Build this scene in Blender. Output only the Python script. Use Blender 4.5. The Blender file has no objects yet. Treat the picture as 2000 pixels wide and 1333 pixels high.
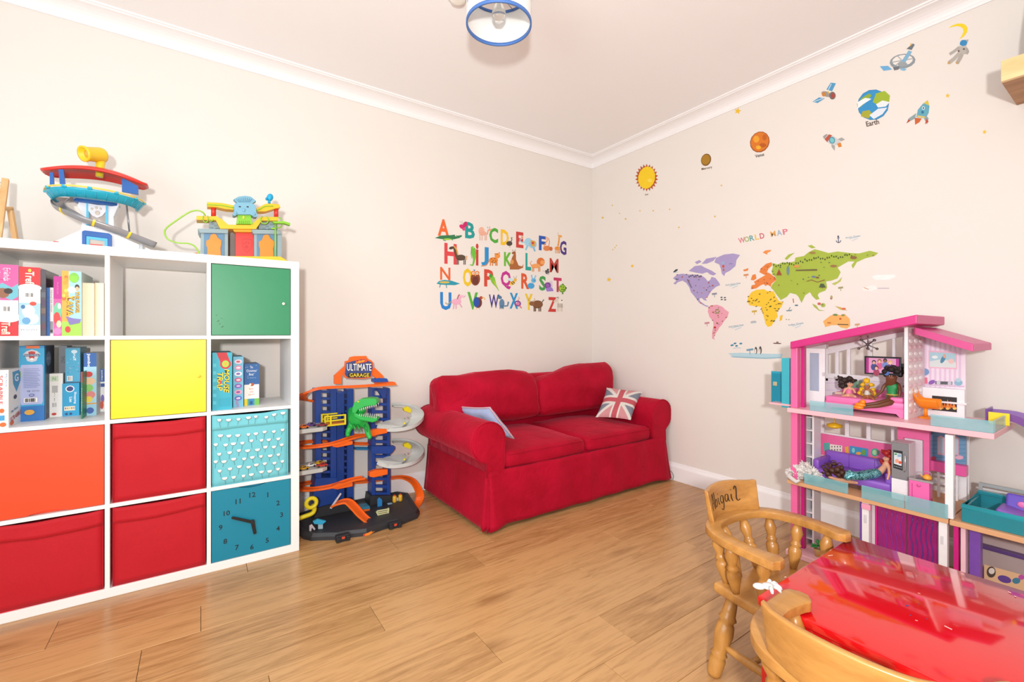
import bpy, bmesh, math, random
from mathutils import Vector, Matrix, noise
from mathutils.geometry import tessellate_polygon
random.seed(7)
PI = math.pi
SC = bpy.context.scene
COL = SC.collection

# ------------------------------------------------------------------ camera
FPX, HOR = 885.0, 652.0                       # focal length in px, horizon row (2000x1333 frame)
CAM = Vector((-2.955, -3.004, 1.105))
YAW = math.radians(34.5)
FWD = Vector((math.sin(YAW), math.cos(YAW), 0)); RGT = Vector((math.cos(YAW), -math.sin(YAW), 0)); UP = Vector((0, 0, 1))
cd = bpy.data.cameras.new('camera'); cam = bpy.data.objects.new('camera', cd); COL.objects.link(cam)
cd.sensor_width = 36; cd.lens = FPX / 2000 * 36; cd.shift_y = -(666.5 - HOR) / 2000; cd.clip_start = 0.02
cam.location = CAM; cam.rotation_euler = (PI / 2, 0, -YAW); SC.camera = cam

# ------------------------------------------------------------------ world and light
w = bpy.data.worlds.new('world'); SC.world = w; w.use_nodes = True
w.node_tree.nodes['Background'].inputs[0].default_value = (0.90, 0.95, 1.0, 1)
w.node_tree.nodes['Background'].inputs[1].default_value = 0.55

def area(name, loc, target, size, power, color=(1, 1, 1), size_y=None):
    l = bpy.data.lights.new(name, 'AREA'); l.energy = power; l.color = color; l.size = size
    if size_y: l.shape = 'RECTANGLE'; l.size_y = size_y
    o = bpy.data.objects.new(name, l); COL.objects.link(o); o.location = loc
    o.rotation_euler = (Vector(target) - Vector(loc)).to_track_quat('-Z', 'Y').to_euler(); return o
area('flash_light', (-3.25, -3.45, 1.3), (-1.3, -0.6, 2.0), 0.12, 62, (1, 0.985, 0.975))
area('window_light', (-4.62, -2.6, 1.5), (0, -1.9, 1.25), 1.8, 38, (0.96, 0.98, 1.0), 1.5)
vs = SC.view_settings
vs.view_transform = 'Standard'; vs.look = 'None'; vs.exposure = 0.04; vs.gamma = 1.0; vs.use_curve_mapping = False

# ------------------------------------------------------------------ pixels to places
def ray(px, py):
    return FWD + RGT * ((px - 1000) / FPX) + UP * ((HOR - py) / FPX)
def on_y(px, py, y):
    d = ray(px, py); return CAM + d * ((y - CAM.y) / d.y)
def on_x(px, py, x):
    d = ray(px, py); return CAM + d * ((x - CAM.x) / d.x)
def on_z(px, py, z):
    d = ray(px, py); return CAM + d * ((z - CAM.z) / d.z)

# ------------------------------------------------------------------ materials
def lin(h):
    c = [int(h[i:i + 2], 16) / 255 for i in (0, 2, 4)]
    return tuple(x / 12.92 if x <= 0.04045 else ((x + 0.055) / 1.055) ** 2.4 for x in c)
MATS = {}
def mat(hx, rough=0.45, metal=0.0, var=0.06, scale=30.0, bump=0.0, trans=0.0, alpha=1.0, coat=0.0, spec=0.5, sheen=0.0):
    key = (hx, rough, metal, var, scale, bump, trans, alpha, coat, sheen)
    if key in MATS: return MATS[key]
    m = bpy.data.materials.new('m_' + hx); m.use_nodes = True
    nt = m.node_tree; b = nt.nodes['Principled BSDF']
    c = lin(hx)
    tc = nt.nodes.new('ShaderNodeTexCoord'); nz = nt.nodes.new('ShaderNodeTexNoise')
    nz.inputs['Scale'].default_value = scale; nz.inputs['Detail'].default_value = 3
    nt.links.new(tc.outputs['Object'], nz.inputs['Vector'])
    mx = nt.nodes.new('ShaderNodeMix'); mx.data_type = 'RGBA'
    mx.inputs[6].default_value = (*[x * (1 - var) for x in c], 1)
    mx.inputs[7].default_value = (*[min(1, x * (1 + var)) for x in c], 1)
    nt.links.new(nz.outputs['Fac'], mx.inputs[0]); nt.links.new(mx.outputs[2], b.inputs['Base Color'])
    b.inputs['Roughness'].default_value = rough; b.inputs['Metallic'].default_value = metal
    b.inputs['Transmission Weight'].default_value = trans; b.inputs['Alpha'].default_value = alpha
    b.inputs['Coat Weight'].default_value = coat; b.inputs['Coat Roughness'].default_value = 0.05
    b.inputs['Specular IOR Level'].default_value = spec
    if sheen: b.inputs['Sheen Weight'].default_value = sheen
    if bump:
        bp = nt.nodes.new('ShaderNodeBump'); bp.inputs['Strength'].default_value = bump; bp.inputs['Distance'].default_value = 0.002
        n2 = nt.nodes.new('ShaderNodeTexNoise'); n2.inputs['Scale'].default_value = scale * 12
        nt.links.new(tc.outputs['Object'], n2.inputs['Vector'])
        nt.links.new(n2.outputs['Fac'], bp.inputs['Height']); nt.links.new(bp.outputs[0], b.inputs['Normal'])
    MATS[key] = m; return m
def wood(name, light, dark, stretch=(1.2, 14, 14), rough=0.35, per_object=False, knots=False, coat=0.0):
    m = bpy.data.materials.new(name); m.use_nodes = True; nt = m.node_tree; b = nt.nodes['Principled BSDF']
    tc = nt.nodes.new('ShaderNodeTexCoord'); mp = nt.nodes.new('ShaderNodeMapping'); mp.inputs['Scale'].default_value = stretch
    src = tc.outputs['Object']
    oi = nt.nodes.new('ShaderNodeObjectInfo')
    if per_object:
        mu = nt.nodes.new('ShaderNodeVectorMath'); mu.operation = 'MULTIPLY_ADD'
        cx = nt.nodes.new('ShaderNodeCombineXYZ')
        for i in range(3): nt.links.new(oi.outputs['Random'], cx.inputs[i])
        nt.links.new(cx.outputs[0], mu.inputs[0]); mu.inputs[1].default_value = (17, 23, 9); nt.links.new(src, mu.inputs[2]); src = mu.outputs[0]
    nt.links.new(src, mp.inputs['Vector'])
    n1 = nt.nodes.new('ShaderNodeTexNoise'); n1.inputs['Scale'].default_value = 1.6; n1.inputs['Detail'].default_value = 9; n1.inputs['Roughness'].default_value = 0.62; n1.inputs['Distortion'].default_value = 0.9
    nt.links.new(mp.outputs[0], n1.inputs['Vector'])
    n2 = nt.nodes.new('ShaderNodeTexNoise'); n2.inputs['Scale'].default_value = 7; n2.inputs['Detail'].default_value = 6; n2.inputs['Roughness'].default_value = 0.7
    nt.links.new(mp.outputs[0], n2.inputs['Vector'])
    ad = nt.nodes.new('ShaderNodeMath'); ad.operation = 'MULTIPLY_ADD'; ad.inputs[1].default_value = 0.45
    nt.links.new(n2.outputs['Fac'], ad.inputs[0]); nt.links.new(n1.outputs['Fac'], ad.inputs[2])
    fac = ad.outputs[0]
    if per_object:
        a2 = nt.nodes.new('ShaderNodeMath'); a2.operation = 'MULTIPLY_ADD'; a2.inputs[1].default_value = 0.16
        nt.links.new(oi.outputs['Random'], a2.inputs[0]); nt.links.new(fac, a2.inputs[2]); fac = a2.outputs[0]
    cr = nt.nodes.new('ShaderNodeValToRGB'); e = cr.color_ramp.elements
    e[0].position = 0.48; e[0].color = (*lin(dark), 1); e[1].position = 0.90; e[1].color = (*lin(light), 1)
    nt.links.new(fac, cr.inputs[0]); out = cr.outputs[0]
    if knots:
        vm = nt.nodes.new('ShaderNodeMapping'); vm.inputs['Scale'].default_value = (1.7, 5.2, 5.2); nt.links.new(src, vm.inputs['Vector'])
        nd = nt.nodes.new('ShaderNodeTexNoise'); nd.inputs['Scale'].default_value = 5; nt.links.new(vm.outputs[0], nd.inputs['Vector'])
        mxv = nt.nodes.new('ShaderNodeMix'); mxv.data_type = 'VECTOR'; mxv.inputs[0].default_value = 0.10
        nt.links.new(vm.outputs[0], mxv.inputs[4]); nt.links.new(nd.outputs['Color'], mxv.inputs[5])
        vo = nt.nodes.new('ShaderNodeTexVoronoi'); vo.inputs['Scale'].default_value = 1.0; nt.links.new(mxv.outputs[1], vo.inputs['Vector'])
        kr = nt.nodes.new('ShaderNodeValToRGB'); k = kr.color_ramp.elements
        k[0].position = 0.03; k[0].color = (0.55, 0.55, 0.55, 1); k[1].position = 0.2; k[1].color = (0, 0, 0, 1)
        nt.links.new(vo.outputs['Distance'], kr.inputs[0])
        km = nt.nodes.new('ShaderNodeMix'); km.data_type = 'RGBA'; km.inputs[7].default_value = (*lin('7a4f28'), 1)
        nt.links.new(kr.outputs[0], km.inputs[0]); nt.links.new(out, km.inputs[6]); out = km.outputs[2]
    nt.links.new(out, b.inputs['Base Color']); b.inputs['Roughness'].default_value = rough
    b.inputs['Coat Weight'].default_value = coat; b.inputs['Coat Roughness'].default_value = 0.08
    bp = nt.nodes.new('ShaderNodeBump'); bp.inputs['Strength'].default_value = 0.05; bp.inputs['Distance'].default_value = 0.001
    nt.links.new(fac, bp.inputs['Height']); nt.links.new(bp.outputs[0], b.inputs['Normal'])
    return m

# ------------------------------------------------------------------ mesh building
class MB:
    def __init__(s, m=None):
        s.v = []; s.f = []; s.mi = []; s.sm = []; s.mats = []; s.cur = 0
        if m is not None: s.use(m)
    def use(s, m):
        if m not in s.mats: s.mats.append(m)
        s.cur = s.mats.index(m); return s
    def add(s, vs, fs, smooth=False):
        b = len(s.v); s.v += [Vector(p) for p in vs]
        for f in fs: s.f.append([b + i for i in f]); s.mi.append(s.cur); s.sm.append(smooth)
        return s
    def box(s, c, d, rot=None):
        x, y, z = d[0] / 2, d[1] / 2, d[2] / 2; c = Vector(c)
        vs = [Vector((sx * x, sy * y, sz * z)) for sx in (-1, 1) for sy in (-1, 1) for sz in (-1, 1)]
        if rot is not None: vs = [rot @ p for p in vs]
        return s.add([p + c for p in vs], [(0, 1, 3, 2), (4, 6, 7, 5), (0, 4, 5, 1), (2, 3, 7, 6), (0, 2, 6, 4), (1, 5, 7, 3)])
    def span(s, a, b):
        return s.box([(a[i] + b[i]) / 2 for i in range(3)], [abs(b[i] - a[i]) for i in range(3)])
    def rbox(s, c, d, r, seg=2, rot=None, fn=None, cuts=0):
        bm = bmesh.new(); bmesh.ops.create_cube(bm, size=1)
        bmesh.ops.scale(bm, vec=d, verts=bm.verts)
        bmesh.ops.bevel(bm, geom=bm.edges[:], offset=r, segments=seg, profile=0.5, affect='EDGES')
        if cuts: bmesh.ops.subdivide_edges(bm, edges=bm.edges[:], cuts=cuts, use_grid_fill=True)
        bm.verts.ensure_lookup_table(); vs = [v.co.copy() for v in bm.verts]
        for i, v in enumerate(bm.verts): v.index = i
        fs = [[v.index for v in f.verts] for f in bm.faces]; bm.free()
        if fn: vs = [fn(p) for p in vs]
        if rot is not None: vs = [rot @ p for p in vs]
        c = Vector(c); return s.add([p + c for p in vs], fs, True)
    def cyl(s, p0, p1, r0, r1=None, n=14, caps=True):
        return s.tube([p0, p1], r0 if r1 is None else [r0, r1], n, caps=caps)
    def tube(s, pts, r, n=8, caps=True, closed=False, flat=None, upv=None):
        pts = [Vector(p) for p in pts]; k = len(pts); rs = r if isinstance(r, (list, tuple)) else [r] * k
        vs = []; fs = []; prev = None
        for i, p in enumerate(pts):
            if closed: t = pts[(i + 1) % k] - pts[i - 1]
            else: t = pts[min(i + 1, k - 1)] - pts[max(i - 1, 0)]
            t = t.normalized() if t.length > 1e-9 else Vector((0, 0, 1))
            if upv is not None: a = Vector(upv).cross(t)
            elif prev is None: a = t.cross(Vector((0, 0, 1)) if abs(t.z) < 0.9 else Vector((1, 0, 0)))
            else: a = prev - t * prev.dot(t)
            a.normalize(); prev = a; b = t.cross(a)
            fa, fb = flat if flat else (1, 1)
            for j in range(n):
                th = 2 * PI * j / n; vs.append(p + a * (math.cos(th) * rs[i] * fa) + b * (math.sin(th) * rs[i] * fb))
        for i in range(k if closed else k - 1):
            for j in range(n):
                i2 = (i + 1) % k; fs.append((i * n + j, i * n + (j + 1) % n, i2 * n + (j + 1) % n, i2 * n + j))
        s.add(vs, fs, True)
        if caps and not closed:
            b = len(s.v) - k * n
            s.f.append([b + j for j in reversed(range(n))]); s.mi.append(s.cur); s.sm.append(False)
            s.f.append([b + (k - 1) * n + j for j in range(n)]); s.mi.append(s.cur); s.sm.append(False)
        return s
    def sweep(s, pts, sec, upv=(0, 0, 1), closed_sec=True, caps=True):
        """sec: (side, up) section points swept along pts"""
        pts = [Vector(p) for p in pts]; k = len(pts); n = len(sec); vs = []; fs = []; upv = Vector(upv)
        for i, p in enumerate(pts):
            t = (pts[min(i + 1, k - 1)] - pts[max(i - 1, 0)]).normalized()
            a = t.cross(upv).normalized(); b = a.cross(t).normalized()
            for (q, h) in sec: vs.append(p + a * q + b * h)
        for i in range(k - 1):
            for j in range(n if closed_sec else n - 1):
                fs.append((i * n + j, i * n + (j + 1) % n, (i + 1) * n + (j + 1) % n, (i + 1) * n + j))
        if caps and closed_sec: fs.append(tuple(reversed(range(n)))); fs.append(tuple((k - 1) * n + j for j in range(n)))
        return s.add(vs, fs, False)
    def lathe(s, prof, n=16, c=(0, 0, 0), rot=None, smooth=True):
        """prof: (radius, z) from bottom to top"""
        vs = []; fs = []; k = len(prof); c = Vector(c)
        for (r, z) in prof:
            for j in range(n): vs.append(Vector((r * math.cos(2 * PI * j / n), r * math.sin(2 * PI * j / n), z)))
        for i in range(k - 1):
            for j in range(n): fs.append((i * n + j, i * n + (j + 1) % n, (i + 1) * n + (j + 1) % n, (i + 1) * n + j))
        fs.append(tuple(reversed(range(n)))); fs.append(tuple((k - 1) * n + j for j in range(n)))
        if rot is not None: vs = [rot @ p for p in vs]
        return s.add([p + c for p in vs], fs, smooth)
    def turned(s, p0, p1, prof, n=14):
        """prof: (fraction, radius) between two points"""
        p0 = Vector(p0); p1 = Vector(p1)
        return s.tube([p0.lerp(p1, f) for f, r in prof], [r for f, r in prof], n)
    def ell(s, c, r, n=12, rot=None, fn=None):
        vs = []; fs = []; c = Vector(c); m = max(4, n // 2)
        for i in range(m + 1):
            ph = PI * i / m
            for j in range(n):
                th = 2 * PI * j / n; vs.append(Vector((r[0] * math.sin(ph) * math.cos(th), r[1] * math.sin(ph) * math.sin(th), r[2] * math.cos(ph))))
        for i in range(m):
            for j in range(n): fs.append((i * n + j, (i + 1) * n + j, (i + 1) * n + (j + 1) % n, i * n + (j + 1) % n))
        if fn: vs = [fn(p) for p in vs]
        if rot is not None: vs = [rot @ p for p in vs]
        return s.add([p + c for p in vs], fs, True)
    def prism(s, poly, f, smooth=False):
        """poly: 2-D points; f(a, b, k) -> place, k = 0 near side, 1 far side"""
        n = len(poly); vs = [Vector(f(a, b, 0)) for a, b in poly] + [Vector(f(a, b, 1)) for a, b in poly]
        tri = tessellate_polygon([[Vector((a, b, 0)) for a, b in poly]])
        fs = [tuple(t) for t in tri] + [tuple(n + i for i in reversed(t)) for t in tri]
        fs += [(i, n + i, n + (i + 1) % n, (i + 1) % n) for i in range(n)]
        return s.add(vs, fs, smooth)
    def grid(s, f, nu, nv, smooth=True, wrap=False):
        vs = [Vector(f(i / nu, j / nv)) for i in range(nu + 1) for j in range(nv + 1)]
        fs = [(i * (nv + 1) + j, i * (nv + 1) + j + 1, (i + 1) * (nv + 1) + j + 1, (i + 1) * (nv + 1) + j) for i in range(nu) for j in range(nv)]
        return s.add(vs, fs, smooth)

WORLD = {}                                     # world matrix of each built object
def ob(name, mb, parent=None, m=None, world=True, bevel=0.0, sub=0, solid=0.0, kind=None):
    """one mesh object; vertices are world places (world=True) or the parent's own frame"""
    me = bpy.data.meshes.new(name); M = WORLD.get(parent.name, Matrix.Identity(4)) if parent else Matrix.Identity(4)
    vs = [M.inverted() @ p for p in mb.v] if (world and parent) else mb.v
    me.from_pydata([tuple(p) for p in vs], [], mb.f)
    if m is not None and not mb.mats: me.materials.append(m)
    for q in mb.mats: me.materials.append(q)
    if mb.mats: me.polygons.foreach_set('material_index', mb.mi)
    me.polygons.foreach_set('use_smooth', mb.sm)
    bm = bmesh.new(); bm.from_mesh(me); bmesh.ops.recalc_face_normals(bm, faces=bm.faces); bm.to_mesh(me); bm.free()
    me.update(); o = bpy.data.objects.new(name, me); COL.objects.link(o)
    if parent: o.parent = parent
    WORLD[o.name] = M
    if solid: q = o.modifiers.new('solid', 'SOLIDIFY'); q.thickness = abs(solid); q.offset = 0
    if bevel: q = o.modifiers.new('bevel', 'BEVEL'); q.width = bevel; q.segments = 2; q.limit_method = 'ANGLE'
    if sub: q = o.modifiers.new('sub', 'SUBSURF'); q.levels = sub; q.render_levels = sub
    if kind: o['kind'] = kind
    return o
def tag(o, label, cat, group=None):
    o['label'] = label; o['category'] = cat
    if group: o['group'] = group
    return o
def thing(name, label, cat, loc=(0, 0, 0), rz=0.0, group=None, tilt=None):
    o = bpy.data.objects.new(name, None); COL.objects.link(o); o.empty_display_size = 0.05
    o.location = loc; o.rotation_euler = (tilt or (0, 0, 0))[0], (tilt or (0, 0, 0))[1], rz
    WORLD[o.name] = Matrix.Translation(loc) @ o.rotation_euler.to_matrix().to_4x4()
    return tag(o, label, cat, group)
def struct(name, mb, m=None, **k):
    o = ob(name, mb, None, m, **k); o['kind'] = 'structure'; return o
def copy_tree(o, parent=None):
    c = o.copy(); COL.objects.link(c); c.parent = parent
    for ch in list(o.children): copy_tree(ch, c)
    return c

# ------------------------------------------------------------------ flat print (ink on boxes, stickers on walls)
TXT = {}
def text_geo(body, bold=0.0):
    key = (body, bold)
    if key not in TXT:
        cu = bpy.data.curves.new('t', 'FONT'); cu.body = body; cu.resolution_u = 2; cu.offset = bold
        o = bpy.data.objects.new('t', cu); me = bpy.data.meshes.new_from_object(o)
        vs = [(v.co.x, v.co.y) for v in me.vertices]; fs = [tuple(p.vertices) for p in me.polygons]
        bpy.data.objects.remove(o); bpy.data.curves.remove(cu); bpy.data.meshes.remove(me)
        x0 = min(v[0] for v in vs); x1 = max(v[0] for v in vs); y0 = min(v[1] for v in vs); y1 = max(v[1] for v in vs)
        TXT[key] = ([((x - x0) / (x1 - x0), (y - y0) / (y1 - y0)) for x, y in vs], fs, (x1 - x0) / (y1 - y0))
    return TXT[key]
class Sheet:
    """flat ink: f(a, b) -> place on the surface, nrm = outward normal; every shape lies a hair above the last"""
    def __init__(s, f, nrm, step=0.00012, start=0.0004, rough=0.5):
        s.f = f; s.n = Vector(nrm); s.mb = MB(); s.k = start; s.step = step; s.rough = rough
    def _put(s, pts, fs, col):
        s.mb.use(mat(col, s.rough, var=0.04)); off = s.n * s.k; s.k += s.step
        s.mb.add([Vector(s.f(a, b)) + off for a, b in pts], fs); return s
    def poly(s, pts, col):
        return s._put(pts, [tuple(t) for t in tessellate_polygon([[Vector((a, b, 0)) for a, b in pts]])], col)
    def rect(s, a0, b0, a1, b1, col): return s._put([(a0, b0), (a1, b0), (a1, b1), (a0, b1)], [(0, 1, 2, 3)], col)
    def ell(s, a, b, ra, rb, col, n=16, rot=0.0, t0=0.0, t1=2 * PI):
        c, q = math.cos(rot), math.sin(rot); pts = []
        full = abs(t1 - t0 - 2 * PI) < 1e-6
        for i in range(n if full else n + 1):
            t = t0 + (t1 - t0) * i / n; x, y = ra * math.cos(t), rb * math.sin(t); pts.append((a + x * c - y * q, b + x * q + y * c))
        return s._put(pts, [tuple(range(len(pts)))], col)
    def line(s, pts, wd, col):
        pts = [Vector((p[0], p[1])) for p in pts]; vs = []; fs = []
        for i, p in enumerate(pts):
            t = (pts[min(i + 1, len(pts) - 1)] - pts[max(i - 1, 0)]); t.normalize(); q = Vector((-t.y, t.x)) * wd / 2
            vs += [tuple(p + q), tuple(p - q)]
        for i in range(len(pts) - 1): fs.append((2 * i, 2 * i + 1, 2 * i + 3, 2 * i + 2))
        return s._put(vs, fs, col)
    def text(s, body, a, b, wd, ht, col, rot=0.0, bold=0.0, flip=1):
        vs, fs, asp = text_geo(body, bold)
        if wd is None: wd = ht * asp
        c, q = math.cos(rot), math.sin(rot); out = []
        for x, y in vs:
            x = (x - 0.5) * wd; y = (y - 0.5) * ht * flip; out.append((a + x * c - y * q, b + x * q + y * c))
        return s._put(out, fs, col)
    def star(s, a, b, r, col, n=5, inner=0.42, rot=0.3, fb=1.0):
        pts = []
        for i in range(2 * n):
            rr = r if i % 2 == 0 else r * inner; t = rot + PI * i / n; pts.append((a + rr * math.cos(t), b + rr * math.sin(t) * fb))
        return s.poly(pts, col)
    def ob(s, name, parent=None, kind=None): return ob(name, s.mb, parent, kind=kind)
def blob(t, seed, sc=1.0):
    return noise.noise(Vector((t[0] * sc + seed, t[1] * sc - seed, t[2] * sc + 2 * seed)))

# ================================================================== THE SETTING
CEIL = 2.69; RX, RY = -4.7, -4.6
PAINT = mat('e9e4dd', 0.75, var=0.012, scale=6, bump=0.04)
CEILM = mat('fafafa', 0.85, var=0.01, scale=5)
TRIM = mat('f8f8f8', 0.45, var=0.01)
struct('wall_left', MB().span((RX, 0, -0.02), (0.12, 0.12, CEIL + 0.1)), PAINT)
struct('wall_right', MB().span((0, RY, -0.02), (0.12, 0, CEIL + 0.1)), PAINT)
struct('wall_back', MB().span((RX, RY - 0.12, -0.02), (0.12, RY, CEIL + 0.1)), PAINT)
struct('ceiling', MB().span((RX, RY, CEIL), (0, 0, CEIL + 0.1)), CEILM)
fl = struct('floor', MB().span((RX, RY, -0.06), (0, 0, -0.012)), mat('6b4a2a', 0.8))
PLANK = wood('oak_laminate', 'c79a66', '956a3c', (2.0, 24, 24), 0.27, per_object=True, knots=True)
PW, PLN = 0.192, 1.285
def plank_mesh(l):
    g = 0.0007; mb = MB(); x, y = l / 2 - g, PW / 2 - g; e = 0.0010
    vs = [(-x, -y, -.01), (x, -y, -.01), (x, y, -.01), (-x, y, -.01), (-x, -y, -e), (x, -y, -e), (x, y, -e), (-x, y, -e),
          (-x + e, -y + e, 0), (x - e, -y + e, 0), (x - e, y - e, 0), (-x + e, y - e, 0)]
    fs = [(3, 2, 1, 0), (8, 9, 10, 11)]
    for a in (0, 4): fs += [(a + i, a + (i + 1) % 4, a + 4 + (i + 1) % 4, a + 4 + i) for i in range(4)]
    return mb.add(vs, fs)
full = None; row = 0; y = -0.005
while y > RY + 0.05:
    x = -0.004; off = [0.55, 1.1, 0.2, 0.83, 0.38][row % 5]; first = True
    while x > RX + 0.02:
        l = min(off if first else PLN, x - RX); first = False
        if abs(l - PLN) < 1e-6 and full: o = bpy.data.objects.new('plank', full.data); COL.objects.link(o)
        else:
            o = ob('plank', plank_mesh(l), None, PLANK)
            if abs(l - PLN) < 1e-6: full = o
        o.parent = fl; o.location = (x - l / 2, y - PW / 2, 0); x -= l
    y -= PW; row += 1
# coving: concave strip, mitred in the corner
prof = [(0.0, -0.078), (0.008, -0.078), (0.012, -0.066)]
for i in range(7):
    t = PI / 2 * i / 6; prof.append((0.014 + 0.078 * (1 - math.cos(t)) , -0.066 + 0.052 * math.sin(t)))
prof += [(0.094, -0.01), (0.104, -0.008), (0.104, 0.0), (0, 0)]
def strip(name, prof, along_x, far, z, m, o0=0.0):
    mb = MB(); n = len(prof)
    vs = [(far, -o, z + h) if along_x else (-o, far, z + h) for o, h in prof] + [(-o, -o, z + h) for o, h in prof]
    tri = tessellate_polygon([[Vector((a, b, 0)) for a, b in prof]])
    mb.add(vs, [tuple(t) for t in tri] + [tuple(n + i for i in t) for t in tri] + [(i, n + i, n + (i + 1) % n, (i + 1) % n) for i in range(n)])
    return struct(name, mb, m)
strip('trim_1', prof, True, RX, CEIL, TRIM); strip('trim_2', prof, False, RY, CEIL, TRIM)
bp = [(0, 0), (0.018, 0), (0.018, 0.098), (0.014, 0.108), (0.008, 0.114), (0.004, 0.128), (0, 0.13)]
strip('baseboard_left', bp, True, RX, 0.0, TRIM); strip('baseboard_right', bp, False, RY, 0.0, TRIM)

# ------------------------------------------------------------------ ceiling lamp
LP = Vector((-1.897, -1.365, 0)); ZB, ZT, LR = 2.432, 2.592, 0.139
lamp = thing('pendant_lamp', 'white drum pendant lampshade with blue rims hanging from the ceiling', 'lamp', (LP.x, LP.y, CEIL))
def ring_wall(r0, r1, z0, z1, m, n=48):
    mb = MB(m)
    pr = [(r1, z0), (r1, z1), (r0, z1), (r0, z0)]
    vs = [(LP.x + r * math.cos(2 * PI * j / n), LP.y + r * math.sin(2 * PI * j / n), z) for r, z in pr for j in range(n)]
    return mb.add(vs, [(i * n + j, i * n + (j + 1) % n, ((i + 1) % 4) * n + (j + 1) % n, ((i + 1) % 4) * n + j) for i in range(4) for j in range(n)], True)
sh = ob('shade', ring_wall(LR - 0.003, LR, ZB, ZT, mat('f6f6f3', 0.7, var=0.01)), lamp)
sh_print = Sheet(lambda a, b: (LP.x + (LR + 0.0004) * math.cos(a), LP.y + (LR + 0.0004) * math.sin(a), b), (0, 0, 0))
for i in range(9):
    a = i * 0.7; z = ZB + 0.05 + 0.05 * (i % 2)
    sh_print.line([(a, z - 0.02), (a + 0.06, z), (a + 0.12, z + 0.02)], 0.006, '6b6f78'); sh_print.ell(a + 0.12, z + 0.02, 0.05, 0.008, ['9fc7a0', 'b98fc0', '7aa0d0'][i % 3])
sh_print.ob('drawing', sh, 'stuff')
for z, nm in ((ZB, 0), (ZT - 0.012, 1)): ob('rim_band', ring_wall(LR - 0.0045, LR + 0.0022, z - 0.001, z + 0.012, mat('4a78c0' if nm == 0 else '3f6fb8', 0.5)), sh)
mb = MB(mat('d8d8d4', 0.3, 0.6))
for k in range(3):
    a = 2 * PI * k / 3 + 0.5; mb.cyl((LP.x, LP.y, ZT - 0.02), (LP.x + LR * math.cos(a), LP.y + LR * math.sin(a), ZT - 0.006), 0.0022, n=6)
ob('spider', mb, lamp)
ob('lamp_holder', MB(mat('f2f2f0', 0.4)).lathe([(0.016, 0), (0.02, 0.004), (0.02, 0.04), (0.012, 0.055), (0.004, 0.06)], 20, (LP.x, LP.y, ZT - 0.045)), lamp)
ob('bulb', MB(mat('f4f4ee', 0.05, trans=0.9, var=0)).lathe([(0.004, -0.1), (0.02, -0.094), (0.03, -0.075), (0.03, -0.055), (0.02, -0.03), (0.013, -0.01), (0.013, 0)], 20, (LP.x, LP.y, ZT - 0.045)), lamp)
ob('cord', MB(mat('f0f0ee', 0.5)).cyl((LP.x, LP.y, ZT + 0.01), (LP.x, LP.y, CEIL), 0.003, n=8), lamp)
ob('ceiling_rose', MB(mat('f4f4f2', 0.4)).lathe([(0.016, -0.03), (0.045, -0.02), (0.05, 0)], 24, (LP.x, LP.y, CEIL)), lamp)
p = on_z(894, -9, CEIL)
sd = thing('smoke_alarm', 'small round cream smoke alarm on the ceiling beside the lampshade', 'smoke alarm', (p.x, p.y, CEIL))
ob('base', MB(mat('efece2', 0.5)).lathe([(0.046, -0.012), (0.049, -0.008), (0.049, 0)], 28, p), sd)
ob('cover', MB(mat('f1eee4', 0.5)).lathe([(0.02, -0.03), (0.034, -0.027), (0.042, -0.012)], 28, p), sd)

# ------------------------------------------------------------------ wall shelf high up, with a black bag on it
ws = thing('wall_shelf', 'thick pine wall shelf with brown underside high above the toy house', 'shelf', (0, -2.63, 2.1))
ob('front_board', MB(wood('pine_edge', 'f6dda6', 'e6c083', (8, 1.0, 8), 0.5)).span((-0.33, -3.6, 2.108), (-0.31, -2.62, 2.19)), ws, bevel=0.001)
ob('deck', MB(wood('walnut', 'b98a5c', '8a5f38', (8, 1.0, 8), 0.5)).span((-0.31, -3.6, 2.108), (-0.001, -2.62, 2.188)), ws)
bag = thing('storage_bag', 'black fabric bag standing on the pine wall shelf', 'bag', (-0.16, -2.78, 2.19))
def bagfn(p): return Vector((p.x * (1 - 0.25 * (p.z / 0.3 + 0.5)), p.y * (1 - 0.12 * (p.z / 0.3 + 0.5)), p.z)) + Vector((blob(p, 3, 14), blob(p, 5, 14), 0)) * 0.006
ob('body', MB(mat('3a3b3d', 0.8, bump=0.3)).rbox((-0.17, -2.85, 2.19 + 0.15), (0.2, 0.34, 0.3), 0.03, 3, fn=bagfn, cuts=2), bag)
ob('handle', MB(mat('2b2b2d', 0.7)).tube([(-0.17, -2.80, 2.47), (-0.17, -2.81, 2.53), (-0.17, -2.86, 2.545), (-0.17, -2.91, 2.53), (-0.17, -2.92, 2.47)], 0.008, 6), bag)

# ================================================================== SHELVING UNIT
KX1 = -2.541; KX0 = KX1 - 1.47; KYF = -0.488; KYB = KYF + 0.39; KH = 1.47; TO, TI = 0.038, 0.016
CELL = (1.47 - 2 * TO - 3 * TI) / 4
def cx0(c): return KX0 + TO + c * (CELL + TI)            # left of column c (0..3)
def cz0(r): return TO + (3 - r) * (CELL + TI)             # bottom of row r, top row = 0
WHT = mat('f3f2f0', 0.38, var=0.012)
ku = thing('shelving_unit', 'white cube shelving unit standing against the wall, holding doors, bins and games', 'shelving', ((KX0 + KX1) / 2, KYF + 0.2, 0))
ob('top_board', MB(WHT).span((KX0, KYF, KH - TO), (KX1, KYB, KH)), ku, bevel=0.0012)
ob('bottom_board', MB(WHT).span((KX0, KYF, 0), (KX1, KYB, TO)), ku, bevel=0.0012)
for x in (KX0, KX1 - TO): ob('side_panel', MB(WHT).span((x, KYF, TO), (x + TO, KYB, KH - TO)), ku, bevel=0.0008)
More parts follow.
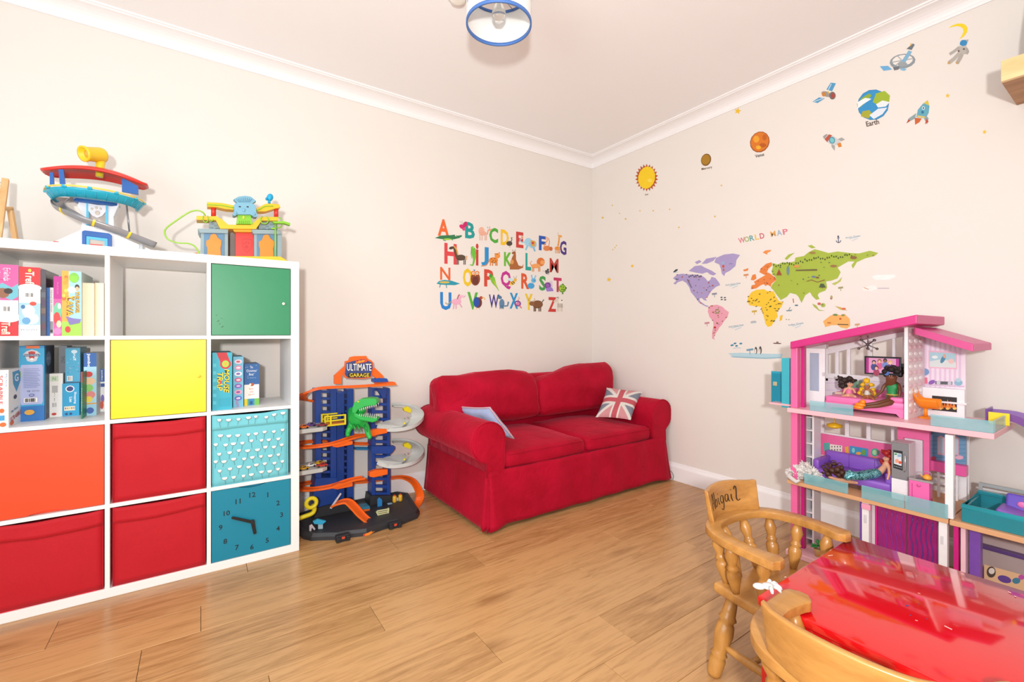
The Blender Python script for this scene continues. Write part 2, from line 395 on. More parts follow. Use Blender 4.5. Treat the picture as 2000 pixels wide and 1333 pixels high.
for c in range(3): ob('divider', MB(WHT).span((cx0(c) + CELL, KYF, TO), (cx0(c) + CELL + TI, KYB, KH - TO)), ku, bevel=0.0006)
for c in range(4):
    for r in range(3): ob('shelf', MB(WHT).span((cx0(c), KYF, cz0(r) - TI), (cx0(c) + CELL, KYB, cz0(r))), ku, bevel=0.0006)

def insert(name, label, c, r, hx, notch=None, knob=None):
    x0, z0 = cx0(c) + 0.0015, cz0(r) + 0.0015; s = CELL - 0.003; y0 = KYF + 0.004; m = mat(hx, 0.4, var=0.03, scale=12)
    t = thing(name, label, 'cabinet', (x0 + s / 2, KYF + 0.19, z0), group='door inserts in the white shelving')
    body = MB(WHT); d = 0.012
    body.span((x0, y0 + 0.016, z0), (x0 + d, KYB - 0.01, z0 + s)).span((x0 + s - d, y0 + 0.016, z0), (x0 + s, KYB - 0.01, z0 + s))
    body.span((x0 + d, y0 + 0.016, z0), (x0 + s - d, KYB - 0.01, z0 + d)).span((x0 + d, y0 + 0.016, z0 + s - d), (x0 + s - d, KYB - 0.01, z0 + s)).span((x0 + d, KYB - 0.02, z0 + d), (x0 + s - d, KYB - 0.01, z0 + s - d))
    body.mats = [m]
    ob('body', body, t)
    g = 0.001
    poly = [(g, g)]
    def nt(rev):
        pts = [(s / 2 - 0.06 + 0.12 * i / 12, 0.011 * math.sin(PI * i / 12) ** 0.8) for i in range(13)]
        return pts[::-1] if rev else pts
    if notch == 'bottom': poly += [(a, g + h) for a, h in nt(False)]
    poly += [(s - g, g), (s - g, s - g)]
    if notch == 'top': poly += [(a, s - g - h) for a, h in nt(True)]
    poly += [(g, s - g)]
    dr = ob('door', MB(m).prism(poly, lambda a, b, k: (x0 + a, y0 + 0.015 * k, z0 + b)), t, bevel=0.0008)
    if knob:
        kx, kz = knob
        ob('knob', MB(mat(knob_col[c, r], 0.3)).lathe([(0.003, 0), (0.003, 0.006), (0.006, 0.008), (0.007, 0.013), (0.005, 0.017)], 16, (x0 + kx * s, y0, z0 + kz * s), Matrix.Rotation(PI / 2, 3, 'X')), dr)
    return t, dr, x0, y0, z0, s
knob_col = {(3, 0): 'f2f4f0', (2, 1): 'f6e14a'}
_, gd, gx, gy, gz, gs = insert('door_insert', 'green cabinet door with small white knob in the top row of the shelving', 3, 0, '26885a', knob=(0.90, 0.47))
sc = Sheet(lambda a, b: (gx + a * gs, gy, gz + b * gs), (0, -1, 0))
for a, b, l in ((0.08, 0.2, 0.02), (0.1, 0.16, 0.015), (0.12, 0.24, 0.01), (0.06, 0.28, 0.014), (0.13, 0.12, 0.02)): sc.ell(a, b, l, l * 0.35, '1d6b45', 8, 0.7)
sc.ob('scuff', gd)
insert('door_insert', 'bright yellow cabinet door with yellow knob in the shelving', 2, 1, 'f0d600', knob=(0.91, 0.5))
insert('door_insert', 'orange cabinet door with a finger notch along its lower edge', 1, 2, 'f24a22', notch='bottom')
_, cdr, x0, y0, z0, s = insert('clock_insert', 'teal cabinet door made into a clock with black hands and numerals', 3, 3, '0a839f', notch='top')
cc = (0.485, 0.50)
fp = lambda px, py: on_y(px, py, y0 - 0.0003)
for txt, px, py in (('12', 493, 967), ('1', 523, 967), ('2', 543, 983), ('3', 550, 1006), ('4', 543, 1033), ('5', 522, 1056), ('6', 492, 1069), ('7', 463, 1070), ('8', 440, 1058), ('9', 431, 1031), ('10', 443, 1003), ('11', 465, 980)):
    ck = Sheet(lambda a, b: (a, y0, b), (0, -1, 0)); p = fp(px, py); ck.text(txt, p.x, p.z, None, 0.024, '0f2a34', bold=0.02); ck.ob('numeral', cdr)
h = fp(493, 1019)
def hand(name, px, py, wd, y):
    q = fp(px, py); d = Vector((q.x - h.x, 0, q.z - h.z)); l = d.length; d.normalize(); n = Vector((-d.z, 0, d.x))
    poly = [(-wd, -wd), (l - wd * 0.4, -wd * 0.8), (l, -wd * 0.3), (l, wd * 0.3), (l - wd * 0.4, wd * 0.8), (-wd, wd)]
    return ob(name, MB(mat('15171a', 0.4)).prism(poly, lambda a, b, k: Vector((h.x, y - 0.004 * k, h.z)) + d * a + n * b), cdr, bevel=0.0008)
hand('hour_hand', 498, 1043, 0.0085, y0 - 0.004); hand('minute_hand', 452, 1010, 0.0075, y0 - 0.009)
ob('hand_pivot', MB(mat('20242a', 0.3)).cyl((h.x, y0, h.z), (h.x, y0 - 0.015, h.z), 0.009, n=16), cdr)

def bin_(label, c, r, hx, flowers=False, seed=0):
    x0, z0 = cx0(c) + 0.005, cz0(r); wd, ht, dp = CELL - 0.012 - (0.006 if flowers else 0), CELL - 0.006, 0.37; yf = KYF + 0.006
    if c == 2 and not flowers: x0 += 0.004; wd -= 0.003
    t = thing('storage_bin', label, 'bin', (x0 + wd / 2, yf + dp / 2, z0), group='fabric storage bins in the white shelving')
    m = mat(hx, 0.75, var=0.05, scale=14, bump=0.25, sheen=0.05)
    def wall(u, v, side):                        # u along, v up; slight sag of the cloth
        sag = 0.006 * math.sin(PI * u) * math.sin(PI * min(1, v * 1.1)) + 0.0025 * blob((u * 3, v * 3, side), seed + side)
        z = z0 + 0.002 + v * ht - (0.007 * math.sin(PI * u) + 0.004 * blob((u * 4, 0, side), seed)) * v ** 3
        if side == 0: return (x0 + u * wd, yf - sag + 0.004, z)
        if side == 1: return (x0 + wd + sag * 0.25, yf + u * dp, z)
        if side == 2: return (x0 + (1 - u) * wd, yf + dp, z)
        return (x0 - sag * 0.25, yf + (1 - u) * dp, z)
    mb = MB(m)
    for sd in range(4): mb.grid(lambda u, v, q=sd: wall(u, v, q), 14, 14)
    mb.span((x0, yf + 0.004, z0), (x0 + wd, yf + dp, z0 + 0.004))
    ob('body', mb, t, solid=-0.003)
    fold = MB(m); k0 = 0.80
    fold.grid(lambda u, v: Vector(wall(u, (k0 + 0.012 * math.sin(u * 5 + seed)) * (1 - v) + v, 0)) + Vector((0, -0.0045 - 0.0015 * blob((u * 6, v, 2), seed), 0.001)), 20, 4)
    ob('folded_rim', fold, t, solid=0.003)
    if flowers:
        sh = Sheet(lambda a, b: Vector(wall(a, b, 0)) + Vector((0, -0.0105 if b > k0 - 0.012 else -0.0035, 0)), (0, -1, 0), 0.000004)
        rd = random.Random(4)
        for i in range(8):
            for j in range(8):
                a, b = (i + 0.5 * (j % 2) + 0.3) / 8.5 + rd.uniform(-.012, .012), (j + 0.8) / 8.3 + rd.uniform(-.015, .015)
                if not (0.03 < a < 0.97) or (k0 - 0.035 < b < k0 + 0.035): continue
                w_ = rd.uniform(0.026, 0.038); ln = rd.uniform(0.07, 0.11); bd = rd.uniform(-.018, .018)
                if b < k0 and b - ln < 0.01: ln = max(0.012, b - 0.012)
                if b > k0: ln = min(ln, b - k0 - 0.02)
                sh.line([(a, b), (a + bd * 0.4, b - ln * 0.5), (a + bd, b - ln)], 0.0042, '46606a')
                sh.ell(a, b + 0.014, w_ * 1.1, 0.037, '51666e', 10, 0, PI, 2 * PI); sh.k += .0002; sh.ell(a, b + 0.012, w_ * 0.95, 0.030, 'e9e8e4', 10, 0, PI, 2 * PI); sh.k += .0002; sh.ell(a, b + 0.012, w_, 0.009, 'f7f6f2', 8); sh.k -= .0004
        sh.ob('flower_print', t, 'stuff')
    return t
bin_('red fabric storage bin above another red bin, right of the orange door', 2, 2, 'bb0019', seed=1)
bin_('red fabric storage bin in the bottom row beneath the orange door', 1, 3, 'bb0019', seed=2)
bin_('red fabric storage bin in the bottom row beside the teal clock door', 2, 3, 'bb0019', seed=3)
bin_('pale blue fabric storage bin printed with white flowers above the clock', 3, 2, '70c6d2', True, seed=5)

# ------------------------------------------------------------------ games and books in the cells
def game(name, label, cat, x0, x1, yf, z0, z1, dp, hx, prints=None, top='', rz=0.0, group='games and books in the white shelving', rough=0.4, side=None):
    wd, ht = x1 - x0, z1 - z0; t = thing(name, label, cat, ((x0 + x1) / 2, yf, z0), rz, group)
    b = ob('box' if cat != 'book' else 'cover', MB(mat(hx, rough)).span((-wd / 2, 0, 0), (wd / 2, dp, ht)), t, world=False, bevel=0.0007)
    if prints:
        sh = Sheet(lambda a, c: ((a - 0.5) * wd, 0, c * ht), (0, -1, 0)); sh.rect(.01, .005, .99, .995, hx); prints(sh, wd / ht); o = ob('spine_print', sh.mb, t, world=False)
    if side:
        sh = Sheet(lambda a, c: (wd / 2, a * dp, c * ht), (1, 0, 0)); sh.rect(.01, .005, .99, .995, hx); side(sh, dp / ht); ob('side_print', sh.mb, t, world=False)
    return t
def gpx(px0, px1, yt, yb, zb, yf=None):
    """pixel rectangle of a front standing on a shelf at height zb -> x0, x1, front y, z0, z1"""
    if yf is None: yf = max(KYF + 0.004, min(KYB - 0.1, on_z((px0 + px1) / 2, yb, zb).y))
    a, b = on_y(px0, yb, yf), on_y(px1, yb, yf); z1 = on_y((px0 + px1) / 2, yt, yf).z
    return a.x, b.x, yf, zb, z1
VT = -PI / 2                                     # text running down the spine
def bars(sh, a0, b0, a1, b1, n=9, vert=True):
    sh.rect(a0, b0, a1, b1, 'f4f4f2'); rd = random.Random(n)
    for i in range(n):
        t = a0 + (a1 - a0) * (0.08 + 0.84 * i / n); sh.rect(t, b0 + (b1 - b0) * 0.1, t + (a1 - a0) * rd.choice((0.03, 0.06)), b1 - (b1 - b0) * 0.1, '3a3a3c')
R0 = cz0(0); R1 = cz0(1); xl = cx0(1) + 0.001
Y0 = KYF + 0.03
def pr_pink(sh, k):
    sh.rect(0, .5, 1, 1, 'd9579a'); sh.rect(0, 0, 1, .26, 'c8232b'); sh.ell(.5, .26, .62, .07, 'f5f3f2', 20); sh.rect(0, .24, 1, .5, 'f5f3f2')
    sh.poly([(0, .48), (.3, .55), (.7, .5), (1, .56), (1, .74), (.7, .68), (.3, .74), (0, .7)], '66b3c4'); sh.ell(.3, .6, .3, .07, '8a5a3c'); sh.ell(.55, .63, .2, .04, '2b1d18')
    for i in range(14): sh.ell(random.uniform(.1, .9), random.uniform(.77, .97), .05, .012, random.choice(('f29cc8', 'c43b84', 'f7c3dd')), 6)
    sh.text('Friends', .5, .86, .18, .3, 'f6d4e8', VT); bars(sh, .32, .34, .68, .42); sh.text('Trefl', .45, .11, .17, .4, 'f3e2c8', VT, 0.02)
game('puzzle_box', 'pink and red puzzle box at the end of the upper game row', 'box', *gpx(-8, 36, 517, 655, R0, Y0), .2, 'e7e2e0', pr_pink)
def pr_red(sh, k):
    sh.rect(0, .7, 1, 1, 'c8232b'); sh.ell(.5, .7, .55, .055, 'f6f5f3', 20); sh.rect(0, .48, 1, .7, 'f6f5f3'); sh.text('Trefl', .5, .84, .19, .42, 'f4ead6', VT, 0.02); sh.ell(.5, .95, .08, .025, 'f4c542')
    bars(sh, .28, .56, .72, .63); sh.rect(0, .16, 1, .48, '9cc7e2'); sh.ell(.45, .36, .3, .09, 'e9f3f8'); sh.ell(.6, .25, .34, .08, 'dbeaf3'); sh.ell(.35, .22, .2, .05, '5f9cc8'); sh.ell(.66, .47, .16, .03, 'd2452f'); sh.ell(.2, .42, .1, .03, '3c6f9e')
    sh.rect(0, 0, 1, .16, 'eef3f6'); sh.text('PUZZLE', .5, .09, .8, .028, '54636e'); sh.text('24 ELEMENTS', .5, .035, .5, .013, '888888')
game('puzzle_box', 'white puzzle box with red top and wintry blue picture on its spine', 'box', *gpx(37, 79, 522, 655, R0, Y0), .2, 'eceae8', pr_red)
game('clear_case', 'dark transparent plastic case behind the thin blue book in the upper game row', 'box', *gpx(79.6, 89.8, 527, 655, R0, Y0 + .002), .2, '4a4650', lambda sh, k: [sh.rect(.05, .1 + .12 * i, .95, .18 + .12 * i, c) for i, c in enumerate(('5c3a4a', '3a4a6a', '6a5a52', '4a3a56', '5a5f6a', '39424f'))], rough=.15)
game('thin_book', 'thin blue book in the upper game row', 'book', *gpx(90, 97, 562, 655, R0, Y0 + .015), .17, '1f66b0', lambda sh, k: sh.text('STORIES', .5, .5, 14 * k * 0.9, .5, '1a5596', VT))
game('thin_book', 'thin white book with dark lettering on its spine', 'book', *gpx(97, 104.5, 562, 655, R0, Y0 + .02), .17, 'e4e2e0', lambda sh, k: (sh.text('MONSTER MASH', .5, .72, .45, .42, '4a4a4c', VT), sh.rect(.1, .05, .9, .3, '8d8f96'), sh.ell(.5, .1, .35, .03, '2e2e30')))
def pr_mag(sh, k):
    sh.rect(0, .62, 1, 1, 'b81f8c'); sh.rect(0, 0, 1, .62, 'd8589c'); sh.ell(.5, .42, .5, .14, '6fbf9a'); sh.ell(.4, .3, .4, .1, 'c93a35'); sh.ell(.65, .2, .3, .06, 'f2d7a8'); sh.ell(.5, .08, .5, .06, 'e77fb5'); sh.ell(.7, .5, .2, .05, 'f4f0e6')
    sh.text('PUZZLES', .5, .8, .2, .2, 'd77fbf', VT)
game('puzzle_box', 'magenta puzzle box squeezed beside the lava game', 'box', *gpx(104.5, 121, 540, 655, R0, Y0 + .01), .2, 'b7338b', pr_mag)
def pr_lava(sh, k):
    sh.rect(0, 0, 1, 1, '9fd4e6'); sh.rect(0, 0, .35, 1, 'f2a83a'); sh.rect(0, 0, 1, .22, '9bd04a'); sh.ell(.62, .9, .26, .08, '7cc242'); sh.rect(.42, .84, .8, .93, '86cf3c'); sh.ell(.78, .76, .12, .04, '3a2a22'); sh.ell(.78, .73, .09, .035, 'e8b48c'); sh.ell(.5, .71, .22, .05, 'f4ede0')
    for i in range(9): sh.ell(random.uniform(.05, .4), random.uniform(.3, .95), .1, .03, random.choice(('f7c84a', 'e8702a', 'f49a2a')), 8)
    sh.ell(.3, .1, .14, .05, 'e53a2a'); sh.poly([(.2, .3), (.4, .17), (.9, .2), (.98, .26), (.6, .27)], '7c6fb0')
    for col, bo in (('38220f', .07), ('f7b92c', .015)):
        sh.text('THE FLOOR', .79, .52, .34, .22, col, VT, bo); sh.text('IS', .56, .58, .07, .18, col, VT, bo); sh.text('LAVA', .4, .45, .3, .34, col, VT, bo)
game('board_game', 'lava themed game box with yellow lettering on light blue spine', 'box', *gpx(121, 159, 530, 655, R0, Y0), .24, 'cfe0d8', pr_lava)
game('wooden_box', 'plain cream wooden box next to the lava game', 'box', *gpx(161.5, 184, 553, 655, R0, Y0 + .03), .2, 'f3dfbf', lambda sh, k: sh.rect(.94, 0, .97, 1, 'd9bf98'))
game('wooden_box', 'plain cream wooden box against the shelf divider', 'box', *gpx(185.5, 203, 553, 655, R0, Y0 + .045), .2, 'f5e5c8', lambda sh, k: sh.rect(.1, 0, .12, 1, 'd9bf98'))
# middle row
def pr_scr(sh, k):
    sh.text('SCRABBLE', .73, .66, .5, .13, 'c8352c', VT, .02); sh.text('My First', .91, .82, .22, .09, '2b62a8', VT); sh.ell(.76, .3, .09, .04, 'e8692c'); sh.rect(.68, .13, .86, .22, '3f9bd0'); sh.ell(.8, .06, .12, .04, 'e8692c')
def pr_scs(sh, k):
    sh.poly([(.25, .95), (.75, .97), (.9, .8), (.55, .58), (.3, .74)], '3f9fcd'); sh.text('G', .55, .84, .3, .14, 'f3f7fa', 0, .03); sh.ell(.85, .88, .1, .06, '6fb84a'); sh.ell(.45, .5, .12, .04, '3a3a40'); sh.text('My First', .4, .27, .5, .06, '2b62a8', .1); sh.text('SCRABBLE', .5, .16, .8, .08, 'c8352c', .1, .01); sh.ell(.2, .06, .14, .04, 'e8692c')
sx = on_z(17, 836, R1)
sc_w, sc_d = 0.075, 0.16
scr = game('board_game', 'white letter game box standing at an angle beside the tall blue box', 'box', sx.x - sc_w, sx.x, max(KYF + .006, sx.y), R1, R1 + .222, sc_d, 'f4f3f1', pr_scr, rz=0, side=pr_scs)
def pr_paw(sh, k):
    sh.rect(0, .18, 1, .97, '2a9fd0'); sh.rect(.28, .965, .8, 1, 'd8672c'); sh.rect(0, 0, 1, .2, '1f6fb8')
    sh.poly([(.3, .93), (.5, .95), (.7, .93), (.84, .89), (.74, .85), (.68, .8), (.5, .785), (.32, .8), (.26, .85), (.16, .89)], 'c9cdd4'); sh.poly([(.36, .92), (.5, .93), (.64, .92), (.6, .84), (.5, .81), (.4, .84)], 'b8322c'); sh.rect(.2, .86, .8, .892, '32507c'); sh.text('PAW PATROL', .5, .876, .56, .016, 'f4f4f4'); sh.ell(.5, .825, .07, .014, 'e8eaf0')
    sh.poly([(.1, .22), (.9, .22), (.94, .26), (.94, .72), (.9, .75), (.1, .75), (.06, .72), (.06, .26)], 'a9b4dc')
    for i in range(12): sh.rect(.18, .69 - .022 * i, .78 + .06 * math.sin(i * 2.1), .698 - .022 * i, '7f8cc0')
    sh.text('CE', .38, .4, .12, .018, '2c3350', 0, .02); sh.text('MADE IN CHINA', .66, .4, .3, .012, '4a5070'); sh.ell(.5, .345, .11, .018, '4a4a98'); sh.ell(.5, .345, .075, .009, 'a9b4dc'); bars(sh, .2, .25, .72, .31, 12)
    sh.ell(.42, .12, .2, .035, 'd9a23c')
game('board_game', 'tall blue rescue team game box with lilac text panel on its back', 'box', *gpx(37, 87, 676, 823, R1), .15, '2a86bd', pr_paw, side=lambda sh, k: (sh.rect(0, 0, 1, 1, '3c4352'), sh.ell(.4, .82, .25, .1, '7c8aa6'), sh.text('PAW PATROL', .4, .82, .4, .04, 'd8dbe6'), sh.rect(0, 0, .12, 1, '2f86bb')))
game('board_game', 'grey board game box at the back of the shelf behind the white box', 'box', *gpx(115, 131, 676, 805, R1, KYF + .275), .1, '7d858d', lambda sh, k: (sh.text('GAMES', .5, .8, .5, .1, '4c545c'), sh.rect(.1, .12, .9, .5, '565c63'), sh.line([(.3, .2), (.35, .6)], .06, '2c2f33'), sh.line([(.6, .2), (.62, .62)], .06, '2c2f33')))
def pr_wht(sh, k):
    sh.rect(.18, .82, .7, .94, 'cfe0c8'); sh.text('N', .42, .88, .2, .07, '5f9a52'); sh.rect(.28, .56, .66, .72, 'b9b9b9'); sh.text('CE', .45, .46, .2, .05, '444444', VT); bars(sh, .28, .22, .62, .34, 7); sh.ell(.42, .07, .16, .03, 'c8352c')
game('card_game', 'small plain white card game box with tiny labels', 'box', *gpx(93, 123, 730, 815, R1), .08, 'f1efec', pr_wht)
gs = gpx(121.5, 155, 749, 813, R1)
def pr_shop(sh, k):
    sh.rect(0, 0, 1, 1, '1fa0cf'); sh.ell(.45, .83, .26, .1, 'f3f6fa'); sh.ell(.45, .83, .2, .075, '27407c'); sh.text('Shopping', .75, .55, .36, .17, 'f6f8fa', VT, .02); sh.text('List', .5, .5, .16, .17, 'f6f8fa', VT, .02); sh.rect(.12, .17, .75, .3, 'f0e2cc')
    for i in range(5): sh.ell(.2 + .12 * i, .24, .04, .03, ('c8352c', '6fb84a', 'e8c02c', 'b06a3a', '4a9fd0')[i], 8)
    sh.ell(.25, .07, .08, .035, '243c78'); sh.ell(.5, .07, .08, .035, '243c78')
game('card_game', 'bright blue memory game box under a blue tin', 'box', *gs, .16, '1d93c0', pr_shop)
t2 = gpx(127, 157, 679, 749, R1, gs[2] + .012)
def pr_tin(sh, k):
    sh.rect(.04, .02, .96, .98, '3fa6cc'); sh.text('Gruff', .62, .77, .28, .2, 'e9f2f8', VT, .02); sh.ell(.6, .88, .2, .05, 'cfe4ee')
    for i in range(16): sh.ell(random.uniform(.1, .9), random.uniform(.25, .7), .05, .015, random.choice(('2f86ae', '7cc6de', '9a7fb0')), 6)
    bars(sh, .14, .06, .5, .2, 8); sh.rect(0, 0, 1, .03, '2c4f6a'); sh.rect(0, .97, 1, 1, '5a7f92')
game('card_game', 'blue tin game box resting on another blue game box', 'box', t2[0], t2[1], t2[2], gs[4], t2[4], .14, '4b93ae', pr_tin)
game('board_game', 'dark red and green box wedged behind the jigsaw box', 'box', *gpx(158, 161, 727, 809, R1, KYF + .1), .16, '1f7a4c', lambda sh, k: (sh.rect(0, .78, 1, 1, 'b8302c'), sh.text('FOOTBALL', .5, .4, .5, .4, 'cfe4d4', VT)))
def pr_jum(sh, k):
    sh.rect(0, .78, 1, 1, '1f62ae'); sh.text('jumbo', .38, .88, .22, .3, 'f4f6f8', VT, .03); sh.rect(0, .14, 1, .78, 'a8d8ec'); sh.ell(.4, .66, .3, .045, 'd83a32'); sh.ell(.5, .55, .4, .06, 'f2c7a0'); sh.ell(.4, .44, .35, .06, '8fcf6a'); sh.ell(.55, .33, .36, .06, 'e88a86'); sh.ell(.4, .26, .3, .05, 'f2d24a'); sh.rect(0, .18, 1, .2, 'e8a02c'); sh.rect(0, 0, 1, .16, '9ccfe6'); sh.ell(.5, .08, .3, .05, '3a62b0')
game('puzzle_box', 'tall jigsaw box with blue top and pale blue picture spine', 'box', *gpx(163.5, 188.5, 690, 812, R1), .2, 'e9eef0', pr_jum)
game('puzzle_box', 'short jigsaw box with blue top against the shelf divider', 'box', *gpx(194.5, 206, 721, 800, R1), .18, 'f2f1ee', lambda sh, k: (sh.rect(0, .7, 1, 1, '1f62ae'), sh.text('jumbo', .4, .85, .25, .3, 'f4f6f8', VT, .03), sh.ell(.5, .3, .3, .1, '7c6fb8'), sh.ell(.4, .16, .3, .1, 'd8522c'), sh.rect(.2, .58, .9, .66, '2a4f9a')))
# right column
def pr_mouse(sh, k):
    sh.rect(0, 0, 1, 1, '2fa9bf'); sh.poly([(.2, 1), (.72, 1), (.95, .78), (.5, .75)], 'b8202a'); sh.ell(.66, .8, .28, .09, 'c22a2c'); sh.ell(.66, .8, .18, .06, '9ccf4a'); sh.ell(.66, .8, .09, .035, 'd8b02c')
    for i in range(6): sh.rect(.04, .1 + .13 * i, .2, .16 + .13 * i, '4fc0d2')
    sh.rect(.3, .06, .9, .2, '27a0b8')
    for col, bo in (('2a2414', .08), ('f6d81f', .015)): sh.text('MOUSE', .72, .5, .4, .26, col, VT - .08, bo); sh.text('TRAP', .38, .5, .32, .28, col, VT - .08, bo)
    sh.text('R', .4, .47, .09, .14, 'd83a2a', VT, .03)
game('board_game', 'turquoise game box with big yellow lettering and red ribbon', 'box', *gpx(414.5, 453.5, 689, 801, R1), .25, '2b9fb4', pr_mouse)
def pr_teal(sh, k):
    sh.rect(0, 0, 1, 1, '6fb6d2')
    for i in range(7): sh.ell(.5, .9 - .12 * i, .36, .045, ('e9d2e2', 'd88ab0', 'f0e6ee', 'c85a8a', '7a62b4', 'e8a0b8', '4a6fc0')[i]); sh.ell(.5, .9 - .12 * i, .2, .02, ('c85a6a', 'f4e2ea', '7a62b4', 'f2d2da', 'd8b0e0', '8a4aa0', 'd8e2f0')[i])
    sh.text('CRAFT', .4, .1, .2, .24, 'd83a8a', VT)
game('craft_box', 'slim blue craft box with pink pictures between turquoise game and navy storybook', 'box', *gpx(455, 475.5, 697, 796, R1), .2, '5fa0c4', pr_teal)
def pr_xmas(sh, k):
    sh.rect(0, .5, 1, 1, '1f5f9e'); sh.rect(0, .16, 1, .5, 'f1ece4'); sh.rect(0, 0, 1, .16, '6fb84a'); sh.rect(.28, 0, .68, .16, '2a86c0'); sh.rect(0, 0, .2, .16, 'e8d22c'); sh.rect(.38, .02, .56, .1, '1c4f80')
    for i, tx in enumerate(('The', 'Christmas', 'Bear')): sh.text(tx, .48, .92 - .085 * i, (.2, .68, .32)[i], .06, 'e9f1f7')
    sh.text('Ian Whybrow', .5, .66, .6, .03, '9cc4e0'); sh.ell(.5, .5, .16, .04, 'b0542c'); sh.ell(.4, .5, .07, .03, 'f2e2d2')
    for i, tx in enumerate(('Book', 'and', 'Jigsaw')): sh.text(tx, .48, .4 - .07 * i, (.3, .22, .42)[i], .045, 'c8785a')
    for i in range(9): sh.ell(random.uniform(.1, .9), random.uniform(.6, .98), .02, .006, 'f2f6fa', 6)
game('picture_book', 'small navy and white storybook box with white title', 'book', *gpx(477, 506, 711, 792, R1), .16, '2a5f94', pr_xmas)

# ------------------------------------------------------------------ easel on top of the unit
ez = KH
es = thing('table_easel', 'small wooden table easel on top of the white shelving', 'easel', (-3.62, -0.25, ez))
EW = wood('beech', 'ecc48e', 'd3a066', (10, 10, 1.2), 0.5)
def bar(name, a, b, wd, th, t, m):
    a = Vector(a); b = Vector(b); d = b - a; q = d.to_track_quat('Z', 'Y').to_matrix()
    return ob(name, MB(m).box((a + b) / 2, (wd, th, d.length), q), t, bevel=0.003)
def ep(px, py, y): return on_y(px, py, y)
top_ = ep(11, 350, -0.2); bt = ep(-5, 470, -0.33); bt.z = KH + .004
bar('front_leg', bt, top_, 0.022, 0.016, es, EW)
l2 = bt.copy(); l2.x -= 0.2; tp2 = top_.copy(); tp2.x -= 0.05
bar('front_leg', l2, tp2, 0.022, 0.016, es, EW)
b2 = ep(33, 466, -0.13); b2.z = KH + .004
bar('rear_leg', b2, ep(19, 404, -0.16), 0.02, 0.014, es, EW)
ob('hinge_dowel', MB(EW).cyl(ep(2, 409, -0.19), ep(24, 408, -0.16), 0.007, n=12), es)
mb = MB(mat('8a8d92', 0.3, 0.8))
for i in range(4): q = ep(3, 358 + i * 7, -0.19); mb.tube([q, q + Vector((-.006, -.006, .004)), q + Vector((-.012, 0, 0))], 0.0012, 5)
ob('spring', mb, es)
lr = l2.lerp(tp2, .35); rr = bt.lerp(top_, .35); bar('ledge', lr, rr, 0.014, 0.03, es, EW)

# ================================================================== TOYS ON TOP OF THE SHELVING
def pprism(mb, pts, y0, y1, zmin=None, cv=None):
    """outline given in pixels, placed on the plane y0 and given depth back to y1"""
    q = []
    for p in pts:
        if cv: p = cv(*p)
        v = on_y(p[0], p[1], y0); q.append((v.x, max(v.z, zmin) if zmin is not None else v.z))
    return mb.prism(q, lambda a, b, k: (a, y0 + (y1 - y0) * k, b))
TY = -0.26
lt = thing('toy_lookout_tower', 'plastic toy lookout tower with red roof, blue platform and grey spiral slide', 'toy', (*[on_y(190, 470, TY).x, TY], KH))
GW, LB, BL, TQ, RD, YL = mat('e6e7ea', .35), mat('57c2e6', .35), mat('1b5fae', .35), mat('27aeca', .3), mat('e0382a', .35), mat('f2d22a', .35)
ob('base', pprism(MB(GW), [(101, 474), (130, 461), (160, 447), (165, 440), (222, 448), (236, 462), (268, 476), (305, 492), (305, 500), (101, 500)], -.33, -.19, KH), lt, bevel=.003)
for pts in ([(157, 388), (173, 391), (173, 452), (156, 452), (163, 425), (150, 402)], [(206, 395), (234, 397), (222, 424), (224, 456), (206, 450)]): ob('pillar', pprism(MB(GW), pts, -.29, -.22), lt, bevel=.003)
for x0 in (168.5, 205.5): ob('pillar_strip', pprism(MB(LB), [(x0, 386), (x0 + 5, 387), (x0 + 5, 470), (x0, 468)], -.297, -.289), lt)
ob('cross_bar', pprism(MB(GW), [(173, 431), (206, 437), (206, 444), (173, 438)], -.28, -.25), lt)
shd = ob('shield_emblem', pprism(MB(mat('e2e2e6', .35)), [(172, 397), (190, 400), (207, 401), (207, 413), (200, 422), (190, 426), (179, 421), (172, 411)], -.3, -.288), lt, bevel=.002)
pw = mat('cfc2b4', .5)
for (a, b, r) in ((179.5, 408, 2.6), (188, 406, 3), (196.5, 408, 2.6), (190.5, 416, 5)):
    c_ = on_y(a, b, -.3005); ob('paw_pad', MB(pw).ell(c_, (r * .0017, .0015, r * .0021), 12), shd)
df = ob('door_frame', pprism(MB(BL), [(160, 452), (165, 450), (213, 456), (218, 460), (218, 495), (210, 495), (210, 466), (168, 461), (168, 495), (160, 495)], -.345, -.325, KH), lt, bevel=.002)
ob('inner_frame', pprism(MB(LB), [(168, 461), (210, 466), (210, 495), (204, 495), (204, 471), (174, 467), (174, 495), (168, 495)], -.341, -.328, KH), df)
ob('door_panel', pprism(MB(mat('cbbfb4', .5)), [(174, 467), (204, 471), (204, 495), (174, 495)], -.335, -.331, KH), df)
ob('sill_stripe', pprism(MB(RD), [(176, 476.5), (200, 478.5), (200, 483), (176, 481)], -.3405, -.336), df)
for a, b in ((104, 471), (250, 485)): ob('foot_stripe', pprism(MB(RD), [(a, b), (a + 10, b + 1), (a + 10, b + 3.5), (a, b + 2.5)], -.333, -.3305), lt)
tc_ = Vector((on_y(190, 380, TY).x, TY, 0)); R_ = (on_y(284, 388, TY).x - on_y(92, 359, TY).x) / 2; zr = on_y(190, 371, TY - R_).z
ob('hub_ring', MB(BL).lathe([(.06, -.022), (.078, -.016), (.078, -.004), (.065, 0)], 28, (tc_.x, tc_.y, zr - .012)), lt)
dish = [(R_ * .80, -.030), (R_ * .86, -.034), (R_ * .97, -.008), (R_, 0), (R_ * .95, 0), (R_ * .84, -.026), (R_ * .80, -.024), (R_ * .80, -.030)]
pm = MB(TQ); a0_, a1_ = PI * .93, PI * 2.07
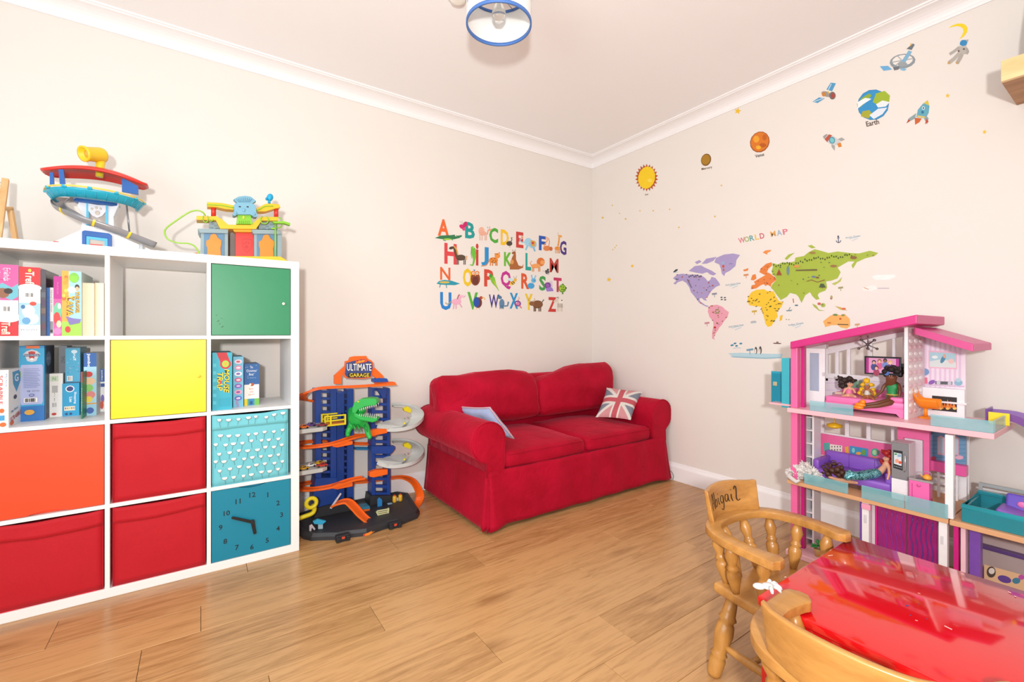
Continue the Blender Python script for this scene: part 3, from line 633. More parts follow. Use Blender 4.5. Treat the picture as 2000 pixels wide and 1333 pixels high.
pm.grid(lambda u, v: (tc_.x + dish[round(v * 7)][0] * math.cos(a0_ + (a1_ - a0_) * u), tc_.y + dish[round(v * 7)][0] * math.sin(a0_ + (a1_ - a0_) * u), zr + dish[round(v * 7)][1]), 36, 7)
pl_ = ob('platform', pm, lt)
ob('platform_deck', MB(mat('2a9fbe', .35)).prism([(tc_.x + R_ * .82 * math.cos(t), tc_.y + R_ * .82 * math.sin(t)) for t in [PI * 1.25 + PI * .5 * i / 10 for i in range(11)]], lambda a, b, k: (a, b, zr - .03 + .004 * k)), pl_)
for k in range(14):
    a = PI + PI * (k + .5) / 14; d1 = Vector((math.cos(a), math.sin(a), 0))
    ob('platform_rib', MB(mat('2fa6c4', .3)).tube([tc_ + d1 * R_ * .865 + Vector((0, 0, zr - .0335)), tc_ + d1 * R_ * .972 + Vector((0, 0, zr - .008))], .0018, 5), pl_)
ob('railing', MB(mat('f2d860', .3)).tube([(tc_.x + R_ * 1.01 * math.cos(a0_ + (a1_ - a0_) * t / 40), tc_.y + R_ * 1.01 * math.sin(a0_ + (a1_ - a0_) * t / 40), zr + .006) for t in range(41)], .0035, 6), pl_)
for k in range(7):
    a = PI + PI * k / 6; ob('rail_clip', MB(TQ).box((tc_.x + R_ * math.cos(a), tc_.y + R_ * math.sin(a), zr + .003), (.014, .014, .009)), pl_)
zl, zc = on_y(86, 332, TY).z, on_y(190, 322, TY - .08).z
cxr = (on_y(86, 332, TY).x + on_y(286, 366, TY).x) / 2; Rr = (on_y(286, 366, TY).x - on_y(86, 332, TY).x) / 2; zl = (zl + on_y(286, 366, TY).z) / 2
def roof(u, v, up):
    x = (u * 2 - 1); q = max(0, 1 - abs(x) ** 2.6) ** .5; return (cxr + x * Rr, TY + (v * 2 - 1) * (.025 + .05 * q), zl + (zc - zl) * (1 - x * x) ** 1.0 - .02 * (v * 2 - 1) ** 2 * q + up)
mb = MB(RD); mb.grid(lambda u, v: roof(u, v, .007), 24, 8); mb.grid(lambda u, v: roof(u, v, -.007), 24, 8)
edge = [roof(i / 24, 0, 0) for i in range(25)] + [roof(1, j / 8, 0) for j in range(1, 9)] + [roof(1 - i / 24, 1, 0) for i in range(1, 25)] + [roof(0, 1 - j / 8, 0) for j in range(1, 8)]
mb.tube(edge, .0075, 8, closed=True); ob('roof', mb, lt)
for a, b, c_, d_ in ((97, 337, 104, 362), (114, 331, 126, 362)): ob('roof_post', pprism(MB(BL), [(a, b), (a + 7 if c_ < 110 else a + 10, b), (c_ + 1, d_), (c_ - 7 if c_ < 110 else c_ - 9, d_)], -.335, -.32), lt)
ob('roof_post', pprism(MB(BL), [(238, 349), (244, 350), (270, 364), (270, 380), (238, 374)], -.315, -.30), lt)
ax = Vector((-.72, -.62, -.28)).normalized(); t0 = on_y(196, 303, -.26)
q_ = ax.to_track_quat('Z', 'Y').to_matrix()
tl = ob('telescope', MB(YL).lathe([(.012, -.02), (.03, -.012), (.033, .0), (.03, .055), (.034, .062), (.034, .07), (.026, .07), (.022, .03)], 24, t0, q_), lt)
ob('eyepiece', MB(mat('e8b24a', .4)).lathe([(.016, .03), (.016, .055), (.004, .06)], 16, t0, q_), tl)
ob('telescope_stem', MB(YL).cyl(on_y(197, 308, -.26), on_y(194, 346, -.26), .018, .013, 16), lt)
path = [(152, 391, -.15), (128, 391, -.17), (114, 397, -.24), (117, 407, -.33), (136, 417, -.40), (165, 430, -.43), (205, 444, -.43), (250, 460, -.41), (302, 480, -.38)]
def smooth(pts, n=4):
    out = []
    for i in range(len(pts) - 1):
        p0, p1, p2, p3 = pts[max(i - 1, 0)], pts[i], pts[i + 1], pts[min(i + 2, len(pts) - 1)]
        for k in range(n):
            t = k / n; out.append(tuple(0.5 * (2 * b + (c - a) * t + (2 * a - 5 * b + 4 * c - d) * t * t + (3 * b - a - 3 * c + d) * t ** 3) for a, b, c, d in zip(p0, p1, p2, p3)))
    return out + [tuple(pts[-1])]
sp = [on_y(a, b, c) for a, b, c in smooth(path, 4)]
gut = [(.024 * math.cos(PI + PI * i / 10), .024 * math.sin(PI + PI * i / 10)) for i in range(11)] + [(.021 * math.cos(2 * PI - PI * i / 10), .021 * math.sin(2 * PI - PI * i / 10)) for i in range(11)]
sl = ob('slide', MB(mat('9a9a9e', .3, .35)).sweep(sp, [(a, b + .012) for a, b in gut]), lt)
for f in sl.data.polygons: f.use_smooth = True
for k in (15, 22, 28):
    sec = [(.0262 * math.cos(PI + PI * i / 10), .0262 * math.sin(PI + PI * i / 10) + .012) for i in range(11)] + [(.0235 * math.cos(2 * PI - PI * i / 10), .0235 * math.sin(2 * PI - PI * i / 10) + .012) for i in range(11)]
    d_ = (sp[k + 1] - sp[k]).normalized(); ob('slide_band', MB(YL).sweep([sp[k] - d_ * .004, sp[k] + d_ * .004], sec), sl)
ob('fire_pole', MB(mat('8a8c90', .3, .6)).cyl(on_y(247, 398, -.32), on_y(253, 456, -.32), .0035, n=8), lt)
ob('slide_foot', MB(mat('c4c8cc', .4)).cyl(on_y(276, 478, -.39), Vector((*on_y(276, 490, -.39)[:2], KH)), .008, n=10), lt)

# ------------------------------------------------------------------ temple play set
cvt = lambda x, y: (310 + x / 6.897, 360 + y / 6.897)
TF = -0.36
GS, SB, OG, YT, GN = mat('8fa5ab', .5), mat('5b86a6', .5), mat('f28a25', .45), mat('f2bd1e', .4), mat('84c62c', .4)
tp0 = on_y(470, 500, -.3)
tm = thing('toy_temple', 'toy jungle temple with grey towers, orange doors, blue mask and green vines', 'toy', (tp0.x, -.3, KH))
def TPz(pts, y0, y1, m, name, par=tm, zmin=None, bev=.0015): return ob(name, pprism(MB(m), pts, y0, y1, zmin, cvt), par, bevel=bev)
for x0, x1, yt in ((565, 935, 650), (1285, 1660, 660)):
    TPz([(x0, yt), (x1, yt + 10), (x1, 1100), (x0, 1100)], TF, TF + .13, GS, 'tower', zmin=KH)
    d_ = x0 - 565
    TPz([(525 + d_, 598 + d_ * .016), (940 + d_ - (20 if d_ else 0), 606 + d_ * .016), (930 + d_, 662 + d_ * .016), (555 + d_, 655 + d_ * .016)], TF - .012, TF + .14, GS, 'cornice')
    pn = TPz([(610 + d_ * .99, 662 + d_ * .02), (885 + d_ * .99, 668 + d_ * .02), (885 + d_ * .99, 1100), (610 + d_ * .99, 1100)], TF - .003, TF + .002, SB, 'door_panel', zmin=KH)
    TPz([(a + d_ * .985, b + d_ * .015) for a, b in ((652, 1060), (655, 860), (640, 820), (640, 762), (682, 742), (700, 682), (735, 668), (772, 674), (798, 722), (848, 760), (845, 820), (832, 860), (845, 1060))], TF - .009, TF - .003, OG, 'door', zmin=KH)
for pts in ([(680, 505), (800, 505), (850, 600), (680, 602)], [(1345, 510), (1600, 505), (1600, 612), (1345, 606)]):
    TPz(pts, TF + .01, TF + .11, GS, 'brick_block')
for (a, b) in ((700, 520), (745, 545), (690, 570), (760, 575), (1380, 530), (1440, 555), (1500, 530), (1400, 580), (1470, 585), (1540, 560)):
    TPz([(a, b), (a + 42, b + 1), (a + 42, b + 19), (a, b + 18)], TF + .006, TF + .012, mat('7f959c', .55), 'brick', bev=.0008)
TPz([(935, 640), (1290, 645), (1290, 1100), (935, 1100)], TF + .1, TF + .11, mat('9a8f8a', .6), 'back_wall', zmin=KH)
rdr = TPz([(1030, 652), (1278, 656), (1278, 1100), (1030, 1100)], TF + .03, TF + .05, mat('dd3a34', .4), 'red_door', zmin=KH)
sh = Sheet(lambda a, b: on_y(*cvt(a, b), TF + .03), (0, -1, 0))
sh.poly([(1120, 740), (1180, 730), (1260, 745), (1262, 830), (1235, 890), (1190, 925), (1145, 880), (1118, 820)], 'c93230'); sh.poly([(1130, 752), (1180, 742), (1250, 756), (1252, 828), (1228, 882), (1190, 912), (1152, 874), (1128, 818)], 'dc3c36')
for a, b, r in ((1150, 800, 12), (1180, 785, 13), (1212, 795, 12), (1182, 845, 24)): sh.ell(a, b, r, r, 'c52f2e', 12)
sh.ob('paw_emblem', rdr)
TPz([(870, 968), (1640, 975), (1740, 1035), (1740, 1100), (870, 1100)], TF - .05, TF + .12, YT, 'base_plate', zmin=KH)
TPz([(508, 425), (640, 432), (780, 430), (860, 480), (935, 545), (1240, 548), (1310, 490), (1372, 440), (1612, 440), (1612, 492), (1390, 490), (1310, 605), (830, 600), (770, 485), (508, 480)], TF - .02, TF + .06, YT, 'balcony')
TPz([(990, 600), (1275, 604), (1255, 645), (1020, 642)], TF, TF + .05, mat('eeae1a', .4), 'step')
for a, b0, b1 in ((738, 292, 432), (1582, 310, 442)): ob('post', MB(mat('d8382f', .4)).cyl(on_y(*cvt(a, b1), TF + .02), on_y(*cvt(a, b0), TF + .02), .0105, n=14), tm)
for pts in ([(648, 242), (740, 245), (850, 252), (1012, 285), (1012, 345), (900, 335), (790, 310), (652, 302)], [(1310, 330), (1370, 298), (1440, 262), (1540, 262), (1622, 272), (1642, 312), (1560, 330), (1440, 368), (1318, 368)]):
    b_ = TPz(pts, TF - .01, TF + .05, YT, 'beam')
    v = [on_y(*cvt(a, b), TF - .012) for a, b in smooth([(q[0], q[1] + 34) for q in pts[:4]], 4)]
    ob('vine', MB(GN).tube(v, .0028, 6), tm)
hd = TPz([(1012, 285), (1030, 262), (1060, 245), (1245, 255), (1290, 270), (1312, 310), (1315, 370), (1330, 410), (1325, 440), (1290, 442), (1240, 410), (1060, 408), (1030, 428), (1000, 420), (998, 390), (1018, 365)], TF - .04, TF + .01, mat('78b0c8', .45), 'mask')
TPz([(1006, 202), (1080, 165), (1160, 155), (1240, 166), (1316, 226), (1245, 270), (1060, 252)], TF - .035, TF, mat('74acc4', .45), 'mask_crest', hd)
for k in range(8):
    a = 1045 + k * 30; cx_ = 1160 + (a - 1160) * 1.0; v0 = on_y(*cvt(1160 + (a - 1160) * .62, 240), TF - .0365); v1 = on_y(*cvt(cx_, 180 + abs(a - 1160) * .18), TF - .0365)
    ob('crest_rib', MB(mat('5f98b2', .5)).tube([v0, v1], .0013, 5), hd)
for a, b in ((1092, 303), (1198, 305)):
    c_ = on_y(*cvt(a, b), TF - .04); ob('eye', MB(mat('2b2f33', .5)).ell(c_, (.0055, .002, .0034), 12), hd)
for a, b in ((1035, 392), (1285, 405)): ob('cheek', MB(mat('7ab4cc', .45)).ell(on_y(*cvt(a, b), TF - .036), (.009, .01, .009), 12), hd)
ob('nose', MB(mat('7ab4cc', .45)).ell(on_y(*cvt(1145, 350), TF - .04), (.008, .006, .01), 12), hd)
gb = TPz([(1062, 410), (1240, 412), (1270, 540), (1045, 538)], TF - .025, TF, GN, 'green_bib')
TPz([(1130, 430), (1150, 426), (1160, 445), (1150, 468), (1130, 462)], TF - .029, TF - .025, mat('e8dc3a', .4), 'badge', gb)
for k in range(6): ob('bib_rib', MB(mat('74b424', .4)).cyl(on_y(*cvt(1085 + k * 26, 495), TF - .026), on_y(*cvt(1082 + k * 27, 535), TF - .026), .0014, n=5), gb)
def loop(cx, cy, rx, ry, t0, t1, y, r, name='vine_hook', n=16):
    return ob(name, MB(GN).tube([on_y(*cvt(cx + rx * math.cos(math.radians(t0 + (t1 - t0) * i / n)), cy + ry * math.sin(math.radians(t0 + (t1 - t0) * i / n))), y) for i in range(n + 1)], r, 7), tm)
loop(1425, 480, 52, 56, -60, 235, TF - .028, .0028); loop(1615, 520, 50, 70, -95, 130, TF - .03, .0028); loop(705, 470, 26, 30, 0, 180, TF - .026, .002); loop(630, 460, 34, 56, -40, 220, TF - .026, .0022)
ob('ladder_pole', MB(GN).cyl(Vector((*on_y(*cvt(1572, 990), TF - .045)[:2], KH + .006)), on_y(*cvt(1572, 510), TF - .045), .004, n=8), tm)
TPz([(1530, 500), (1690, 498), (1772, 522), (1772, 555), (1690, 528), (1560, 526)], TF - .06, TF - .03, GN, 'lookout_board')
TPz([(1515, 585), (1570, 588), (1570, 606), (1515, 604)], TF - .05, TF - .04, GN, 'ladder_rung')
bd = ob('parrot_head', MB(mat('18a8d8', .4)).ell(on_y(*cvt(1498, 180), TF + .02), (.0155, .016, .021), 14, Matrix.Rotation(.3, 3, 'Y')), tm)
ob('parrot_beak', MB(mat('1598c8', .4)).ell(on_y(*cvt(1452, 200), TF + .01), (.006, .006, .008), 10), bd); ob('parrot_neck', MB(mat('18a8d8', .4)).cyl(on_y(*cvt(1488, 258), TF + .02), on_y(*cvt(1488, 215), TF + .02), .007, n=10), bd)
vn = [(628, 425, TF - .02), (590, 378, TF - .03), (510, 353, TF - .03), (400, 384, TF - .02), (230, 495, TF - .01), (110, 585, TF), (80, 655, TF), (125, 742, TF), (250, 790, TF), (400, 800, TF - .01), (490, 842, TF - .03), (548, 940, TF - .04)]
vv = [on_y(*cvt(a, b), c) for a, b, c in smooth(vn, 5)]; vv[-1].z = max(vv[-1].z, KH + .004)
ob('long_vine', MB(mat('9ccb4a', .4)).tube(vv, .0036, 8), tm)
bf = on_y(*cvt(487, 918), TF - .06)
ft = thing('toy_figure', 'tiny brown and orange toy piece lying at the foot of the green vine', 'toy', (bf.x, bf.y, KH))
mb = MB(mat('b0703c', .5)).ell((bf.x, bf.y, KH + .006), (.009, .007, .006), 12); ob('body', mb, ft); ob('cap', MB(mat('e0602a', .5)).ell((bf.x + .006, bf.y, KH + .010), (.006, .005, .004), 10), ft)

# ================================================================== TOY GARAGE ON THE FLOOR
cg = lambda x, y: (560 + x / 3.3333, 680 + y / 3.3333)
def G(x, y, d): return on_y(*cg(x, y), d)
def G0(x, y, z=0.0): return on_z(*cg(x, y), z)
gr = thing('toy_garage', 'tall blue and orange toy car garage with green dinosaur and lettered sign', 'toy', (-2.15, -0.22, 0))
BT, OR, GY, BK, YE, DG = mat('1c4699', .4), mat('f26a1d', .35), mat('c3c9c6', .4), mat('2e3034', .5), mat('e2d31f', .4), mat('23262b', .5)
def gpr(pts, y0, y1, m, name, par=gr, zmin=None, bev=.0015, **k): return ob(name, pprism(MB(m), pts, y0, y1, zmin, cg), par, bevel=bev, **k)
# black base: outline read off the floor
outl = [G0(x, y) for x, y in ((72, 1215), (105, 1245), (160, 1258), (240, 1254), (325, 1252), (400, 1238), (520, 1225), (600, 1195), (660, 1175), (730, 1160), (800, 1132), (850, 1112), (866, 1085))]
poly = [(max(p.x, KX1 + .012), p.y) for p in outl] + [(-1.80, -.10), (-1.85, -.03), (-2.4, -.03), (KX1 + .012, -.08)]
cen = Vector((sum(p[0] for p in poly) / len(poly), sum(p[1] for p in poly) / len(poly)))
def inset(p, k): return (cen.x + (p[0] - cen.x) * k, cen.y + (p[1] - cen.y) * k)
bs = MB(BK); n = len(poly); lv = [(1.0, 0), (1.0, .02), (.97, .038), (.93, .04), (.9, .03)]
vs = [(*inset(p, k), z) for k, z in lv for p in poly]
fs = [(i * n + j, i * n + (j + 1) % n, (i + 1) * n + (j + 1) % n, (i + 1) * n + j) for i in range(len(lv) - 1) for j in range(n)]
bs.add(vs, fs); tri = tessellate_polygon([[Vector((a, b, 0)) for a, b in poly]]); bs.add([(*inset(p, .9), .03) for p in poly], [tuple(t) for t in tri]); bs.add([(*p, 0) for p in poly], [tuple(t) for t in tri])
base = ob('base', bs, gr)
for cx_, cy_ in ((362, 1254), (700, 1169)):
    p = G0(cx_, cy_); ob('track_connector', MB(DG).box((p.x, p.y - .006, .018), (.07, .03, .036)).box((p.x - .025, p.y - .016, .016), (.018, .03, .024)).box((p.x + .025, p.y - .016, .016), (.018, .03, .024)), base, bevel=.003)
    ob('connector_mark', MB(mat('d8482c', .5)).box((p.x, p.y - .0215, .022), (.016, .002, .012)), base)
p = G0(530, 1205, .02); sg = Sheet(lambda a, b: (p.x + a, p.y - .012, .02 + b), (-.1, -1, .1)); sg.poly([(-.03, -.007), (.0, -.009), (.035, .006), (.012, .004), (.02, .012), (-.005, .006), (-.03, .004)], 'e8862a'); sg.poly([(-.03, -.006), (-.022, -.007), (-.018, .002), (-.03, .003)], 'd8302c'); sg.ob('flame_logo', base)
# towers: solid columns with a lattice of openings in front
def lattice(x0, x1, y0, y1, d, rows, m, par, wob=.5):
    w_ = x1 - x0
    for k in range(rows + 1):
        yy = y0 + (y1 - y0) * k / rows; t = (y1 - y0) / rows * .36
        gpr([(x0, yy - t / 2), (x1, yy - t / 2 + 2), (x1, yy + t / 2 + 2), (x0, yy + t / 2)], d, d + .02, m, 'lattice_rung', par, bev=0)
TFr = -.15
tw = gpr([(188, 270), (226, 268), (226, 1045), (188, 1060)], TFr, TFr + .1, BT, 'tower_column')
gpr([(285, 268), (330, 268), (330, 1040), (285, 1045)], TFr, TFr + .1, BT, 'tower_column')
lattice(222, 290, 285, 850, TFr + .01, 13, BT, gr)
gpr([(188, 850), (330, 845), (330, 1075), (172, 1080), (172, 960)], TFr - .012, TFr + .1, BT, 'tower_foot', zmin=.03)
gpr([(330, 290), (375, 285), (375, 1010), (330, 1030)], TFr - .025, TFr + .06, BT, 'lift_shaft', zmin=.03)
for x in (338, 352, 366): gpr([(x, 300), (x + 5, 300), (x + 5, 1000), (x, 1005)], TFr - .03, TFr - .024, mat('17397f', .4), 'shaft_groove')
gpr([(392, 270), (435, 268), (435, 985), (392, 1000)], TFr + .02, TFr + .1, BT, 'tower_column', zmin=.03)
lattice(372, 396, 290, 900, TFr + .03, 15, BT, gr)
for x0, x1 in ((556, 572), (655, 672)): gpr([(x0, 262), (x1, 262), (x1 + 4, 965), (x0 - 2, 968)], TFr, TFr + .09, BT, 'tower_column', zmin=.03)
lattice(566, 662, 270, 950, TFr + .005, 14, BT, gr)
gpr([(590, 270), (655, 262), (645, 325), (625, 330)], TFr - .03, TFr, mat('1a3f8a', .4), 'gear_cover')
gpr([(552, 640), (704, 640), (704, 660), (680, 690), (552, 690)], TFr - .02, TFr + .02, BT, 'tower_bracket')
gpr([(548, 965), (680, 962), (690, 1040), (540, 1045)], TFr - .02, TFr + .09, BK, 'tower_plinth', zmin=.03)
gpr([(180, 1050), (435, 985), (438, 1060), (180, 1120)], TFr - .03, TFr + .06, BK, 'tower_plinth', zmin=.03)
# tracks: flat ribbons with raised lips
SEC = [(-.026, 0), (-.026, .011), (-.022, .011), (-.022, .004), (.022, .004), (.022, .011), (.026, .011), (.026, 0)]
def track(pts, m=OR, name='track', k=1.0, par=gr, n=4):
    return ob(name, MB(m).sweep([G(*p) for p in smooth(pts, n)], [(a * k, b) for a, b in SEC]), par)
track([(705, 240, -.2), (560, 250, -.2), (430, 258, -.2), (300, 262, -.2), (200, 272, -.2), (125, 300, -.18), (95, 325, -.13), (115, 345, -.08), (190, 352, -.06)])
track([(575, 235, -.13), (700, 232, -.13)], k=.8)
gpr([(310, 180), (378, 118), (378, 160), (355, 190), (355, 235), (310, 235)], -.19, -.17, OR, 'sign_bracket'); gpr([(545, 130), (575, 130), (628, 180), (628, 205), (590, 205), (545, 170)], -.19, -.17, OR, 'sign_bracket')
gpr([(565, 205), (600, 196), (655, 200), (662, 222), (565, 224)], -.2, -.15, mat('1a4fa6', .4), 'lift_motor')
gpr([(440, 560), (560, 560), (560, 580), (440, 580)], -.07, -.06, OR, 'track_rail')
track([(560, 575, -.2), (500, 575, -.23), (420, 592, -.26), (300, 630, -.28), (180, 648, -.26), (95, 652, -.2), (60, 640, -.12), (120, 618, -.06), (260, 612, -.05), (440, 628, -.05), (550, 630, -.05)])
track([(440, 660, -.05), (560, 662, -.05)], mat('2f82b8', .4))
track([(500, 850, -.26), (410, 868, -.27), (300, 905, -.28), (180, 925, -.26), (95, 925, -.2), (60, 910, -.12), (120, 888, -.06), (240, 872, -.05), (440, 880, -.05), (560, 868, -.05), (680, 852, -.06), (760, 848, -.1), (820, 875, -.17), (858, 935, -.22), (868, 985, -.25), (845, 1030, -.28), (790, 1062, -.31), (700, 1078, -.33)])
track([(305, 1030, -.26), (345, 1012, -.28), (395, 1006, -.3), (440, 1045, -.33), (485, 1095, -.36), (540, 1142, -.39)], k=1.25, name='ramp')
gpr([(280, 1045), (350, 945), (358, 950), (292, 1050)], -.27, -.262, mat('c9c6cc', .4), 'ramp_strut')
for x0, y0, x1, y1 in ((530, 540, 655, 570), (540, 805, 658, 840), (300, 620, 430, 645), (300, 890, 430, 918)):
    gpr([(x0, y0 + 8), (x0 + 40, y0 - 8), (x1, y0 - 14), (x1, y1 - 16), (x0 + 30, y1 + 4), (x0, y1)], -.285, -.25, OR, 'track_joint')
# round parking decks on the far side
for dy in (0, 235):
    rim = [(600, 505 + dy, -.22), (660, 530 + dy, -.25), (740, 528 + dy, -.27), (806, 508 + dy, -.27), (848, 468 + dy, -.23), (850, 432 + dy, -.18), (820, 402 + dy, -.12), (770, 382 + dy, -.08), (690, 380 + dy, -.06)]
    dk = ob('parking_deck', MB(GY).sweep([G(*p) for p in smooth(rim, 5)], [(-.042, 0), (-.042, .006), (.034, .006), (.034, .016), (.04, .016), (.04, -.006), (.03, -.006)]), gr)
    df_ = [G(a, b + dy, c) for a, b, c in ((592, 500, -.25), (655, 528, -.29), (750, 515, -.29), (800, 478, -.22), (745, 460, -.18), (650, 478, -.19))]; ob('deck_floor', MB(GY).add(df_, [(0, 1, 2, 5), (2, 3, 4, 5)]), dk, solid=.01)
    for k in range(4): gpr([(642 + k * 13, 508 + dy), (649 + k * 13, 506 + dy), (656 + k * 13, 520 + dy), (649 + k * 13, 522 + dy)], -.2525, -.2505, mat('d8652c', .5), 'deck_marking', dk, bev=0)
    for k in range(6):
        q = G(715 + k * 24, 478 - 9 * k + dy + (k * k) * .5, -.19); ob('deck_stud', MB(mat('aab3b2', .4)).cyl(q, q + Vector((0, 0, .008)), .004, n=8), dk)
    gpr([(762, 395 + dy), (790, 382 + dy), (812, 402 + dy), (806, 425 + dy), (786, 418 + dy), (766, 410 + dy)], -.17, -.14, YE, 'deck_lever', dk)
    c_ = G(768, 492 + dy, -.26); ob('deck_knob', MB(YE).ell(c_, (.008, .008, .008), 10), dk)
# trays at the other side with cars
TRAY = {}
for dy in (0, 268):
    f0, f1 = G(60, 540 + dy, -.30), G(272, 524 + dy, -.30); zt_ = G(180, 524 + dy, -.30).z
    tr = ob('car_tray', MB(GY).prism([(KX1 + .012, -.30), (f1.x - .03, -.30), (f1.x, -.27), (f1.x, -.12), (f1.x - .05, -.12), (KX1 + .012, -.12)], lambda a, b, k: (a, b, zt_ - .022 * (1 - k))), gr, bevel=.003); TRAY[dy] = zt_
def car(label, x, y, d, hx, rz):
    p = Vector((x, d, y)); t = thing('toy_car', label, 'toy car', p, rz, 'little toy cars parked on the toy garage'); t.scale = (.85,) * 3; WORLD[t.name] = Matrix.Translation(p) @ Matrix.Rotation(rz, 4, 'Z')
    prof = [(-.034, .006), (-.036, .013), (-.03, .017), (-.016, .018), (-.008, .027), (.012, .027), (.02, .018), (.034, .015), (.036, .006)]
    ob('body', MB(mat(hx, .25)).prism(prof, lambda a, b, k: (a, -.014 + .028 * k, b)), t, world=False, bevel=.002)
    ob('window', MB(mat('20262e', .1)).prism([(-.013, .0185), (-.006, .0255), (.011, .0255), (.017, .0185)], lambda a, b, k: (a, -.0145 + .029 * k, b)), t, world=False)
    for wx in (-.022, .022):
        for sy in (-1, 1): ob('wheel', MB(mat('1c1c1e', .5)).cyl((wx, sy * .011, .0065), (wx, sy * .0155, .0065), .0066, n=12), t, world=False)
    return t
i = 0
for dy, cols in ((0, (('orange', 'e0702a'), ('purple', '5b3a86'), ('maroon', '8a2f3a'))), (268, (('gold', 'c79a2c'), ('white', 'e4e4e0'), ('red', 'c4322a'), ('yellow', 'e0b428')))):
    for k, (nm, hx) in enumerate(cols):
        x = KX1 + (.055, .10, .155, .15)[k]; car('tiny %s toy car parked on the %s grey garage tray' % (nm, 'upper' if dy == 0 else 'lower'), x, TRAY[dy], (-.275, -.235, -.27, -.215)[k], hx, (.2, .1, -.1, .3)[k])
# yellow lift cage
a0, a1, b0, b1 = G(236, 440, -.2), G(366, 438, -.2), G(236, 500, -.2), G(366, 496, -.2)
zt, zb = a0.z, b0.z
lift = ob('lift_cage', MB(mat('e8902a', .4)).span((a0.x, -.25, zb), (a1.x, -.17, zb + .008)), gr)
for x in (a0.x, a0.x * .72 + a1.x * .28, a1.x):
    for yy in (-.25, -.17): ob('cage_bar', MB(YE).span((x - .005, yy - .005, zb), (x + .005, yy + .005, zt)), lift, bevel=.001)
for zz in (zt, (zt + zb) / 2, zb):
    for yy in (-.25, -.17): ob('cage_rail', MB(YE).span((a0.x - .005, yy - .004, zz - .004), (a1.x + .005, yy + .004, zz + .004)), lift, bevel=.001)
# sign
sg_ = gpr([(372, 178), (380, 88), (402, 82), (412, 60), (440, 54), (520, 52), (524, 70), (550, 80), (562, 92), (566, 130), (552, 192), (500, 202), (380, 196)], -.2, -.185, OR, 'sign_board')
gpr([(378, 172), (388, 98), (432, 86), (500, 72), (530, 84), (556, 96), (560, 128), (548, 186), (498, 195), (398, 194)], -.204, -.2, mat('3a4c86', .4), 'sign_plate', sg_)
sh = Sheet(lambda a, b: on_y(*cg(a, b), -.204), (0, -1, 0))
sh.poly([(398, 165), (545, 163), (540, 190), (400, 193)], '241f22')
for nm, cx_, cy_, wd, ht, col, bo in (('ULTIMATE', 472, 126, 164, 52, '1c1a1e', .05), ('ULTIMATE', 472, 126, 160, 46, 'f3f3f1', .012), ('GARAGE', 473, 177, 128, 24, 'f4d32a', .012)): sh.text(nm, cx_, cy_, wd, ht, col, 0, bo, -1)
sh.poly([(445, 102), (452, 82), (462, 90), (472, 72), (482, 84), (498, 70), (504, 80), (526, 72), (520, 92), (490, 98)], 'e8502a'); sh.poly([(450, 100), (458, 90), (480, 84), (510, 80), (500, 92)], 'f6c12e'); sh.text('Hot Wheels', 484, 91, 60, 12, 'c8281f', -.12, .01, -1)
sh.ob('sign_lettering', sg_)
# dinosaur
def skin(name, verts, edges, radii, parent, m, sub=2):
    me = bpy.data.meshes.new(name); M = WORLD[parent.name].inverted(); me.from_pydata([tuple(M @ Vector(v)) for v in verts], edges, [])
    o = bpy.data.objects.new(name, me); COL.objects.link(o); o.parent = parent; WORLD[o.name] = WORLD[parent.name]
    md = o.modifiers.new('skin', 'SKIN'); md.use_smooth_shade = True
    if not me.skin_vertices: me.attributes  # layer is made by the modifier
    for i, sv in enumerate(me.skin_vertices[0].data): sv.radius = (radii[i], radii[i]) if not isinstance(radii[i], tuple) else radii[i]; sv.use_root = (i == 0)
    s_ = o.modifiers.new('sub', 'SUBSURF'); s_.levels = sub; s_.render_levels = sub
    me.materials.append(m); return o
DN = mat('23b04a', .4)
V = lambda x, y, d: tuple(G(x, y, d))
dino = skin('dinosaur', [V(455, 470, -.27), V(430, 430, -.24), V(480, 400, -.3), V(500, 385, -.33), V(410, 520, -.25), V(395, 560, -.26), V(400, 578, -.28), V(520, 510, -.29), V(530, 560, -.31), V(545, 595, -.33), V(420, 400, -.17)],
            [(0, 1), (0, 2), (2, 3), (0, 4), (4, 5), (5, 6), (0, 7), (7, 8), (8, 9), (1, 10)], [.038, .034, .03, .03, .018, .016, .014, .02, .017, .013, .02], gr, DN)
# head: two jaws built in the plane of the picture's profile but with real width
def jaw(pts, wd, name): 
    c0 = G(500, 400, -.33); dirx = Vector((.86, -.5, 0)).normalized(); sd = Vector((.5, .86, 0)).normalized()
    P = [((G(a, b, -.33).x - c0.x) / .93, G(a, b, -.33).z - c0.z) for a, b in pts]
    return ob(name, MB(DN).prism(P, lambda a, b, k: c0 + dirx * a + Vector((0, 0, b)) + sd * (k - .5) * wd), dino, bevel=.007)
jaw([(440, 395), (452, 355), (490, 330), (540, 320), (580, 320), (588, 345), (580, 360), (520, 375), (475, 400), (462, 425), (440, 420)], .075, 'upper_jaw')
jaw([(445, 415), (470, 425), (500, 440), (560, 445), (588, 440), (588, 462), (560, 475), (490, 468), (450, 450)], .065, 'lower_jaw')
tm_ = mat('f0f0ea', .4); c0 = G(500, 400, -.33); dirx = Vector((.86, -.5, 0)).normalized(); sd = Vector((.5, .86, 0)).normalized()
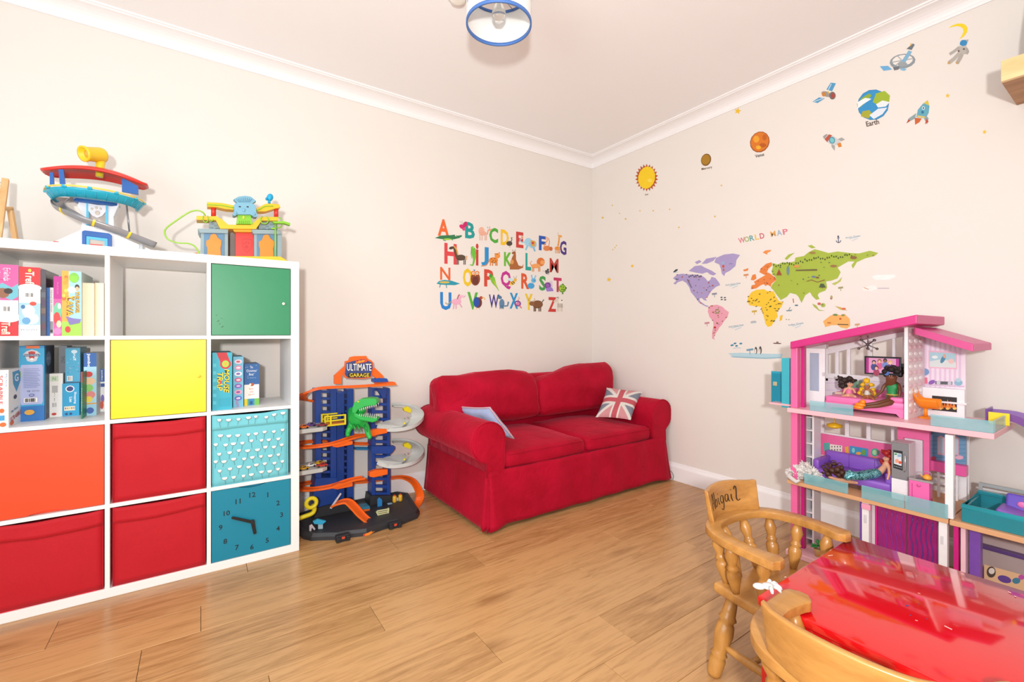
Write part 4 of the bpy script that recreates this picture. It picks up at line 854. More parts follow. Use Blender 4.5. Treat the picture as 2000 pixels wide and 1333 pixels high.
for k in range(9):
    a = 485 + k * 12; yb = 395 - k * 4.2
    for sgn in (-.031, .031):
        q = c0 + dirx * ((G(a, yb, -.33).x - c0.x) / .93) + Vector((0, 0, G(a, yb, -.33).z - c0.z)) + sd * sgn; ob('tooth', MB(tm_).cyl(q + Vector((0, 0, .004)), q - Vector((0, 0, .012)), .0035, .0006, 6), dino)
        q2 = c0 + dirx * ((G(a, 436, -.33).x - c0.x) / .93) + Vector((0, 0, G(a, 434 + k, -.33).z - c0.z)) + sd * sgn * .9; ob('tooth', MB(tm_).cyl(q2 - Vector((0, 0, .004)), q2 + Vector((0, 0, .01)), .0033, .0006, 6), dino)
for sgn in (-.036, .036):
    q = c0 + dirx * ((G(478, 348, -.33).x - c0.x) / .93) + Vector((0, 0, G(478, 346, -.33).z - c0.z)) + sd * sgn; ob('eye', MB(mat('e8d23a', .3)).ell(q, (.006, .006, .005), 10), dino)
for x in (432, 458, 505):
    q = G(x, 500, -.3); ob('claw', MB(mat('1c9a3e', .4)).tube([q, q + Vector((.006, -.02, -.02)), q + Vector((.012, -.024, -.042))], [.008, .006, .0015], 7), dino)
# things standing on the base
yp = ob('yellow_pipe', MB(YE).tube([G(*p) for p in smooth([(70, 1115, -.33), (110, 1100, -.33), (165, 1078, -.33), (180, 1050, -.33), (172, 1020, -.33)], 4)], .012, 10), gr)
q = G(160, 1010, -.34); ob('pipe_ring', MB(YE).tube([q + Vector((.026 * math.cos(t * PI / 8), 0, .026 * math.sin(t * PI / 8))) for t in range(16)], .011, 8, closed=True), gr)
gpr([(172, 1135), (205, 1118), (258, 1130), (232, 1152), (180, 1148)], -.37, -.35, mat('2fa8d2', .4), 'fuel_canopy'); gpr([(205, 1150), (236, 1150), (236, 1185), (205, 1182)], -.36, -.35, mat('a8c4cc', .4), 'fuel_pump', zmin=.03)
gpr([(148, 1160), (165, 1150), (188, 1180), (180, 1190), (164, 1172), (158, 1205), (148, 1200)], -.365, -.355, mat('c9c3c6', .4), 'stair_piece')
gpr([(470, 1040), (540, 1030), (545, 1048), (470, 1055)], -.25, -.19, mat('2f7f9c', .4), 'booth_roof'); gpr([(492, 1052), (542, 1048), (542, 1090), (492, 1085)], -.245, -.2, OR, 'booth', zmin=.03)
gpr([(592, 990), (605, 975), (622, 990), (622, 1035), (592, 1038)], -.22, -.21, mat('2a7fc0', .4), 'arrow_sign', zmin=.03)
for x in (702, 740): q = G(x, 1036, -.2); ob('barrel', MB(mat('e8b32c', .4)).lathe([(.012, 0), (.013, .01), (.013, .03), (.011, .04)], 14, (q.x, q.y, max(q.z, .03))), gr); ob('barrel_cap', MB(mat('c84a2c', .4)).lathe([(.006, .04), (.006, .047)], 10, (q.x, q.y, max(q.z, .03))), gr)
gpr([(690, 985), (715, 972), (745, 985), (735, 998), (700, 996)], -.19, -.185, mat('bfd4e4', .4), 'number_sign'); gpr([(658, 1018), (688, 1012), (690, 1040), (660, 1044)], -.22, -.2, mat('8fb4d0', .4), 'crate', zmin=.03)
br = gpr([(568, 1112), (690, 1090), (692, 1108), (600, 1125), (598, 1138), (568, 1135)], -.36, -.34, YE, 'barrier')
for k in range(4): gpr([(588 + k * 3, 1060 + k * 12), (665, 1046 + k * 12), (666, 1053 + k * 12), (588 + k * 3, 1068 + k * 12)], -.35, -.345, mat('cfcf9a', .4), 'barrier_slat', br, bev=0)
gpr([(582, 1070), (590, 1066), (610, 1108), (602, 1112)], -.352, -.343, mat('cfcf9a', .4), 'barrier_post', br, bev=0); gpr([(660, 1044), (668, 1044), (664, 1096), (656, 1098)], -.352, -.343, mat('cfcf9a', .4), 'barrier_post', br, bev=0)

# ================================================================== SOFA
SX0, SX1, SYF, SYB = -1.672, -0.035, -0.868, -0.05
def redcloth():
    m = bpy.data.materials.new('red_cotton'); m.use_nodes = True; nt = m.node_tree; b = nt.nodes['Principled BSDF']
    tc = nt.nodes.new('ShaderNodeTexCoord'); n1 = nt.nodes.new('ShaderNodeTexNoise'); n1.inputs['Scale'].default_value = 5; n1.inputs['Detail'].default_value = 5
    nt.links.new(tc.outputs['Object'], n1.inputs['Vector']); cr = nt.nodes.new('ShaderNodeValToRGB'); e = cr.color_ramp.elements
    e[0].position = .3; e[0].color = (*lin('a0001f'), 1); e[1].position = .75; e[1].color = (*lin('bc042e'), 1); nt.links.new(n1.outputs['Fac'], cr.inputs[0]); nt.links.new(cr.outputs[0], b.inputs['Base Color'])
    b.inputs['Roughness'].default_value = .8; b.inputs['Sheen Weight'].default_value = .3; b.inputs['Sheen Tint'].default_value = (*lin('ff6a80'), 1); b.inputs['Sheen Roughness'].default_value = .4; b.inputs['Specular IOR Level'].default_value = .2
    wv = nt.nodes.new('ShaderNodeTexNoise'); wv.inputs['Scale'].default_value = 260; nt.links.new(tc.outputs['Object'], wv.inputs['Vector'])
    n3 = nt.nodes.new('ShaderNodeTexNoise'); n3.inputs['Scale'].default_value = 9; n3.inputs['Distortion'].default_value = 1.5; nt.links.new(tc.outputs['Object'], n3.inputs['Vector'])
    b1 = nt.nodes.new('ShaderNodeBump'); b1.inputs['Strength'].default_value = .15; b1.inputs['Distance'].default_value = .002; nt.links.new(wv.outputs['Fac'], b1.inputs['Height'])
    b2 = nt.nodes.new('ShaderNodeBump'); b2.inputs['Strength'].default_value = .35; b2.inputs['Distance'].default_value = .02; nt.links.new(n3.outputs['Fac'], b2.inputs['Height']); nt.links.new(b1.outputs[0], b2.inputs['Normal']); nt.links.new(b2.outputs[0], b.inputs['Normal'])
    return m
RC = redcloth()
sofa = thing('sofa', 'red slipcovered two-seat sofa with rolled arms in the corner of the room', 'sofa', ((SX0 + SX1) / 2, -.45, 0))
# body: box under the seats, skirt hanging to the floor
ob('base', MB(RC).span((SX0 + .06, SYF + .06, .05), (SX1 - .06, SYB, .36)), sofa)
XA0, XA1 = SX0 + .03, SX1 - .03                 # outer faces of the arms at seat height
AW = .17
# skirt: runs down one side, along the front and back up the other side, with box pleats at the front corners
def skirt_path():
    pts = []
    for i in range(16): pts.append((XA0, SYB - (SYB - (SYF + .04)) * i / 15, 's'))
    for dx, dy in ((-.012, .02), (.02, .03), (-.005, -.01), (.03, .012), (.015, -.012), (.075, .0)): pts.append((XA0 + dx, SYF + .03 + dy - .02, 'p'))
    for i in range(1, 40): pts.append((XA0 + .09 + (XA1 - XA0 - .18) * i / 40, SYF + .02 + .004 * math.sin(i * .9), 'f'))
    for dx, dy in ((-.075, .0), (-.03, -.008), (-.02, .02), (.0, .0)): pts.append((XA1 + dx, SYF + .02 + dy, 'p'))
    for i in range(1, 16): pts.append((XA1, SYF + .05 + (SYB - SYF - .05) * i / 15, 's'))
    return pts
sp_ = skirt_path()
def skirt(u, v):
    i = min(len(sp_) - 1, int(round(u * (len(sp_) - 1)))); x, y, k = sp_[i]; z = .33 * (1 - v); fl = v ** 1.3 * (.028 if k != 'f' else .018)
    cx_, cy_ = (SX0 + SX1) / 2, -.4
    if k == 'p':
        t = .25 + .75 * v; bx, by = (XA0 + .01, SYF + .02) if x < cx_ else (XA1 - .01, SYF + .02); x, y = bx + (x - bx) * t, by + (y - by) * t
        x += (-1 if x < cx_ else 1) * fl * .9; y -= fl
    elif k == 's': x += (-1 if x < cx_ else 1) * fl
    else: y -= fl
    wob = .010 * v * blob((x * 3.1, y * 3.1, 0), 4)
    z0 = .013 + .010 * (1 + blob((x * 2.4, y * 2.4, 1), 9)) * (1 if k != 'p' else .1)
    return (min(x, -.022) if x > -.5 else x, y + wob * (k == 'f'), .33 + (z0 - .33) * v)
ob('skirt', MB(RC).grid(skirt, len(sp_) - 1, 12), sofa, solid=.004)
# arms: side panel rising into a roll, the section swept from back to front
def arm(side):
    s = -1 if side == 'l' else 1; xo = XA0 if side == 'l' else XA1     # outer face; s = outward direction
    R = .113; cz = .497; xc = xo - s * (.012 if side == 'l' else .045)                           # roll centre
    sec = []
    for a in range(-60, 201, 13):                                      # from under the outer overhang over the top to the inner face
        t = math.radians(a); sec.append((math.cos(t) * R, math.sin(t) * R))
    prof = [(xo, .30), (xo - s * .004, .38)] + [(xc + s * p, cz + q) for p, q in sec] + [(xc - s * (R - .01), .36), (xc - s * (R - .012), .30)]
    n = len(prof); ys = [SYB] + [SYB + (SYF + .045 - SYB) * i / 12 for i in range(1, 13)] + [SYF + .028, SYF + .018]
    mb = MB(RC)
    vs = []
    for j, y in enumerate(ys):
        k = 1.0 if j < len(ys) - 2 else (.985 if j == len(ys) - 2 else .94)
        for i, (x, z) in enumerate(prof):
            px, pz = xc + (x - xc) * k, cz + (z - cz) * k if z > .42 else z
            pz += .006 * blob((x * 5, y * 5, z * 5), 2); px += .004 * blob((x * 6, y * 6, z * 6), 7)
            if px > -.008: px = -.008
            vs.append((px, y, pz))
    fs = [(j * n + i, j * n + (i + 1) % n, (j + 1) * n + (i + 1) % n, (j + 1) * n + i) for j in range(len(ys) - 1) for i in range(n)]
    fs.append(tuple((len(ys) - 1) * n + i for i in range(n))); fs.append(tuple(reversed(range(n))))
    mb.add(vs, fs, True); mb.sm[-2] = False; o = ob('arm', mb, sofa)
    pp = [Vector((min(xc + (x - xc) * 1.0, -.008), SYF + .024, z)) for x, z in prof]
    ob('piping', MB(RC).tube(pp, .0045, 6), o)
    return xc - s * (R - .012)
xi0 = arm('l'); xi1 = arm('r')
# low back behind the cushions
ob('back_frame', MB(RC).rbox(((SX0 + .02 + SX1) / 2, SYB - .075, .56), (SX1 - SX0 - .03, .15, .46), .05, 3), sofa)
def cushion(name, c, d, r, seed, crown=.03, wr=.008, lean=0.0, fn=None):
    def f(p):
        q = Vector(p); nx, ny, nz = q.x / (d[0] / 2), q.y / (d[1] / 2), q.z / (d[2] / 2)
        k = (1 - nx * nx) * (1 - (ny * ny if d[2] < d[1] else nz * nz))
        if d[2] < d[1]: q.z += crown * max(0, k) * (1 if q.z > 0 else .2); q.y -= .012 * (1 - nx * nx) * (1 if ny < 0 else 0)
        else: q.y -= crown * max(0, k) * (1 if q.y < 0 else .2); q.z += .012 * (1 - nx ** 4)
        q += Vector((blob(p, seed, 9), blob(p, seed + 3, 9), blob(p, seed + 5, 9))) * wr
        if fn: q = fn(q, nx, ny, nz)
        return q
    return ob(name, MB(RC).rbox(c, d, r, 4, Matrix.Rotation(lean, 3, 'X'), f, cuts=4), sofa)
mid = (xi0 + xi1) / 2; wd = (xi1 - xi0) / 2
for i in (0, 1):
    xm = xi0 + wd * (i + .5)
    o = cushion('seat_cushion', (xm, SYF + .06 + .31, .366), (wd - .006, .68, .105), .045, 11 + i * 7, .03, .006)
    zz = .408; pts = [(xm - wd / 2 + .04, SYF + .028, zz), (xm, SYF + .018, zz + .004), (xm + wd / 2 - .04, SYF + .028, zz)]
    ob('cushion_seam', MB(RC).tube(smooth(pts, 6), .003, 5), o)
def backfn(i):
    def g(q, nx, ny, nz):
        # sagging top edge: high outer shoulder, dip towards the middle gap
        t = nx if i else -nx                                           # +1 at the outer side
        if nz > 0: q.z += nz * (.035 * t * i - .03 * max(0, -t) ** 2 + .012 * math.sin(3 * nx + i))
        q.y -= .012 * math.sin(7 * nz + 2.2 * nx + i) * (1 - abs(nx)) * (ny < 0)
        q.x += (.02 if i else -.02) * max(0, nz)
        return q
    return g
for i in (0, 1):
    bw = (SX1 - SX0 - .04) / 2; xm = SX0 - .012 + bw * (i + .5) + .01
    o = cushion('back_cushion', (xm, -.255, .645), (bw + .02, .2, .36), .075, 31 + i * 5, .05, .016, math.radians(-9), backfn(i))
# ------------------------------------------------------------------ scatter cushions
def pillow(name, label, tl, tr, br, bl, th, seed):
    """cushion stretched between four corner places; side(s) gives its two faces"""
    tl, tr, br, bl = map(Vector, (tl, tr, br, bl)); c = (tl + tr + br + bl) / 4; nrm = (tr - tl).cross(bl - tl).normalized(); nrm = -nrm if nrm.z < 0 else nrm
    t = thing(name, label, 'cushion', (c.x, c.y, min(bl.z, br.z)))
    def side(s):
        def f(u, v):
            a, b = u * 2 - 1, v * 2 - 1; k = (max(0, 1 - a ** 4) * max(0, 1 - b ** 4)) ** .6
            u2, v2 = .5 + a / 2 * (1 - .07 * (1 - b * b)), .5 + b / 2 * (1 - .07 * (1 - a * a))
            p = bl.lerp(br, u2).lerp(tl.lerp(tr, u2), v2); return p + nrm * (s * th / 2 * k + .006 * blob((a * 2, b * 2, s), seed) * k)
        return f
    return t, side
uj, sf = pillow('union_flag_cushion', 'small patchwork flag cushion in red, white and navy leaning on the sofa arm', (-.25, -.42, .668), (-.08, -.64, .645), (-.345, -.75, .468), (-.506, -.55, .475), .08, 3)
cols = (mat('dcd6d0', .85, bump=.2), mat('be5560', .85, var=.16, scale=160, bump=.2), mat('7d8392', .85, var=.3, scale=140, bump=.2), mat('cd8f92', .85, var=.2, scale=160, bump=.2))
def flag(u, v):
    a, b = u * 2 - 1, v * 2 - 1
    if abs(a) < .14 or abs(b) < .16: return 1
    if abs(a) < .25 or abs(b) < .28: return 0
    d = abs(abs(a) - abs(b))
    if d < .13: return 0
    return 2 if abs(a) > abs(b) else 3
front = MB(cols[0])
for c_ in cols: front.use(c_)
N = 40
front.grid(sf(1), N, N); front.mi = [flag((i + .5) / N, (j + .5) / N) for i in range(N) for j in range(N)]
ob('front_cover', front, uj); ob('back_cover', MB(mat('d8d2ca', .85)).grid(sf(-1), 16, 16), uj)
bj, sf = pillow('blue_cushion', 'pale blue cushion with spotted piping tucked against the sofa arm', (-1.552, -.35, .623), (-1.519, -.68, .658), (-1.40, -.76, .475), (-1.42, -.42, .45), .07, 5)
bm_ = mat('a9bcdf', .85, var=.08, bump=.2)
ob('front_cover', MB(bm_).grid(sf(1), 18, 18), bj); ob('back_cover', MB(bm_).grid(sf(-1), 18, 18), bj)
pp = []
for (a0, b0, a1, b1) in ((0, 0, 1, 0), (1, 0, 1, 1), (1, 1, 0, 1), (0, 1, 0, 0)):
    for k in range(8): pp.append(sf(0)(a0 + (a1 - a0) * k / 8, b0 + (b1 - b0) * k / 8))
ob('spotted_piping', MB(mat('c9a8b4', .8, var=.5, scale=220)).tube(pp, .006, 6, closed=True), bj)
ob('cable', MB(mat('8a8078', .5)).tube(smooth([(-.035, -.84, .075), (-.026, -.87, .06), (-.026, -.885, .035), (-.028, -.88, .006)], 4), .0022, 6), None)
tag(bpy.data.objects['cable'], 'thin grey cable looping out beside the sofa skirt at the skirting board', 'cable')

# ================================================================== RED TABLE
TBH = .43
rp0 = on_z(1657, 1047, TBH); fp0 = on_z(1484, 1166, TBH)
tx0, tx1 = fp0.x, rp0.x; tyL = (rp0.y + fp0.y) / 2; tyR = tyL - .95
RG = mat('cf0f16', .08, var=.03, scale=8, coat=.6)
tb = thing('kids_table', 'glossy red low table with square legs and a scratched top', 'table', ((tx0 + tx1) / 2, (tyL + tyR) / 2, 0))
tp = ob('table_top', MB(RG).rbox(((tx0 + tx1) / 2, (tyL + tyR) / 2, TBH - .0125), (tx1 - tx0, tyL - tyR, .025), .004, 2), tb)
for x in (tx0 + .006, tx1 - .056):
    for y in (tyL - .056, tyR + .006): ob('leg', MB(RG).span((x, y, 0), (x + .05, y + .05, TBH - .0252)), tb, bevel=.003)
for y in (tyL - .026, tyR + .008): ob('apron', MB(RG).span((tx0 + .0565, y, TBH - .075), (tx1 - .0565, y + .018, TBH - .0255)), tb)
for x in (tx0 + .008, tx1 - .026): ob('apron', MB(RG).span((x, tyR + .0565, TBH - .075), (x + .018, tyL - .0565, TBH - .0255)), tb)
sh = Sheet(lambda px, py: on_z(px, py, TBH), (0, 0, 1), .00002, .0003)
for x, y, l, a, c_ in ((1852, 1227, 15, .5, 'f0c8c0'), (1622, 1086, 9, -.1, 'f2b8b0'), (1790, 1213, 5, .3, 'e89890'), (1972, 1158, 6, .5, 'f0c0b8'), (1983, 1166, 4, .4, 'f0c0b8'), (1880, 1122, 6, .5, 'f0b0a8'), (1534, 1128, 4, 0, 'f0c0b8'), (1795, 1160, 5, .3, 'ec9890')): sh.line([(x - l / 2, y - a * l / 2), (x, y), (x + l / 2, y + a * l / 2)], 1.6, c_)
for x, y, r in ((1772, 1184, 3.2), (1778, 1203, 2), (1810, 1210, 1.6), (1793, 1181, 1.4)): sh.ell(x, y, r, r * .5, '4a3a78', 8)
sh.ob('scratches_and_ink', tp, 'stuff')

# ================================================================== CAPTAIN'S CHAIRS
CW = wood('pine_chair', 'c48d47', '9a662b', (6, 6, 1.6), .33, coat=.25)
CWX = wood('pine_chair_rail', 'c8914c', 'a06c32', (1.5, 9, 9), .33, coat=.25)
LEG = [(0, .017), (.04, .021), (.20, .025), (.24, .021), (.27, .026), (.30, .020), (.34, .023), (.52, .029), (.62, .026), (.66, .020), (.70, .028), (.74, .022), (.80, .021), (1, .016)]
SPN = [(0, .010), (.15, .014), (.35, .021), (.45, .020), (.50, .014), (.54, .019), (.58, .014), (.63, .013), (.78, .020), (.88, .015), (1, .010)]
def chair():
    """faces -y in its own frame; origin on the floor under the seat's middle"""
    t = thing('captains_chair', 'x', 'chair')
    sh_ = .285
    def seatfn(p):
        nx, ny = p.x / .185, p.y / .14; q = Vector(p)
        if q.z > 0: q.z -= .010 * max(0, 1 - nx * nx) * max(0, 1 - ny * ny)
        q.x *= 1 - .08 * (ny + 1) / 2; return q
    ob('seat', MB(CWX).rbox((0, -.025, sh_ - .018), (.36, .25, .036), .014, 3, fn=seatfn, cuts=2), t, world=False)
    ft = {}
    for sx in (-1, 1):
        for sy in (-1, 1):
            a = (sx * .195, -.04 + sy * .112, 0.0); b = (sx * .125, -.03 + sy * .08, sh_ - .03); ft[sx, sy] = (Vector(a), Vector(b))
            ob('leg', MB(CW).turned(a, b, LEG, 16), t, world=False)
    STR = [(0, .008), (.2, .011), (.5, .015), (.8, .011), (1, .008)]
    for sx in (-1, 1): ob('stretcher', MB(CW).turned(ft[sx, -1][0].lerp(ft[sx, -1][1], .38), ft[sx, 1][0].lerp(ft[sx, 1][1], .38), STR, 12), t, world=False)
    m1, m2 = [(ft[sx, -1][0].lerp(ft[sx, -1][1], .38) + ft[sx, 1][0].lerp(ft[sx, 1][1], .38)) / 2 for sx in (-1, 1)]
    ob('stretcher', MB(CW).turned(m1, m2, STR, 12), t, world=False)
    # bow: flat arm rail bent round the back
    pts = [(-.178, -.135), (-.186, -.10), (-.19, -.03), (-.182, .04), (-.155, .1), (-.10, .138), (0, .152)]
    pts = pts + [(-x, y) for x, y in reversed(pts[:-1])]
    pth = [(x, y, .448) for x, y in smooth(pts, 5)]
    wid = [.024 + .012 * max(0, 1 - i / 9) + .012 * max(0, 1 - (len(pth) - 1 - i) / 9) for i in range(len(pth))]
    for e_, k_ in ((0, .35), (1, .72), (2, .92)):
        wid[e_] *= k_; wid[-1 - e_] *= k_
    pth[0] = (pth[0][0], pth[0][1] - .006, pth[0][2]); pth[-1] = (pth[-1][0], pth[-1][1] - .006, pth[-1][2])
    sec = [(-1, -.9), (-.85, -1), (.85, -1), (1, -.9), (1, .8), (.8, 1), (-.8, 1), (-1, .8)]
    mb = MB(CWX); n = len(sec); vs = []; P = [Vector(p) for p in pth]
    for i, p in enumerate(P):
        d_ = (P[min(i + 1, len(P) - 1)] - P[max(i - 1, 0)]).normalized(); a = d_.cross(Vector((0, 0, 1)))
        for q, h in sec: vs.append(p + a * q * wid[i] + Vector((0, 0, h * .013)))
    fs = [(i * n + j, i * n + (j + 1) % n, (i + 1) * n + (j + 1) % n, (i + 1) * n + j) for i in range(len(P) - 1) for j in range(n)]
    mb.add(vs, fs + [tuple(range(n)), tuple((len(P) - 1) * n + j for j in range(n))], True); ob('arm_bow', mb, t, world=False, bevel=.003)
    # crest rail: curved block standing on the bow, rising to horns
    mb = MB(CWX); n = 24
    def rail(u, layer):
        x = -.126 + .252 * u; y = .162 - 2.6 * x * x; e = abs(u * 2 - 1)
        z1 = .552 + .012 * (1 - e ** 2) + .010 * e ** 6; z0 = .458; fl = .016 * ((layer[1] - .5) + .5)
        lean = .02 * layer[1]
        return (x * (1 + .07 * layer[1]), y + lean + (.0 if layer[0] == 0 else .024 - .008 * layer[1]), z0 + (z1 - z0) * layer[1])
    L = [(0, 0), (0, .25), (0, .5), (0, .75), (0, 1), (1, 1), (1, .75), (1, .5), (1, .25), (1, 0)]
    vs = [rail(i / n, l) for i in range(n + 1) for l in L]; k = len(L)
    fs = [(i * k + j, i * k + (j + 1) % k, (i + 1) * k + (j + 1) % k, (i + 1) * k + j) for i in range(n) for j in range(k)] + [tuple(range(k)), tuple(n * k + j for j in range(k))]
    mb.add(vs, fs, True); cr = ob('crest_rail', mb, t, world=False, bevel=.004)
    for x, y, bx, by in ((-.175, -.083, -.15, -.07), (.175, -.083, .15, -.07), (-.184, .02, -.155, .02), (.184, .02, .155, .02), (-.146, .1, -.13, .07), (.146, .1, .13, .07), (-.055, .143, -.05, .082), (.055, .143, .05, .082)):
        ob('spindle', MB(CW).turned((bx, by, sh_ - .008), (x, y, .438), SPN, 14), t, world=False)
    return t, cr, rail
c1, cr1, railf = chair(); c1.location = (-1.403, -2.258, 0); c1.rotation_euler.z = math.radians(-6)
tag(c1, 'child sized wooden captains chair with a name painted on its crest rail', 'chair', 'wooden captains chairs at the red table')
sh = Sheet(lambda a, b: railf(a, (0, b)), (0, -.8, .05), .0001, .0012)
def script(pts, wd=.012): sh.line(smooth(pts, 3), wd, '2a1a0e')
# painted handwriting: A b i g a i l, strokes in rail fractions
S = []
def st(x, pts): S.append([(1 - x + a * .125, .5 + b * .36) for a, b in pts])
def wr(x0, glyph): 
    for g in glyph: st(x0, g)
wr(.90, [[(0, -.5), (.35, .7), (.5, .9)], [(.5, .9), (.62, .2), (.75, -.55)], [(.15, .05), (.65, .1)]])
wr(.795, [[(.1, .9), (.12, .2), (.15, -.45)], [(.15, -.1), (.4, .2), (.62, 0), (.5, -.4), (.16, -.42)]])
wr(.70, [[(.2, .2), (.22, -.2), (.35, -.45)], [(.2, .5), (.24, .56)]])
wr(.635, [[(.6, .2), (.3, .25), (.1, -.1), (.3, -.42), (.6, -.2), (.64, .2), (.62, -.6), (.4, -1.0), (.1, -.85)]])
wr(.53, [[(.62, .2), (.3, .25), (.1, -.1), (.3, -.42), (.6, -.1), (.64, .2), (.66, -.3), (.85, -.42)]])
wr(.415, [[(.2, .2), (.22, -.2), (.35, -.45)], [(.2, .55), (.24, .6)]])
wr(.345, [[(.1, .6), (.25, .9), (.4, .75), (.35, .2), (.3, -.2), (.45, -.45), (.75, -.3)]])
for p in S: sh.line(smooth(p, 3) if len(p) > 2 else p, .018, '2a1a0e')
ob('painted_name', sh.mb, cr1, world=False)
c2 = copy_tree(c1); c2.location = (-1.862, -2.665, 0); c2.rotation_euler.z = math.radians(90)
tag(c2, 'wooden captains chair pulled up to the red table, a white toy hand on its rail', 'chair', 'wooden captains chairs at the red table')
for o in list(c2.children):
    if o.name.startswith('crest'):
        for q in list(o.children): bpy.data.objects.remove(q)
# white plastic toy hand hooked on the rail end
hp = on_z(1500, 1150, .545)
ht = thing('toy_hand', 'small white plastic toy hand resting on the chair rail at the table corner', 'toy', hp)
WP = mat('c9c5c2', .5)
mb = MB(WP).ell((-.028, .004, .004), (.022, .016, .010), 14); ob('wrist', mb, ht, world=False)
ob('palm', MB(WP).ell((.0, 0, .008), (.022, .019, .010), 14), ht, world=False)
for k, (dx, dy, l) in enumerate(((.016, .016, .9), (.024, .007, 1.1), (.026, -.004, 1.1), (.022, -.014, .9), (-.002, -.02, .8))):
    b0 = Vector((dx * .6, dy, .012)); d_ = Vector((dx, dy * 1.2, 0)).normalized() * .022 * l
    ob('finger', MB(WP).tube([b0, b0 + d_ * .5 + Vector((0, 0, .003)), b0 + d_ * .9 + Vector((0, 0, -.003)), b0 + d_ * 1.1 + Vector((0, 0, -.010))], [.0065, .0068, .006, .004], 8), ht, world=False)
ht.rotation_euler = (0, 0, math.radians(-40)); ht.scale = (.62,) * 3

# ================================================================== WALL STICKERS
DL = lambda px, py: on_y(px, py, 0.0)            # the wall behind the sofa
DR = lambda px, py: on_x(px, py, 0.0)            # the wall behind the toy house
NL, NR = Vector((0, -1, 0)), Vector((-1, 0, 0))
def cvA(x, y): return (830 + x / 5.797, 400 + y / 5.797)
def shapes(sh, lst, cv):
    """e: x,y,rx,ry,col[,rot]   p: points,col   l: points,width,col   (all in traced picture units)"""
    for q in lst:
        if q[0] == 'e': sh.ell(*q[1:5], q[5], 14, q[6] if len(q) > 6 else 0.0)
        elif q[0] == 'p': sh.poly(q[1], q[2])
        elif q[0] == 'l': sh.line(q[1], q[2], q[3])
        elif q[0] == 's': sh.star(*q[1:])
        elif q[0] == 't': sh.text(q[1], q[2], q[3], q[4], q[5], q[6], q[7] if len(q) > 7 else 0.0, 0.02, -1)
def legs(xs, y0, y1, wd, col): return [('l', [(x, y0), (x + .5, (y0 + y1) / 2), (x, y1)], wd, col) for x in xs]
